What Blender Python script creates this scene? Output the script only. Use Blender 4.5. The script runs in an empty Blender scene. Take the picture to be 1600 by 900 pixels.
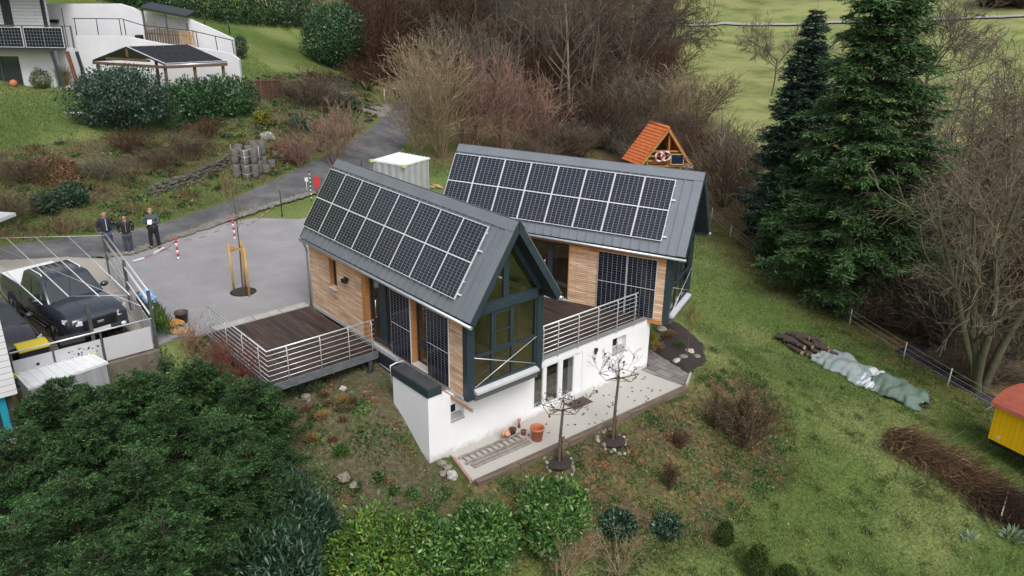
import bpy, bmesh, math, random
import numpy as np
from mathutils import Vector, Matrix
random.seed(7)
SC = bpy.context.scene
COL = SC.collection
R_ = math.radians
# ------------------------------------------------------------------ camera numbers (solved from the house geometry)
CAM = np.array([23.855, -13.133, 12.761]); FPX = 1272.5
RT = np.array([0.65426252, 0.75616317, 0.0125622]); UP = np.array([-0.28574419, 0.23178956, 0.92985152]); FW = np.array([-0.70020769, 0.61195658, -0.36772046])

# ------------------------------------------------------------------ materials
MATS = {}
def nodes_of(m):
    m.use_nodes = True
    nt = m.node_tree
    b = nt.nodes.get('Principled BSDF')
    return nt, b
def lnk(nt, a, b): nt.links.new(a, b)
def mat(name, c, rough=0.7, metal=0.0, var=0.0, scale=4.0, bump=0.0, bscale=30.0, spec=0.5, c2=None, detail=5.0, coat=0.0, attr=None, stretch=None):
    """plain procedural surface: colour broken up by two octaves of noise, optional bump, optional per-leaf colour attribute"""
    if name in MATS: return MATS[name]
    m = bpy.data.materials.new(name); nt, b = nodes_of(m)
    b.inputs['Roughness'].default_value = rough; b.inputs['Metallic'].default_value = metal
    b.inputs['Specular IOR Level'].default_value = spec
    b.inputs['Coat Weight'].default_value = coat
    b.inputs['Base Color'].default_value = (*c, 1)
    tc = nt.nodes.new('ShaderNodeTexCoord'); src = tc.outputs['Object']
    if stretch:
        mp = nt.nodes.new('ShaderNodeMapping'); mp.inputs['Scale'].default_value = stretch
        lnk(nt, src, mp.inputs['Vector']); src = mp.outputs['Vector']
    out = None
    if var > 0 or c2:
        n = nt.nodes.new('ShaderNodeTexNoise'); n.inputs['Scale'].default_value = scale; n.inputs['Detail'].default_value = detail
        n.inputs['Roughness'].default_value = 0.65
        lnk(nt, src, n.inputs['Vector'])
        r = nt.nodes.new('ShaderNodeValToRGB')
        a = c if c2 else tuple(max(0, x*(1-var)) for x in c); z = c2 if c2 else tuple(min(1, x*(1+var)) for x in c)
        r.color_ramp.elements[0].position = 0.32; r.color_ramp.elements[1].position = 0.68
        r.color_ramp.elements[0].color = (*a, 1); r.color_ramp.elements[1].color = (*z, 1)
        lnk(nt, n.outputs['Fac'], r.inputs['Fac']); out = r.outputs['Color']
    if attr:
        at_ = nt.nodes.new('ShaderNodeAttribute'); at_.attribute_name = attr
        if out is None: out = at_.outputs['Color']
        else:
            mx = nt.nodes.new('ShaderNodeMix'); mx.data_type = 'RGBA'; mx.blend_type = 'MULTIPLY'; mx.inputs[0].default_value = 1
            lnk(nt, out, mx.inputs[6]); lnk(nt, at_.outputs['Color'], mx.inputs[7]); out = mx.outputs[2]
    if out is not None: lnk(nt, out, b.inputs['Base Color'])
    if bump > 0:
        n2 = nt.nodes.new('ShaderNodeTexNoise'); n2.inputs['Scale'].default_value = bscale; n2.inputs['Detail'].default_value = 4
        lnk(nt, src, n2.inputs['Vector'])
        bp = nt.nodes.new('ShaderNodeBump'); bp.inputs['Strength'].default_value = bump; bp.inputs['Distance'].default_value = 0.03
        lnk(nt, n2.outputs['Fac'], bp.inputs['Height']); lnk(nt, bp.outputs['Normal'], b.inputs['Normal'])
    MATS[name] = m
    return m
def leafmat(name, rough=0.55, trans=0.25, spec=0.4):
    """leaves / needles: colour comes from the 'Col' attribute (each leaf its own tint), a little light passes through"""
    if name in MATS: return MATS[name]
    m = bpy.data.materials.new(name); nt, b = nodes_of(m)
    b.inputs['Roughness'].default_value = rough; b.inputs['Specular IOR Level'].default_value = spec
    a = nt.nodes.new('ShaderNodeAttribute'); a.attribute_name = 'Col'
    lnk(nt, a.outputs['Color'], b.inputs['Base Color'])
    if trans > 0:
        t = nt.nodes.new('ShaderNodeBsdfTranslucent'); lnk(nt, a.outputs['Color'], t.inputs['Color'])
        mx = nt.nodes.new('ShaderNodeMixShader'); mx.inputs[0].default_value = trans
        lnk(nt, b.outputs[0], mx.inputs[1]); lnk(nt, t.outputs[0], mx.inputs[2])
        lnk(nt, mx.outputs[0], nt.nodes['Material Output'].inputs['Surface'])
    MATS[name] = m
    return m
def glassmat(name, tint=(0.8, 0.85, 0.85), rough=0.02, ior=1.5, boost=1.0):
    if name in MATS: return MATS[name]
    m = bpy.data.materials.new(name); nt, b = nodes_of(m); nt.nodes.remove(b)
    t = nt.nodes.new('ShaderNodeBsdfTransparent'); t.inputs['Color'].default_value = (*tint, 1)
    g = nt.nodes.new('ShaderNodeBsdfGlossy'); g.inputs['Roughness'].default_value = rough; g.inputs['Color'].default_value = (1, 1, 1, 1)
    # Schlick reflectance, the same from both sides of the pane
    f = nt.nodes.new('ShaderNodeLayerWeight'); f.inputs['Blend'].default_value = .5
    pw = nt.nodes.new('ShaderNodeMath'); pw.operation = 'POWER'; pw.inputs[1].default_value = 5; lnk(nt, f.outputs['Facing'], pw.inputs[0])
    r0 = ((ior - 1) / (ior + 1)) ** 2 * boost
    mu = nt.nodes.new('ShaderNodeMath'); mu.operation = 'MULTIPLY_ADD'; mu.inputs[1].default_value = 1 - r0; mu.inputs[2].default_value = r0; mu.use_clamp = True
    lnk(nt, pw.outputs[0], mu.inputs[0])
    mx = nt.nodes.new('ShaderNodeMixShader')
    lnk(nt, mu.outputs[0], mx.inputs[0]); lnk(nt, t.outputs[0], mx.inputs[1]); lnk(nt, g.outputs[0], mx.inputs[2])
    lnk(nt, mx.outputs[0], nt.nodes['Material Output'].inputs['Surface'])
    MATS[name] = m
    return m

# ------------------------------------------------------------------ objects, properties
ORI = {}
def tag(o, label=None, cat=None, group=None, kind=None):
    if label: o['label'] = label
    if cat: o['category'] = cat
    if group: o['group'] = group
    if kind: o['kind'] = kind
    return o
def thing(name, loc, label, cat, rz=0.0, group=None):
    o = bpy.data.objects.new(name, None); COL.objects.link(o)
    o.empty_display_size = 0.3
    o.location = loc; o.rotation_euler = (0, 0, rz)
    ORI[o.name] = np.array(loc, float)
    return tag(o, label, cat, group)
def link_mesh(name, me, mats, parent=None, origin=None):
    o = bpy.data.objects.new(name, me); COL.objects.link(o)
    for m in (mats if isinstance(mats, (list, tuple)) else [mats]): me.materials.append(m)
    if parent is not None:
        o.parent = parent; ORI[o.name] = ORI[parent.name]
    elif origin is not None:
        o.location = origin; ORI[o.name] = np.array(origin, float)
    else: ORI[o.name] = np.zeros(3)
    return o
def copy_tree(o, parent=None):
    c = o.copy(); COL.objects.link(c)
    ORI[c.name] = ORI[o.name]
    if parent is not None: c.parent = parent
    for ch in list(o.children): copy_tree(ch, c)
    return c
def rotz(a): c, s = math.cos(a), math.sin(a); return np.array([[c, -s, 0], [s, c, 0], [0, 0, 1.0]])
def frame_from(d, upv=(0, 0, 1)):
    d = np.array(d, float); d /= np.linalg.norm(d); u = np.array(upv, float)
    if abs(d @ u) > 0.98: u = np.array([1.0, 0, 0])
    x = np.cross(u, d); x /= np.linalg.norm(x); y = np.cross(d, x)
    return np.stack([x, y, d], 1)
class MB:
    """collects shapes; build() links them as ONE mesh object"""
    def __init__(s): s.V = []; s.F = []; s.M = []; s.n = 0; s.S = []; s.UV = {}
    def add(s, V, F, mi=0, smooth=False):
        V = [tuple(map(float, v)) for v in V]
        s.V += V
        for f in F: s.F.append(tuple(i + s.n for i in f)); s.M.append(mi); s.S.append(smooth)
        s.n += len(V); return s
    def box(s, x0, y0, z0, x1, y1, z1, mi=0):
        V = [(x0, y0, z0), (x1, y0, z0), (x1, y1, z0), (x0, y1, z0), (x0, y0, z1), (x1, y0, z1), (x1, y1, z1), (x0, y1, z1)]
        F = [(0, 3, 2, 1), (4, 5, 6, 7), (0, 1, 5, 4), (1, 2, 6, 5), (2, 3, 7, 6), (3, 0, 4, 7)]
        return s.add(V, F, mi)
    def obox(s, c, size, R=None, mi=0):
        R = np.eye(3) if R is None else np.array(R); h = np.array(size) / 2; c = np.array(c, float)
        q = [(-1, -1, -1), (1, -1, -1), (1, 1, -1), (-1, 1, -1), (-1, -1, 1), (1, -1, 1), (1, 1, 1), (-1, 1, 1)]
        V = [c + R @ (h * np.array(k)) for k in q]
        F = [(0, 3, 2, 1), (4, 5, 6, 7), (0, 1, 5, 4), (1, 2, 6, 5), (2, 3, 7, 6), (3, 0, 4, 7)]
        return s.add(V, F, mi)
    def bar(s, p, q, w, h, mi=0, up=(0, 0, 1)):
        p = np.array(p, float); q = np.array(q, float); Fm = frame_from(q - p, up)
        return s.obox((p + q) / 2, (w, h, np.linalg.norm(q - p)), Fm, mi)
    def tube(s, pts, r, n=8, mi=0, cap=True, smooth=True):
        P = [np.array(p, float) for p in pts]; k = len(P); rr = r if isinstance(r, (list, tuple)) else [r] * k
        V = []; F = []
        for i, p in enumerate(P):
            d = (P[min(i + 1, k - 1)] - P[max(i - 1, 0)]); fm = frame_from(d)
            for j in range(n):
                a = 2 * math.pi * j / n; V.append(p + rr[i] * (math.cos(a) * fm[:, 0] + math.sin(a) * fm[:, 1]))
        for i in range(k - 1):
            for j in range(n):
                a = i * n + j; b = i * n + (j + 1) % n; F.append((a, b, b + n, a + n))
        s.add(V, F, mi, smooth)
        if cap:
            s.F.append(tuple(s.n - n * k + j for j in reversed(range(n)))); s.M.append(mi); s.S.append(False)
            s.F.append(tuple(s.n - n + j for j in range(n))); s.M.append(mi); s.S.append(False)
        return s
    def prism(s, poly, z0, z1, mi=0):
        a = sum(poly[i][0] * poly[(i + 1) % len(poly)][1] - poly[(i + 1) % len(poly)][0] * poly[i][1] for i in range(len(poly)))
        if a < 0: poly = poly[::-1]
        k = len(poly); V = [(p[0], p[1], z0) for p in poly] + [(p[0], p[1], z1) for p in poly]
        F = [tuple(reversed(range(k))), tuple(range(k, 2 * k))] + [(i, (i + 1) % k, k + (i + 1) % k, k + i) for i in range(k)]
        return s.add(V, F, mi)
    def extrude(s, poly, vec, mi=0):
        P = [np.array(p, float) for p in poly]; v = np.array(vec, float); k = len(P)
        nrm = sum((np.cross(P[i], P[(i + 1) % k]) for i in range(k)), np.zeros(3))
        if nrm @ v < 0: P = P[::-1]
        V = P + [p + v for p in P]
        F = [tuple(reversed(range(k))), tuple(range(k, 2 * k))] + [(i, (i + 1) % k, k + (i + 1) % k, k + i) for i in range(k)]
        return s.add(V, F, mi)
    def quad(s, a, b, c, d, mi=0): return s.add([a, b, c, d], [(0, 1, 2, 3)], mi)
    def lathe(s, prof, c, n=20, mi=0, smooth=True, capb=True, capt=False):
        V = []; F = []; k = len(prof)
        for r, z in prof:
            for j in range(n):
                a = 2 * math.pi * j / n; V.append((c[0] + r * math.cos(a), c[1] + r * math.sin(a), c[2] + z))
        for i in range(k - 1):
            for j in range(n):
                a = i * n + j; b = i * n + (j + 1) % n; F.append((a, b, b + n, a + n))
        if capb: F.append(tuple(reversed(range(n))))
        if capt: F.append(tuple((k - 1) * n + j for j in range(n)))
        return s.add(V, F, mi, smooth)
    def ball(s, c, r, n=10, m=7, mi=0, R=None, jit=0.0, rng=None):
        r = (r, r, r) if not isinstance(r, (tuple, list)) else r
        V = []; F = []; R = np.eye(3) if R is None else np.array(R); c = np.array(c, float)
        V.append((0, 0, -1))
        for i in range(1, m):
            t = math.pi * i / m
            for j in range(n): p = 2 * math.pi * j / n; V.append((math.sin(t) * math.cos(p), math.sin(t) * math.sin(p), -math.cos(t)))
        V.append((0, 0, 1)); T = len(V) - 1
        for j in range(n): F.append((0, 1 + (j + 1) % n, 1 + j))
        for i in range(m - 2):
            for j in range(n):
                a = 1 + i * n + j; b = 1 + i * n + (j + 1) % n; F.append((a, b, b + n, a + n))
        for j in range(n): F.append((1 + (m - 2) * n + j, 1 + (m - 2) * n + (j + 1) % n, T))
        W = []
        for v in V:
            k = 1 + (rng.uniform(-jit, jit) if jit else 0)
            W.append(c + R @ (np.array(v) * np.array(r) * k))
        return s.add(W, F, mi, True)
    def build(s, name, mats, parent=None, world=True, origin=None, bevel=0.0, smooth=None):
        V = s.V
        if parent is not None and world: o_ = ORI[parent.name]
        elif origin is not None and world: o_ = np.array(origin, float)
        else: o_ = None
        if o_ is not None: V = [(v[0] - o_[0], v[1] - o_[1], v[2] - o_[2]) for v in V]
        me = bpy.data.meshes.new(name); me.from_pydata(V, [], s.F)
        me.polygons.foreach_set('material_index', s.M)
        me.polygons.foreach_set('use_smooth', s.S if smooth is None else [smooth] * len(s.F))
        me.update()
        o = link_mesh(name, me, mats, parent, origin)
        if bevel > 0:
            b = o.modifiers.new('bevel', 'BEVEL'); b.width = bevel; b.segments = 2; b.limit_method = 'ANGLE'; b.angle_limit = R_(40)
        return o
def np_mesh(name, V, F, mats, col=None, parent=None, origin=None, smooth=False):
    """fast mesh from numpy arrays; F is (n,3) or (n,4); col = per-vertex rgb"""
    V = np.asarray(V, np.float32); F = np.asarray(F, np.int32); n, k = F.shape
    me = bpy.data.meshes.new(name)
    me.vertices.add(len(V)); me.vertices.foreach_set('co', V.ravel())
    me.loops.add(n * k); me.loops.foreach_set('vertex_index', F.ravel())
    me.polygons.add(n); me.polygons.foreach_set('loop_start', np.arange(0, n * k, k, dtype=np.int32))
    me.polygons.foreach_set('loop_total', np.full(n, k, np.int32))
    if smooth: me.polygons.foreach_set('use_smooth', np.ones(n, bool))
    if col is not None:
        a = me.color_attributes.new('Col', 'FLOAT_COLOR', 'POINT')
        a.data.foreach_set('color', np.c_[np.asarray(col, np.float32), np.ones(len(V), np.float32)].ravel())
    me.update(calc_edges=True); me.validate()
    return link_mesh(name, me, mats, parent, origin)
# ------------------------------------------------------------------ terrain: smooth surface through chosen heights (x, y, z)
CP=[# x,y,z
# yard plateau
(-11,-7,1.85),(-11,0,1.85),(-7,-5,1.85),(-6,3,1.85),(-2,-4,1.85),(-2,2,1.85),(0,6,1.85),(-3,8,1.85),(-12,6,1.85),(0,0,1.85),(3,1,1.85),(3,6,1.85),(-1,-1.5,1.85),(-7,-8,1.85),(-3,-8,1.85),(-7,-13,1.85),(-2,-13,1.85),(-13,-12,1.85),(-1.2,-10,1.85),(-1.0,-7,1.85),(-4.5,0,1.85),
# retaining drop
(0.9,-8,0.1),(0.9,-11,0.0),(1.2,-14,-0.2),(1.0,-6.8,0.6),
# garden bed slope
(-0.6,-5.4,1.7),(1.5,-5.6,1.2),(2,-3,1.3),(4.2,-3,1.15),(4.3,-5.3,0.75),(6.3,-2.3,1.15),(7.2,-2.3,0.55),(8.0,-2.3,0.0),(7,-4,0.1),(8.2,-4,-0.5),(5.5,-6,0.2),(3.5,-8,-0.1),(7,-7.5,-0.7),(9.5,-5,-1.2),(10,-8,-1.5),(7,-11,-1.1),(3,-12,-0.4),
# patio
(8.4,-1.5,-0.06),(9.5,-1.7,-0.06),(8.4,2,-0.06),(9.6,1.5,-0.06),(9.7,4.5,-0.06),(9.7,7,-0.06),(8.4,6.8,-0.06),(8.4,4,-0.06),(7.0,8.2,-0.02),(9,8.2,-0.06),
(7.7,1,-0.1),(7.7,5,-0.1),
# bank below patio
(9.4,-2.6,-0.3),(10.7,-2.4,-0.75),(10.8,1,-0.6),(10.8,4,-0.55),(10.8,7,-0.5),(12.2,-0.5,-1.35),(12.3,4,-1.25),(12.2,7,-1.1),(10.5,9.3,-0.45),
# lawn
(13,10,-1.4),(12,14,-1.5),(9,18,-1.5),(4,20,-1.4),(-2,24,-1.2),(18,9,-2.6),(15.5,5,-2.2),(14,1,-2.0),(17,13,-2.1),(22,14,-2.6),(13,-5,-1.9),(11,-12,-1.7),(20,0,-3.0),(25,8,-3.2),(20,-14,-3),(16,-8,-2.6),
(7,9.8,0.15),(8.5,9.6,0.0),(3.5,10,1.2),(6.5,12.5,-0.7),(2,15,0.1),(-2,12,1.5),(-3,18,0.4),(-9,22,0.4),(0,20,-0.6),
# beyond fence / stream
(13,20,-2.3),(17,19,-2.4),(8,24,-2.2),(10,27,-2.2),(5,29,-1.8),(-5,32,-1.2),(-14,34,-0.9),(25,22,-2.8),(16,30,-2.0),(28,34,-2.2),
# along road
(-16,9,1.85),(-19,13.7,1.85),(-28,20,1.85),(-37.8,27,1.9),(-46,32,2.2),(-14,-2,1.9),(-15.5,-9,1.95),(-20,-16,2.3),(-16,15,1.5),(-25,26,1.0),(-34,33,1.2),(-15,24,0.5),
# far valley
(-30,45,0.3),(-25,60,0.3),(0,50,-1.2),(35,50,-1.5),(10,70,-0.6),(-45,75,1.2),(-70,110,4.3),(-25,105,3.6),(30,90,1.5),(-100,150,10),(-40,150,9),(20,140,7),(-130,220,22),(-40,230,24),(60,200,20),(90,120,8),(70,60,0),(-160,330,48),(40,330,48),(-260,260,50),
# left hillside, plus an unseen far slope raised to darken the panels' reflections
(-17.5,-3,2.4),(-16.5,2,2.2),(-20,4.5,2.8),(-19.5,-5,3.1),(-22,-9,3.9),(-25,0.7,4.0),(-24,7,3.4),(-29,6,4.5),(-38,-1,5.0),(-34,-6,4.9),(-30,-3,4.6),(-28,-12,5.0),(-33,13,4.6),(-41,10,6.0),(-31,16,3.2),(-37,21,3.4),(-46,24,4.6),(-47,14,7.2),(-55,25,7.5),(-50,5,7.5),(-48,-5,7.5),(-60,15,9.8),(-70,30,12),(-62,45,7),(-80,60,13),(-90,20,18),(-70,-10,14),(-60,-30,12),(-80,-46,34),(-98,-45,50),(-80,-75,38),(-125,-10,50),(-60,-90,30),(-110,-70,52),(-40,-30,8),(-120,80,26),(-150,20,36),(-150,130,34),(-200,150,52),(-20,-28,3.5),(0,-26,1),(15,-28,-1.8),(-230,40,60),(-120,-60,30)]
CP=np.array(CP,float)
def _phi(r2,s=1.0): return np.sqrt(r2+s)*-1.0
def fit():
    X=CP[:,:2];n=len(X)
    r2=((X[:,None]-X[None])**2).sum(-1)
    K=_phi(r2)+np.eye(n)*-0.0
    A=np.block([[K,np.c_[np.ones(n),X]],[np.c_[np.ones(n),X].T,np.zeros((3,3))]])
    b=np.r_[CP[:,2],0,0,0]
    return np.linalg.solve(A,b)
W=fit()
def hz0(x,y):
    x=np.asarray(x,float);y=np.asarray(y,float);sh=x.shape
    P=np.c_[x.ravel(),y.ravel()];out=np.empty(len(P))
    for i in range(0,len(P),20000):
        q=P[i:i+20000]
        r2=((q[:,None]-CP[None,:,:2])**2).sum(-1)
        out[i:i+20000]=_phi(r2)@W[:-3]+W[-3]+q@W[-2:]
    return out.reshape(sh)
def sdist(poly, x, y):
    """signed distance to a polygon, negative inside"""
    P = np.array(poly, float); x = np.asarray(x, float); y = np.asarray(y, float)
    d = np.full(x.shape, 1e18); ins = np.zeros(x.shape, bool)
    for i in range(len(P)):
        a = P[i]; b = P[(i + 1) % len(P)]; e = b - a
        t = np.clip(((x - a[0]) * e[0] + (y - a[1]) * e[1]) / (e @ e), 0, 1)
        d = np.minimum(d, (x - a[0] - t * e[0])**2 + (y - a[1] - t * e[1])**2)
        c = (a[1] > y) != (b[1] > y)
        with np.errstate(divide='ignore', invalid='ignore'):
            ins ^= c & (x < (b[0] - a[0]) * (y - a[1]) / (b[1] - a[1] if b[1] != a[1] else 1e-9) + a[0])
    return np.where(ins, -1, 1) * np.sqrt(d)
YARD = [(-9.4, -4.4), (-11.2, 0.7), (-13.5, 7.6), (-12, 9), (-6, 6), (0.5, 3.6), (0.5, -1.2), (-0.25, -1.4), (-0.3, -4.9), (-0.2, -6.5), (-9.6, -6.0)]
PARK = [(-0.15, -6.6), (-9.7, -5.6), (-11, -6.5), (-12.5, -14), (-0.15, -14)]
PATIO = [(8.0, -1.72), (9.55, -1.85), (9.72, 2.0), (9.85, 6.9), (9.35, 7.6), (7.2, 8.0), (7.6, 6.8), (7.6, -1.7)]
FLAT = [(YARD, 1.78, 0.6), (PARK, 1.78, 0.35), (PATIO, -0.08, 0.25)]
def smooth01(t): t = np.clip(t, 0, 1); return t * t * (3 - 2 * t)
def hz(x, y):
    x = np.asarray(x, float); y = np.asarray(y, float); z = hz0(x, y)
    for poly, zp, fall in FLAT:
        w = smooth01(1 - np.maximum(sdist(poly, x, y), 0) / fall); z = z * (1 - w) + zp * w
    return z
def gz(x, y): return float(hz(np.array([x]), np.array([y]))[0])
def ray(px, py):
    v = FW * FPX + RT * (px - 800) - UP * (py - 450); return v / np.linalg.norm(v)
def at_z(px, py, z):
    v = ray(px, py); return CAM + v * ((z - CAM[2]) / v[2])
def hit(px, py, t0=16.0, tmax=420.0):
    """where the line of sight of a photograph pixel meets the ground"""
    v = ray(px, py); t = np.concatenate([np.arange(t0, 120, .2), np.arange(120, tmax, .8)]); X = CAM + v * t[:, None]
    g = X[:, 2] - hz(X[:, 0], X[:, 1]); i = int(np.argmax(g < 0))
    if g[i] >= 0: raise ValueError('no ground at %s' % ((px, py),))
    a = t[i-1] + (t[i] - t[i-1]) * g[i-1] / (g[i-1] - g[i]); X = CAM + v * a
    return np.array([X[0], X[1], gz(X[0], X[1])])
def top_at(px, py, ztop):
    X = at_z(px, py, ztop); return X
# value noise for numpy (used for ground relief and zones)
def vnoise(x, y, s, seed=0):
    rs = np.random.RandomState(seed); T = rs.rand(256, 256)
    u = x * s; v = y * s; i = np.floor(u).astype(int); j = np.floor(v).astype(int); fu = smooth01(u - i); fv = smooth01(v - j)
    g = lambda a, b: T[a % 256, b % 256]
    return (g(i, j) * (1 - fu) + g(i + 1, j) * fu) * (1 - fv) + (g(i, j + 1) * (1 - fu) + g(i + 1, j + 1) * fu) * fv
def axis(lo, hi, f0, f1, st, gr):
    a = list(np.arange(f0, f1, st)); s = st; c = a[-1]
    while c < hi: s = min(s * gr, 6.0); c += s; a.append(c)
    s = st; c = a[0]
    while c > lo: s = min(s * gr, 6.0); c -= s; a.insert(0, c)
    return np.array(a)
GX = axis(-330, 150, -17, 23, 0.3, 1.045); GY = axis(-70, 430, -13, 26, 0.3, 1.045)
XX, YY = np.meshgrid(GX, GY, indexing='ij')
ZZ = hz(XX, YY)
# small relief away from built surfaces
flatm = np.ones_like(ZZ)
for poly, _, _ in FLAT: flatm = np.minimum(flatm, smooth01(sdist(poly, XX, YY) / 1.0))
def pxpoly(pts): return [tuple(hit(*p)[:2]) for p in pts]
ROAD_UP = pxpoly([(-60, 394), (0, 386), (80, 377), (150, 368), (210, 359), (260, 349), (310, 332), (360, 313), (420, 287), (460, 268), (500, 248), (545, 223), (580, 200), (600, 183), (612, 170), (628, 158), (648, 150)])
ROAD_LO = pxpoly([(-60, 448), (0, 437), (80, 416), (140, 404), (200, 399), (260, 377), (320, 358), (355, 346), (440, 318), (500, 301), (560, 284), (600, 262), (622, 240), (640, 215), (655, 192), (664, 176), (672, 162)])
ROADP = ROAD_UP + ROAD_LO[::-1]
flatm = np.minimum(flatm, smooth01(sdist(ROADP, XX, YY) / 1.0))
near = smooth01(1 - (np.hypot(XX - 8, YY - 5) - 60) / 60)
ZZ = ZZ + flatm * (0.10 * (vnoise(XX, YY, 0.9, 1) - .5) + 0.06 * (vnoise(XX, YY, 2.3, 2) - .5) + (1 - near) * 1.2 * (vnoise(XX, YY, .05, 3) - .5))
# zones painted from plan outlines: R grass, G dry/yellow, B leaf litter
def zone(poly, soft): return smooth01(0.5 - sdist(poly, XX, YY) / (2 * soft))
WOB = lambda s, a, k: a * (vnoise(XX, YY, s, k) - .5)
BED = [(-0.5, -5.2), (0.8, -6.8), (3.5, -7.5), (7.5, -7.5), (9.6, -4.6), (9.6, -2.2), (8.1, -1.9), (8.1, -0.5), (0, -0.5)]
BANK = [(9.0, -2.4), (9.4, -3.8), (11.5, -3), (13.3, 0.5), (13.6, 4), (13.4, 7.6), (12.4, 8.8), (10.4, 10.2), (9.4, 8.3), (9.7, 6.5), (9.4, -1)]
FENCE = pxpoly([(1080, 320), (1112, 345), (1140, 372), (1180, 402), (1240, 447), (1290, 484), (1330, 508), (1410, 560), (1500, 612), (1600, 672)])
WOODR = FENCE + pxpoly([(1700, 500), (1700, 330), (1560, 330), (1450, 310), (1380, 300), (1150, 280)])
WOODC = pxpoly([(600, 178), (665, 165), (680, 260), (900, 250), (1130, 330), (1190, 260), (1110, 190), (1040, 120), (1010, 30)]) + [(-95, 120), (-150, 60), (-60, 28), (-48, 30)]
BANKL = pxpoly([(-60, 392), (150, 362), (260, 345), (430, 280), (560, 210), (600, 170), (545, 120), (420, 115), (330, 190), (150, 215), (0, 235), (-100, 240)])
def wz(poly, soft, amp=1.0, s=.6, seed=5): return smooth01(0.5 - (sdist(poly, XX, YY) + WOB(s, amp, seed)) / (2 * soft))
n1 = vnoise(XX, YY, .35, 11); n2 = vnoise(XX, YY, 1.1, 12); n3 = vnoise(XX, YY, .12, 13)
bed = wz(BED, .3, .5); bank = wz(BANK, .8, 1.4); wr = wz(WOODR, 1.2, 2.5); wc = wz(WOODC, 3, 4, .3); bl = wz(BANKL, .6, 1.0)
soil = np.clip(np.maximum.reduce([bed * .97, bank * (.55 + .45 * smooth01((n2 - .35) * 3)), wr * .8, wc * .9, bl * (.30 + .70 * smooth01((n1 * .6 + n2 * .4 - .34) * 4))]), 0, 1)
fence_d = sdist(WOODR, XX, YY)
litter = np.clip(np.maximum.reduce([wr, wc * .8, bank * .75, bl * .4 * n2 * 2, smooth01(1 - (fence_d + WOB(.8, 2, 9)) / 3.2) * (fence_d > -1) * .95]), 0, 1)
far = smooth01((np.hypot(XX - 24, YY + 13) - 45) / 45)
dry = np.clip(.26 + .5 * (n3 - .4) + .50 * far * (YY > 25) * (.6 + .8 * vnoise(XX, YY, .03, 14)) + .38 * smooth01((n1 - .5) * 4), 0, 1)
lawnL = wz(pxpoly([(-80, 150), (-80, 240), (60, 232), (160, 200), (130, 140)]) , 1.5, 1)
dry = dry * (1 - .7 * lawnL); soil = soil * (1 - .9 * lawnL)
zcol = np.stack([1 - soil, dry, litter], -1)
nx, ny = XX.shape
idx = np.arange(nx * ny).reshape(nx, ny)
TF = np.stack([idx[:-1, :-1], idx[1:, :-1], idx[1:, 1:], idx[:-1, 1:]], -1).reshape(-1, 4)
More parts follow.
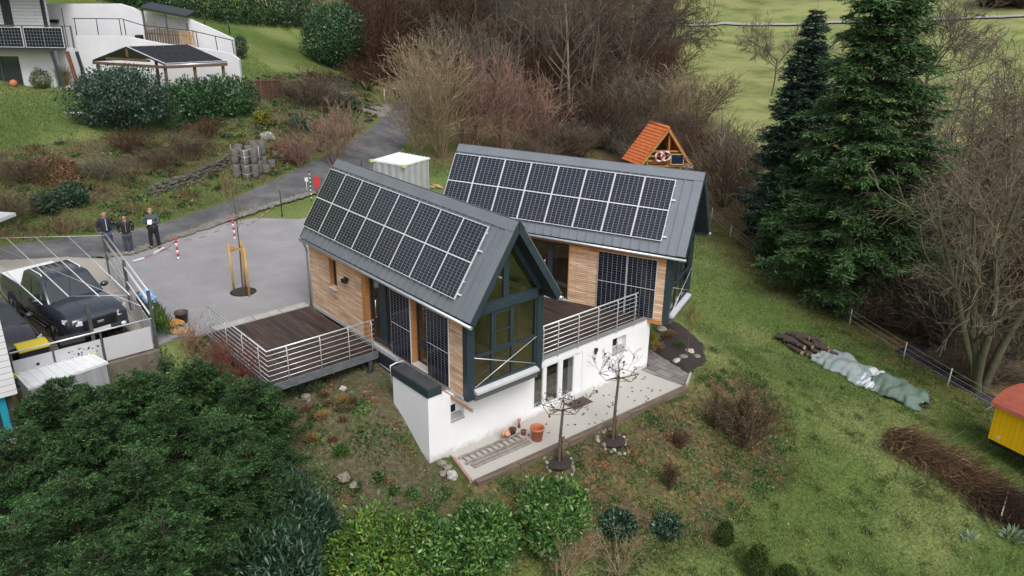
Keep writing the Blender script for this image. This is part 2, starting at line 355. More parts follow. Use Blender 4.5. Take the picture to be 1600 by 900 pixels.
def ground_material():
    m = bpy.data.materials.new('ground_surface'); nt, b = nodes_of(m); N = nt.nodes.new
    tc = N('ShaderNodeTexCoord'); O = tc.outputs['Object']
    def noise(sc, det=4, ro=.6):
        n = N('ShaderNodeTexNoise'); n.inputs['Scale'].default_value = sc; n.inputs['Detail'].default_value = det; n.inputs['Roughness'].default_value = ro
        lnk(nt, O, n.inputs['Vector']); return n.outputs['Fac']
    def ramp(f, stops):
        r = N('ShaderNodeValToRGB'); e = r.color_ramp.elements
        while len(e) < len(stops): e.new(.5)
        for k, (p, c) in enumerate(stops): e[k].position = p; e[k].color = (*c, 1)
        lnk(nt, f, r.inputs['Fac']); return r.outputs['Color']
    def mix(f, a, c, mode='MIX'):
        x = N('ShaderNodeMix'); x.data_type = 'RGBA'; x.blend_type = mode
        if isinstance(f, float): x.inputs[0].default_value = f
        else: lnk(nt, f, x.inputs[0])
        lnk(nt, a, x.inputs[6]); lnk(nt, c, x.inputs[7]); return x.outputs[2]
    def math_(op, a, c):
        x = N('ShaderNodeMath'); x.operation = op; x.use_clamp = True
        for i, q in enumerate((a, c)):
            if isinstance(q, (int, float)): x.inputs[i].default_value = q
            else: lnk(nt, q, x.inputs[i])
        return x.outputs[0]
    at_ = N('ShaderNodeAttribute'); at_.attribute_name = 'Col'
    sp = N('ShaderNodeSeparateColor'); lnk(nt, at_.outputs['Color'], sp.inputs[0])
    fine = noise(9, 8, .8); mid = noise(1.7, 7, .75); big = noise(.22, 6, .65)
    g = ramp(fine, [(.30, (.022, .050, .010)), (.5, (.066, .130, .026)), (.72, (.145, .23, .052))])
    g = mix(math_('MULTIPLY', ramp(mid, [(.40, (0, 0, 0)), (.62, (1, 1, 1))]), .45), g, ramp(fine, [(.3, (.06, .085, .022)), (.7, (.205, .235, .070))]))
    d = ramp(fine, [(.30, (.12, .145, .050)), (.5, (.25, .265, .105)), (.72, (.38, .36, .17))])
    gd = mix(math_('MULTIPLY', sp.outputs['Green'], math_('ADD', ramp(big, [(.35, (0, 0, 0)), (.65, (1, 1, 1))]), .45)), g, d)
    s = ramp(fine, [(.28, (.030, .023, .016)), (.5, (.098, .077, .055)), (.72, (.23, .19, .145))])
    s = mix(math_('MULTIPLY', ramp(mid, [(.46, (0, 0, 0)), (.58, (1, 1, 1))]), .55), s, ramp(fine, [(.3, (.03, .045, .012)), (.7, (.10, .135, .035))]))
    gs = mix(math_('MULTIPLY', math_('SUBTRACT', 1.0, sp.outputs['Red']), math_('ADD', ramp(mid, [(.3, (.3, .3, .3)), (.6, (1, 1, 1))]), .25)), gd, s)
    v = N('ShaderNodeTexVoronoi'); v.inputs['Scale'].default_value = 9; lnk(nt, O, v.inputs['Vector'])
    lc = ramp(v.outputs['Color'], [(.2, (.05, .028, .014)), (.5, (.14, .075, .035)), (.8, (.25, .155, .075))])
    lm = math_('MULTIPLY', sp.outputs['Blue'], ramp(noise(7, 4, .7), [(.44, (0, 0, 0)), (.56, (1, 1, 1))]))
    c = mix(lm, gs, lc)
    huge = noise(.055, 9, .7)
    c = mix(1.0, c, ramp(huge, [(.34, (.72, .70, .62)), (.50, (1.0, 1.0, 1.0)), (.66, (1.22, 1.20, 1.10))]), 'MULTIPLY')
    lnk(nt, c, b.inputs['Base Color']); b.inputs['Roughness'].default_value = .95; b.inputs['Specular IOR Level'].default_value = .15
    bp = N('ShaderNodeBump'); bp.inputs['Strength'].default_value = .9; bp.inputs['Distance'].default_value = .06
    lnk(nt, fine, bp.inputs['Height']); lnk(nt, bp.outputs['Normal'], b.inputs['Normal'])
    return m
def hz(x, y):
    """height of the finished ground sheet"""
    x = np.asarray(x, float); y = np.asarray(y, float)
    i = np.clip(np.searchsorted(GX, x, side='right') - 1, 0, nx - 2); j = np.clip(np.searchsorted(GY, y, side='right') - 1, 0, ny - 2)
    u = np.clip((x - GX[i]) / (GX[i + 1] - GX[i]), 0, 1); v = np.clip((y - GY[j]) / (GY[j + 1] - GY[j]), 0, 1)
    return (ZZ[i, j] * (1 - u) + ZZ[i + 1, j] * u) * (1 - v) + (ZZ[i, j + 1] * (1 - u) + ZZ[i + 1, j + 1] * u) * v
ground = np_mesh('ground', np.c_[XX.ravel(), YY.ravel(), ZZ.ravel()], TF, ground_material(), col=zcol.reshape(-1, 3), smooth=True)
tag(ground, kind='structure')
# draped strips (roads): two edge lines, resampled, laid over the ground
def resample(P, n):
    P = np.array(P, float); s = np.r_[0, np.cumsum(np.linalg.norm(np.diff(P, axis=0), axis=1))]
    q = np.linspace(0, s[-1], n); return np.stack([np.interp(q, s, P[:, k]) for k in range(P.shape[1])], 1)
def strip(name, A, B, m, n=120, k=8, dz=.03, rag=0.0, seed=3, zfun=None):
    A = resample(A, n); B = resample(B, n); t = np.linspace(0, 1, k + 1); rs = np.random.RandomState(seed)
    if rag:
        d = (B - A); d /= np.linalg.norm(d, axis=1)[:, None]
        A = A + d * (rs.rand(n)[:, None] - .5) * rag; B = B + d * (rs.rand(n)[:, None] - .5) * rag
    P = A[:, None] * (1 - t)[None, :, None] + B[:, None] * t[None, :, None]
    z = hz(P[..., 0], P[..., 1]) + dz if zfun is None else zfun(P[..., 0], P[..., 1])
    V = np.c_[P.reshape(-1, 2), z.ravel()]; ii = np.arange(n * (k + 1)).reshape(n, k + 1)
    F = np.stack([ii[:-1, :-1], ii[1:, :-1], ii[1:, 1:], ii[:-1, 1:]], -1).reshape(-1, 4)
    nrm = np.cross(V[F[0, 1]] - V[F[0, 0]], V[F[0, 2]] - V[F[0, 0]])
    if nrm[2] < 0: F = F[:, ::-1]
    o = np_mesh(name, V, F, m, smooth=True); tag(o, kind='structure'); return o
asphalt = mat('worn_asphalt', (.060, .062, .068), .8, var=.25, scale=.9, bump=.35, bscale=60, c2=(.155, .152, .156), detail=12)
strip('road', ROAD_UP, ROAD_LO, asphalt, 140, 8, .035, .18)
gravel_edge = mat('road_edge_debris', (.11, .10, .085), .95, scale=6, c2=(.26, .24, .215), bump=.6, bscale=40, detail=9)
_A = np.array(pxpoly([(150, 407), (205, 402), (262, 381), (322, 362), (357, 350), (440, 322), (497, 305)])); _B = np.array(pxpoly([(150, 402), (200, 396.5), (258, 374), (318, 355), (353, 343), (440, 315), (497, 299)]))
gravelm = mat('grey_gravel', (.215, .21, .22), .95, scale=26, c2=(.37, .36, .372), bump=.8, bscale=60, detail=10)
def flat_sheet(name, poly, z, m, kind='structure'):
    b = MB(); b.prism(poly, z - .06, z); o = b.build(name, m); return tag(o, kind=kind)
def tone(m, sc, lo, hi):
    """broad uneven tone (damp and trodden areas) over a finished material"""
    nt = m.node_tree; b = nt.nodes['Principled BSDF']; old = b.inputs['Base Color'].links[0].from_socket; N = nt.nodes.new
    g = N('ShaderNodeNewGeometry'); n = N('ShaderNodeTexNoise'); n.inputs['Scale'].default_value = sc; n.inputs['Detail'].default_value = 9; n.inputs['Roughness'].default_value = .68; lnk(nt, g.outputs['Position'], n.inputs['Vector'])
    r = N('ShaderNodeValToRGB'); r.color_ramp.elements[0].position = .33; r.color_ramp.elements[1].position = .67; r.color_ramp.elements[0].color = (lo, lo, lo, 1); r.color_ramp.elements[1].color = (hi, hi, hi, 1); lnk(nt, n.outputs['Fac'], r.inputs[0])
    x = N('ShaderNodeMix'); x.data_type = 'RGBA'; x.blend_type = 'MULTIPLY'; x.inputs[0].default_value = 1; lnk(nt, old, x.inputs[6]); lnk(nt, r.outputs[0], x.inputs[7]); lnk(nt, x.outputs[2], b.inputs['Base Color'])
tone(gravelm, .55, .88, 1.14); tone(asphalt, .35, .75, 1.2)
strip('road_edge', _A, _B, gravel_edge, 150, 4, .12, .30, seed=8)
flat_sheet('gravel_yard', [(-9.45, -4.5), (-10.4, -2.0), (-11.1, 0.3), (-11.0, 1.6), (-9.6, 3.0), (-9.2, 6.2), (-8.5, 7.6), (-6, 6), (0.5, 3.6), (0.5, -1.2), (-0.05, -1.3), (-0.05, -5.2), (-0.4, -5.75), (-0.15, -6.5), (-4.8, -6.25), (-9.5, -5.85)], 1.85, gravelm)
# ------------------------------------------------------------------ materials of the houses
def brickmat(name, c1, c2, mortar, w, h, ms=.004, axes='xz', rough=.75, bump=.4, noise=.35, ns=3.0, topc=None, topz=None, offset=.37):
    m = bpy.data.materials.new(name); nt, b = nodes_of(m); N = nt.nodes.new
    tc = N('ShaderNodeTexCoord'); sp = N('ShaderNodeSeparateXYZ'); lnk(nt, tc.outputs['Object'], sp.inputs[0])
    cb = N('ShaderNodeCombineXYZ'); ax = {'x': 'X', 'y': 'Y', 'z': 'Z'}
    lnk(nt, sp.outputs[ax[axes[0]]], cb.inputs[0]); lnk(nt, sp.outputs[ax[axes[1]]], cb.inputs[1])
    br = N('ShaderNodeTexBrick'); br.inputs['Scale'].default_value = 1; br.inputs['Brick Width'].default_value = w; br.inputs['Row Height'].default_value = h
    br.inputs['Mortar Size'].default_value = ms; br.inputs['Mortar Smooth'].default_value = .2; br.inputs['Bias'].default_value = 0; br.offset = offset; br.squash = 1
    br.inputs['Color1'].default_value = (*c1, 1); br.inputs['Color2'].default_value = (*c2, 1); br.inputs['Mortar'].default_value = (*mortar, 1)
    lnk(nt, cb.outputs[0], br.inputs['Vector'])
    n = N('ShaderNodeTexNoise'); n.inputs['Scale'].default_value = ns; n.inputs['Detail'].default_value = 6
    mp = N('ShaderNodeMapping'); mp.inputs['Scale'].default_value = (.35, 3, 1); lnk(nt, cb.outputs[0], mp.inputs[0]); lnk(nt, mp.outputs[0], n.inputs['Vector'])
    r = N('ShaderNodeValToRGB'); r.color_ramp.elements[0].position = .3; r.color_ramp.elements[1].position = .7
    r.color_ramp.elements[0].color = (1 - noise,) * 3 + (1,); r.color_ramp.elements[1].color = (1 + noise * .5,) * 3 + (1,); lnk(nt, n.outputs['Fac'], r.inputs[0])
    mx = N('ShaderNodeMix'); mx.data_type = 'RGBA'; mx.blend_type = 'MULTIPLY'; mx.inputs[0].default_value = 1
    lnk(nt, br.outputs['Color'], mx.inputs[6]); lnk(nt, r.outputs[0], mx.inputs[7]); out = mx.outputs[2]
    if topc:   # boards kept dry below the eaves have not greyed yet
        ra = N('ShaderNodeMapRange'); ra.inputs['From Min'].default_value = topz - .30; ra.inputs['From Max'].default_value = topz
        nn = N('ShaderNodeTexNoise'); nn.inputs['Scale'].default_value = 2.2; lnk(nt, cb.outputs[0], nn.inputs['Vector'])
        ad = N('ShaderNodeMath'); ad.operation = 'MULTIPLY_ADD'; ad.inputs[1].default_value = .5; lnk(nt, nn.outputs['Fac'], ad.inputs[0]); lnk(nt, sp.outputs[ax[axes[1]]], ad.inputs[2])
        sb = N('ShaderNodeMath'); sb.operation = 'SUBTRACT'; sb.inputs[1].default_value = .25; lnk(nt, ad.outputs[0], sb.inputs[0])
        lnk(nt, sb.outputs[0], ra.inputs['Value'])
        m2 = N('ShaderNodeMix'); m2.data_type = 'RGBA'; m2.blend_type = 'MULTIPLY'; lnk(nt, ra.outputs[0], m2.inputs[0]); lnk(nt, out, m2.inputs[6]); m2.inputs[7].default_value = (*topc, 1); out = m2.outputs[2]
    lnk(nt, out, b.inputs['Base Color']); b.inputs['Roughness'].default_value = rough; b.inputs['Specular IOR Level'].default_value = .25
    bp = N('ShaderNodeBump'); bp.inputs['Strength'].default_value = bump; bp.inputs['Distance'].default_value = .012; bp.invert = True
    lnk(nt, br.outputs['Fac'], bp.inputs['Height']); lnk(nt, bp.outputs['Normal'], b.inputs['Normal'])
    MATS[name] = m; return m
larch = brickmat('larch_cladding', (.86, .62, .44), (.66, .43, .29), (.22, .135, .08), 1.15, .068, .006, topc=(1.08, .72, .40), topz=2.22)
larch_trim = mat('fresh_larch', (.46, .20, .065), .6, var=.25, scale=5, stretch=(1, 1, 6))
roofm = mat('standing_seam_sheet', (.215, .235, .265), .36, .35, var=.08, scale=1.3, bump=.03, bscale=3)
slate = mat('anthracite_paint', (.026, .043, .056), .42, var=.12, scale=3)
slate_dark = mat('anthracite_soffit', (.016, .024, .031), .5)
zinc = mat('zinc_metal', (.55, .57, .60), .38, .7, var=.12, scale=6)
steel = mat('stainless_steel', (.80, .81, .83), .34, .45)
whitemetal = mat('pale_metal', (.72, .73, .75), .4, .2)
render_white = mat('white_render', (.80, .80, .82), .9, var=.035, scale=.8, bump=.15, bscale=90)
def splash(m, z0, z1, c):
    """uneven band of splash dirt just above the ground"""
    nt, b = m.node_tree, m.node_tree.nodes['Principled BSDF']; N = nt.nodes.new; old = b.inputs['Base Color'].links[0].from_socket
    tc = N('ShaderNodeNewGeometry'); sp = N('ShaderNodeSeparateXYZ'); lnk(nt, tc.outputs['Position'], sp.inputs[0])
    n = N('ShaderNodeTexNoise'); n.inputs['Scale'].default_value = 4.5; n.inputs['Detail'].default_value = 8; n.inputs['Roughness'].default_value = .75; lnk(nt, tc.outputs['Position'], n.inputs['Vector'])
    a = N('ShaderNodeMath'); a.operation = 'MULTIPLY_ADD'; a.inputs[1].default_value = -.55; lnk(nt, n.outputs['Fac'], a.inputs[0]); lnk(nt, sp.outputs['Z'], a.inputs[2])
    r = N('ShaderNodeMapRange'); r.inputs['From Min'].default_value = z0 - .28; r.inputs['From Max'].default_value = z1 - .28; r.inputs['To Min'].default_value = .75; r.inputs['To Max'].default_value = 0; lnk(nt, a.outputs[0], r.inputs['Value'])
    x = N('ShaderNodeMix'); x.data_type = 'RGBA'; lnk(nt, r.outputs[0], x.inputs[0]); lnk(nt, old, x.inputs[6]); x.inputs[7].default_value = (*c, 1); lnk(nt, x.outputs[2], b.inputs['Base Color'])
splash(render_white, -.05, .22, (.36, .32, .25))
ply = mat('interior_plywood', (.30, .225, .125), .6, var=.45, scale=1.3, stretch=(1, 1, .3))
oakfloor = mat('interior_floor', (.26, .185, .11), .4, var=.35, scale=5)
glass = glassmat('window_glass', (.84, .87, .85), .02, 1.5, 1.9)
black = mat('black_plastic', (.012, .012, .013), .45)
chrome = mat('bright_steel', (.75, .75, .76), .22, .9)
palegrey = mat('pale_grey_sheet', (.52, .53, .55), .45, .1, var=.08)
def pvmat():
    m = bpy.data.materials.new('solar_cells'); nt, b = nodes_of(m); N = nt.nodes.new
    uv = N('ShaderNodeUVMap'); uv.uv_map = 'UVMap'; sp = N('ShaderNodeSeparateXYZ'); lnk(nt, uv.outputs[0], sp.inputs[0])
    ms = []
    for k, (s, w) in enumerate((('X', .036), ('Y', .030))):
        f = N('ShaderNodeMath'); f.operation = 'FRACT'; lnk(nt, sp.outputs[s], f.inputs[0])
        p = N('ShaderNodeMath'); p.operation = 'PINGPONG'; p.inputs[1].default_value = .5; lnk(nt, f.outputs[0], p.inputs[0])
        l = N('ShaderNodeMath'); l.operation = 'LESS_THAN'; l.inputs[1].default_value = w; lnk(nt, p.outputs[0], l.inputs[0]); ms.append(l.outputs[0])
    mx = N('ShaderNodeMath'); mx.operation = 'MAXIMUM'; lnk(nt, ms[0], mx.inputs[0]); lnk(nt, ms[1], mx.inputs[1])
    # faint tint differences from cell to cell
    fl = N('ShaderNodeVectorMath'); fl.operation = 'FLOOR'; lnk(nt, uv.outputs[0], fl.inputs[0])
    wn = N('ShaderNodeTexWhiteNoise'); wn.noise_dimensions = '2D'; lnk(nt, fl.outputs[0], wn.inputs['Vector'])
    r = N('ShaderNodeValToRGB'); r.color_ramp.elements[0].color = (.004, .006, .014, 1); r.color_ramp.elements[1].color = (.008, .011, .024, 1); lnk(nt, wn.outputs['Value'], r.inputs[0])
    c = N('ShaderNodeMix'); c.data_type = 'RGBA'; lnk(nt, mx.outputs[0], c.inputs[0]); lnk(nt, r.outputs[0], c.inputs[6]); c.inputs[7].default_value = (.26, .28, .32, 1)
    lnk(nt, c.outputs[2], b.inputs['Base Color']); b.inputs['Roughness'].default_value = .16; b.inputs['IOR'].default_value = 1.55
    return m
PVM = pvmat()
def solar_mesh(w, h, cx=6, cy=12, rim=.020, mid=.034, horiz=False):
    me = bpy.data.meshes.new('solar_panel'); b = MB(); b.box(0, 0, 0, w, h, .035, 0)
    hh = (h - 2 * rim - mid) / 2; UVs = []
    for k in range(2 if mid else 1):
        y0 = rim + k * (hh + mid); y1 = y0 + hh if mid else h - rim
        b.quad((rim, y0, .038), (w - rim, y0, .038), (w - rim, y1, .038), (rim, y1, .038), 1)
    me.from_pydata(b.V, [], b.F); me.polygons.foreach_set('material_index', b.M)
    uv = me.uv_layers.new(name='UVMap'); q = [(0, 0), (cx, 0), (cx, cy), (0, cy)]
    for p in me.polygons:
        if p.material_index == 1:
            for j, li in enumerate(p.loop_indices): uv.data[li].uv = q[j]
    me.materials.append(whitemetal); me.materials.append(PVM); me.update(); return me
def place_panel(me, parent, o, a, b):
    a = Vector(a).normalized(); b = Vector(b).normalized(); n = a.cross(b)
    ob = bpy.data.objects.new('solar_panel', me); COL.objects.link(ob); ob.parent = parent
    ob.matrix_local = Matrix(((a.x, b.x, n.x, o[0]), (a.y, b.y, n.y, o[1]), (a.z, b.z, n.z, o[2]), (0, 0, 0, 1)))
    ORI[ob.name] = np.zeros(3); return ob
PV_ROOF = solar_mesh(1.022, 2.09); PV_WALL = solar_mesh(1.0, 2.07, rim=.012, mid=.022)
ZF = 1.86; WB, WH, WL = 1.568, 2.365, 9.06; RZ = 6.73 - ZF; EZ = RZ - WH; SL = math.hypot(WB, WH); WV = 1.357
def wall_with_openings(bm, x0, x1, z0, z1, yo, yi, ops):
    x = x0
    for a, c, lo, hi in sorted(ops):
        if a > x: bm.box(x, min(yo, yi), z0, a, max(yo, yi), z1)
        if lo > z0: bm.box(a, min(yo, yi), z0, c, max(yo, yi), lo)
        if hi < z1: bm.box(a, min(yo, yi), hi, c, max(yo, yi), z1)
        x = c
    if x < x1: bm.box(x, min(yo, yi), z0, x1, max(yo, yi), z1)
def cabin(loc, rz, label, kind):
    t = thing('cabin', loc, label, 'house', rz)
    B = lambda m, name, mt, par=None, **k: m.build(name, mt, par or t, world=False, **k)
    # --- roof: two slabs, sheet, seams
    r = MB()
    for s in (-1, 1):
        nv = np.array([0, s * WH / SL, WB / SL])                            # outward normal of this slope
        e = np.array([0, s * WB, EZ]); p = np.array([0, 0, RZ]); th = .145
        # underside stops short of the ridge so that the slabs butt there
        r.extrude([p, e, e - nv * th, np.array([0, 0, RZ - th * SL / WB])], (WL, 0, 0), 1)
    B(r, 'roof', [roofm, slate_dark])
    sh = MB()
    for s in (-1, 1):
        nv = np.array([0, s * WH / SL, WB / SL]); dn = np.array([0, s * WB / SL, -WH / SL]); p = np.array([0, 0, RZ])
        q = [p + nv * .004 + dn * .01, p + nv * .004 + dn * (SL + .02)]
        sh.extrude([q[0], q[1], q[1] + nv * .012, q[0] + nv * .012], (WL, 0, 0), 0)
        for k in range(29):
            u = .12 + k * .3105
            if u > WL - .08: break
            a = p + nv * .03 + dn * .28; c = p + nv * .03 + dn * (SL - .01)
            sh.bar(a + np.array([u, 0, 0]) + nv * .012, c + np.array([u, 0, 0]) + nv * .012, .026, .058, 0, up=nv)
    B(sh, 'roof_sheet', roofm)
    rc = MB()
    for s in (-1, 1):
        nv = np.array([0, s * WH / SL, WB / SL]); dn = np.array([0, s * WB / SL, -WH / SL]); p = np.array([-.02, 0, RZ + .012])
        a = p + nv * .03; c = p + nv * .045 + dn * .30
        rc.extrude([a, c, c + nv * .012, a + nv * .012 ], (WL + .05, 0, 0))
    B(rc, 'ridge_cap', roofm)
    for s in (-1, 1):
        nv = np.array([0, s * WH / SL, WB / SL]); dn = np.array([0, s * WB / SL, -WH / SL]); p = np.array([WL, 0, RZ])
        for uu, w in ((0.003, .022), (-WL - .025, .022)):
            vb = MB(); q = p + np.array([uu, 0, 0]); e = q + dn * (SL + .02)
            vb.extrude([q + nv * .03, e + nv * .03, e - nv * .155, q + np.array([0, 0, -.155 * SL / WB])], (w, 0, 0)); B(vb, 'bargeboard', slate)
    vt = MB()          # sheet flashing lying along the verge
    for s in (-1, 1):
        nv = np.array([0, s * WH / SL, WB / SL]); dn = np.array([0, s * WB / SL, -WH / SL]); p = np.array([0, 0, RZ])
        a = p + nv * .022 + dn * .3 + np.array([WL - .26, 0, 0]); c = p + nv * .022 + dn * (SL + .015) + np.array([WL - .26, 0, 0])
        vt.extrude([a, c, c + nv * .03, a + nv * .03], (.285, 0, 0))
    B(vt, 'verge_flashing', roofm)
    for s in (-1, 1):
        g = MB(); g.tube([(-.02, s * (WB + .035), EZ - .085), (WL + .06, s * (WB + .035), EZ - .105)], .052, 8); B(g, 'gutter', zinc)
        f = MB(); f.box(0.0, min(s * (WB - .14), s * (WB - .02)), EZ - .15, WL - .03, max(s * (WB - .14), s * (WB - .02)), EZ - .045); B(f, 'eaves_board', slate)
    # --- walls
    zt = 2.335; zb = .07
    w = MB()
    if kind == 1: ops = [(1.43, 1.86, 1.15, 2.12), (3.66, 5.02, zb, 2.215), (6.09, 6.83, .19, 2.215)]
    else: ops = [(2.6, 5.05, zb, 2.215), (.6, 1.5, .9, 2.1)]
    wall_with_openings(w, .08, 8.43, zb, zt, -WV, -WV + .17, ops); B(w, 'clad_wall', larch)
    w = MB(); wall_with_openings(w, .08, 8.43, zb, zt, WV - .17, WV, [(2.2, 3.6, .9, 2.1)] if kind == 2 else []); B(w, 'clad_wall', larch)
    w = MB(); w.extrude([(.08, -WV + .172, zb), (.08, WV - .172, zb), (.08, WV - .172, zt), (.08, .03, RZ - .3), (.08, -.03, RZ - .3), (.08, -WV + .172, zt)], (.16, 0, 0)); B(w, 'rear_wall', larch)
    il = MB(); il.box(.245, WV - .20, .06, 8.42, WV - .173, 2.33); il.box(.245, -WV + .2, .06, .27, WV - .21, 2.33); B(il, 'inner_lining', ply)
    fl = MB(); fl.box(.1, -WV + .02, -.05, 8.44, WV - .02, .058); B(fl, 'floor', oakfloor)
    for s in (-1, 1):
        nv = np.array([0, s * WH / SL, WB / SL]); zc = RZ - .19 * SL / WB; yb_ = WV - .21; zb_ = zc - yb_ * WH / WB
        ce = MB(); ce.extrude([(.26, s * .003, zc), (.26, s * yb_, zb_), (.26, s * yb_, zb_ - .03), (.26, s * .003, zc - .03)], (8.15, 0, 0)); B(ce, 'ceiling', ply)
    pt = MB(); pt.box(2.2, -.2, .06, 2.3, WV - .21, 2.35); B(pt, 'partition', ply)
    sk = MB(); sk.box(.1, -WV - .02, -.05, 8.46, -WV + .015, .062); B(sk, 'base_board', larch_trim if kind == 2 else palegrey)
    tb = MB(); tb.box(.1, -WV - .03, 2.225, 8.44, -WV - .003, 2.30); B(tb, 'head_board', larch_trim)
    # --- doors and windows in the long wall
    def glazed(name, x0, x1, z0, z1, bars, jamb=True, hn=None, sill=True, depth=.13, y=-WV):
        f = MB(); y0 = y + depth; y1 = y + depth + .06; e = .055
        f.box(x0, y0, z0, x0 + e, y1, z1); f.box(x1 - e, y0, z0, x1, y1, z1); f.box(x0 + e, y0, z0, x1 - e, y1, z0 + e); f.box(x0 + e, y0, z1 - e, x1 - e, y1, z1)
        for (bx, bw) in bars: f.box(bx - bw / 2, y0 - .01, z0 + e, bx + bw / 2, y1 - .003, z1 - e)
        o = B(f, name, slate)
        xs = [x0 + e] + [q for bx, bw in bars for q in (bx - bw / 2, bx + bw / 2)] + [x1 - e]
        for k in range(0, len(xs), 2):
            p = MB(); p.box(xs[k], y0 + .022, z0 + e, xs[k + 1], y0 + .034, z1 - e); B(p, 'pane', glass, o)
        if jamb:
            j = MB(); j.box(x0 - .02, y - .012, z0, x0 + .012, y0 - .002, z1 + .01); B(j, 'reveal', larch_trim, o); j = MB(); j.box(x1 - .012, y - .006, z0, x1 + .02, y0 - .002, z1 + .01); B(j, 'reveal', larch_trim, o)
        if sill:
            s_ = MB(); s_.extrude([(x0 - .02, y - .07, z0 - .02), (x0 - .02, y0, z0 + .012), (x0 - .02, y0, z0 - .015), (x0 - .02, y - .07, z0 - .045)], (x1 - x0 + .04, 0, 0)); B(s_, 'sill', palegrey, o)
        if hn:
            h = MB(); hx, a, c = hn; yy = y0 - .07
            h.tube([(hx, yy, a), (hx, yy, c)], .014, 8); h.tube([(hx, yy, a + .05), (hx, y0, a + .05)], .010, 6); h.tube([(hx, yy, c - .05), (hx, y0, c - .05)], .010, 6); B(h, 'handle', chrome, o)
        return o
    if kind == 1:
        glazed('window', 1.43, 1.86, 1.15, 2.12, [])
        o = glazed('glazed_door', 3.68, 5.0, zb, 2.2, [(3.74, .05), (4.42, .34)], hn=(4.12, .90, 1.52), sill=False, depth=.09)
        jb = MB(); jb.box(3.44, -WV - .035, zb, 3.66, -WV - .002, 2.22); B(jb, 'door_trim', larch_trim)
        ts = MB(); ts.box(4.0, -WV - .10, -.12, 5.3, -WV - .021, .06); B(ts, 'threshold', palegrey)
        glazed('tall_window', 6.09, 6.83, .19, 2.2, [], depth=.15)
        mm = MB(); mm.box(6.15, -WV + .142, .80, 6.77, -WV + .205, .88); B(mm, 'window_rail', slate)
        la = MB(); la.box(2.40, -WV - .05, 1.68, 2.62, -WV - .002, 1.76); la.box(2.40, -WV - .16, 1.60, 2.48, -WV - .052, 1.72); la.box(2.55, -WV - .16, 1.62, 2.64, -WV - .052, 1.78); B(la, 'wall_lamp', black)
        nt_ = MB(); nt_.box(1.60, -WV - .03, .80, 1.80, -WV - .002, .88); B(nt_, 'trim_piece', larch_trim)  # small orange trim piece below the window
        dp = MB(); dp.tube([(.0, -WB, EZ - .1), (.02, -WV - .12, EZ - .3), (.03, -WV - .07, EZ - .45), (.03, -WV - .07, .03)], .038, 8); B(dp, 'downpipe', zinc)
        wp = [5.05, 6.87]
    else:
        o = glazed('glazed_door', 2.62, 5.04, zb + .12, 2.2, [(4.30, .16), (3.3, .10)], sill=False, depth=.09)
        hd = MB(); hd.box(4.12, -WV + .05, 1.36, 4.15, -WV + .085, 1.55); hd.tube([(4.135, -WV + .03, 1.48), (4.02, -WV + .03, 1.48)], .012, 6); B(hd, 'handle', chrome, o)
        ts = MB(); ts.box(2.62, -WV - .03, zb + .003, 5.04, -WV + .14, zb + .118); B(ts, 'threshold', palegrey)
        glazed('window', .6, 1.5, .9, 2.1, [])
        wp = [6.12, 7.15]
        dv = MB(); dv.box(7.118, -WV - .045, .12, 7.154, -WV - .002, 2.24); B(dv, 'panel_rail', zinc)
    for u in wp: place_panel(PV_WALL, t, (u, -WV - .012, .12), (1, 0, 0), (0, 0, 1))
    for u in wp: bb = MB(); bb.box(u - .012, -WV - .03, .085, u + 1.012, -WV - .003, .115); B(bb, 'panel_ledge', larch_trim)
    # --- glazed gable
    G = 8.63
    for s in (-1, 1):
        p = MB(); a, c = sorted((s * WV, s * (WV - .22))); p.box(8.431, a, -.02, G, c, 2.42); B(p, 'corner_post', slate)
    bm = MB(); bm.box(8.47, -WV + .221, 2.40, G + .02, WV - .221, 2.62); B(bm, 'tie_beam', slate, bevel=.008)
    fr = MB()
    for v, wd in ((-.46, .085), (.25, .085)): fr.box(8.53, v - wd / 2, .30, G - .03, v + wd / 2, 2.40)
    for a, c in ((-1.136, -.503), (-.417, .207), (.293, 1.136)):
        fr.box(8.535, a, 1.16, G - .035, c, 1.25); fr.box(8.535, a, .27, G - .035, c, .345); fr.box(8.535, a, 2.345, G - .035, c, 2.40)
    for a, c in ((-1.136, -1.08), (1.08, 1.136)): fr.box(8.537, a, .345, G - .037, c, 1.16); fr.box(8.537, a, 1.25, G - .037, c, 2.345)
    for a, c in ((-.415, -.365), (.155, .205)): fr.box(8.53, a, 1.25, G - .02, c, 2.345)
    fr.box(8.53, -.365, 1.25, G - .02, .155, 1.30); fr.box(8.53, -.365, 2.295, G - .02, .155, 2.345); fr.box(8.54, -.365, 1.745, G - .03, .155, 1.765)
    # upper triangle: sloping members and centre mullion
    k = WB / WH; zin = RZ - .145 * SL / WB      # inner apex under the slabs
    def half(z): return (zin - z) * k
    for s in (-1, 1):
        fr.extrude([(8.52, s * half(2.62), 2.62), (8.52, 0.004 * s, zin), (8.52, 0.004 * s, zin - .28), (8.52, s * (half(2.62) - .15), 2.62)], (.10, 0, 0))
    fr.box(8.53, -.09, 2.62, G - .03, .09, zin - .25)
    fr.box(8.535, -half(2.62) + .15, 2.62, G - .035, -.092, 2.68); fr.box(8.535, .092, 2.62, G - .035, half(2.62) - .15, 2.68)
    gw = B(fr, 'gable_window', slate)
    for a, c in ((-1.08, -.503), (-.417, .207), (.293, 1.08)):
        for lo, hi in ((.345, 1.16), (1.25, 2.345)):
            p = MB(); p.box(8.56, a, lo, 8.572, c, hi); B(p, 'pane', glass, gw)
    for s in (-1, 1):
        p = MB(); hb = half(2.68) - .14; p.extrude([(8.56, s * .09, 2.68), (8.56, s * hb, 2.68), (8.56, s * .09, 2.68 + (hb - .09) / k)], (.012, 0, 0)); B(p, 'pane', glass, gw)
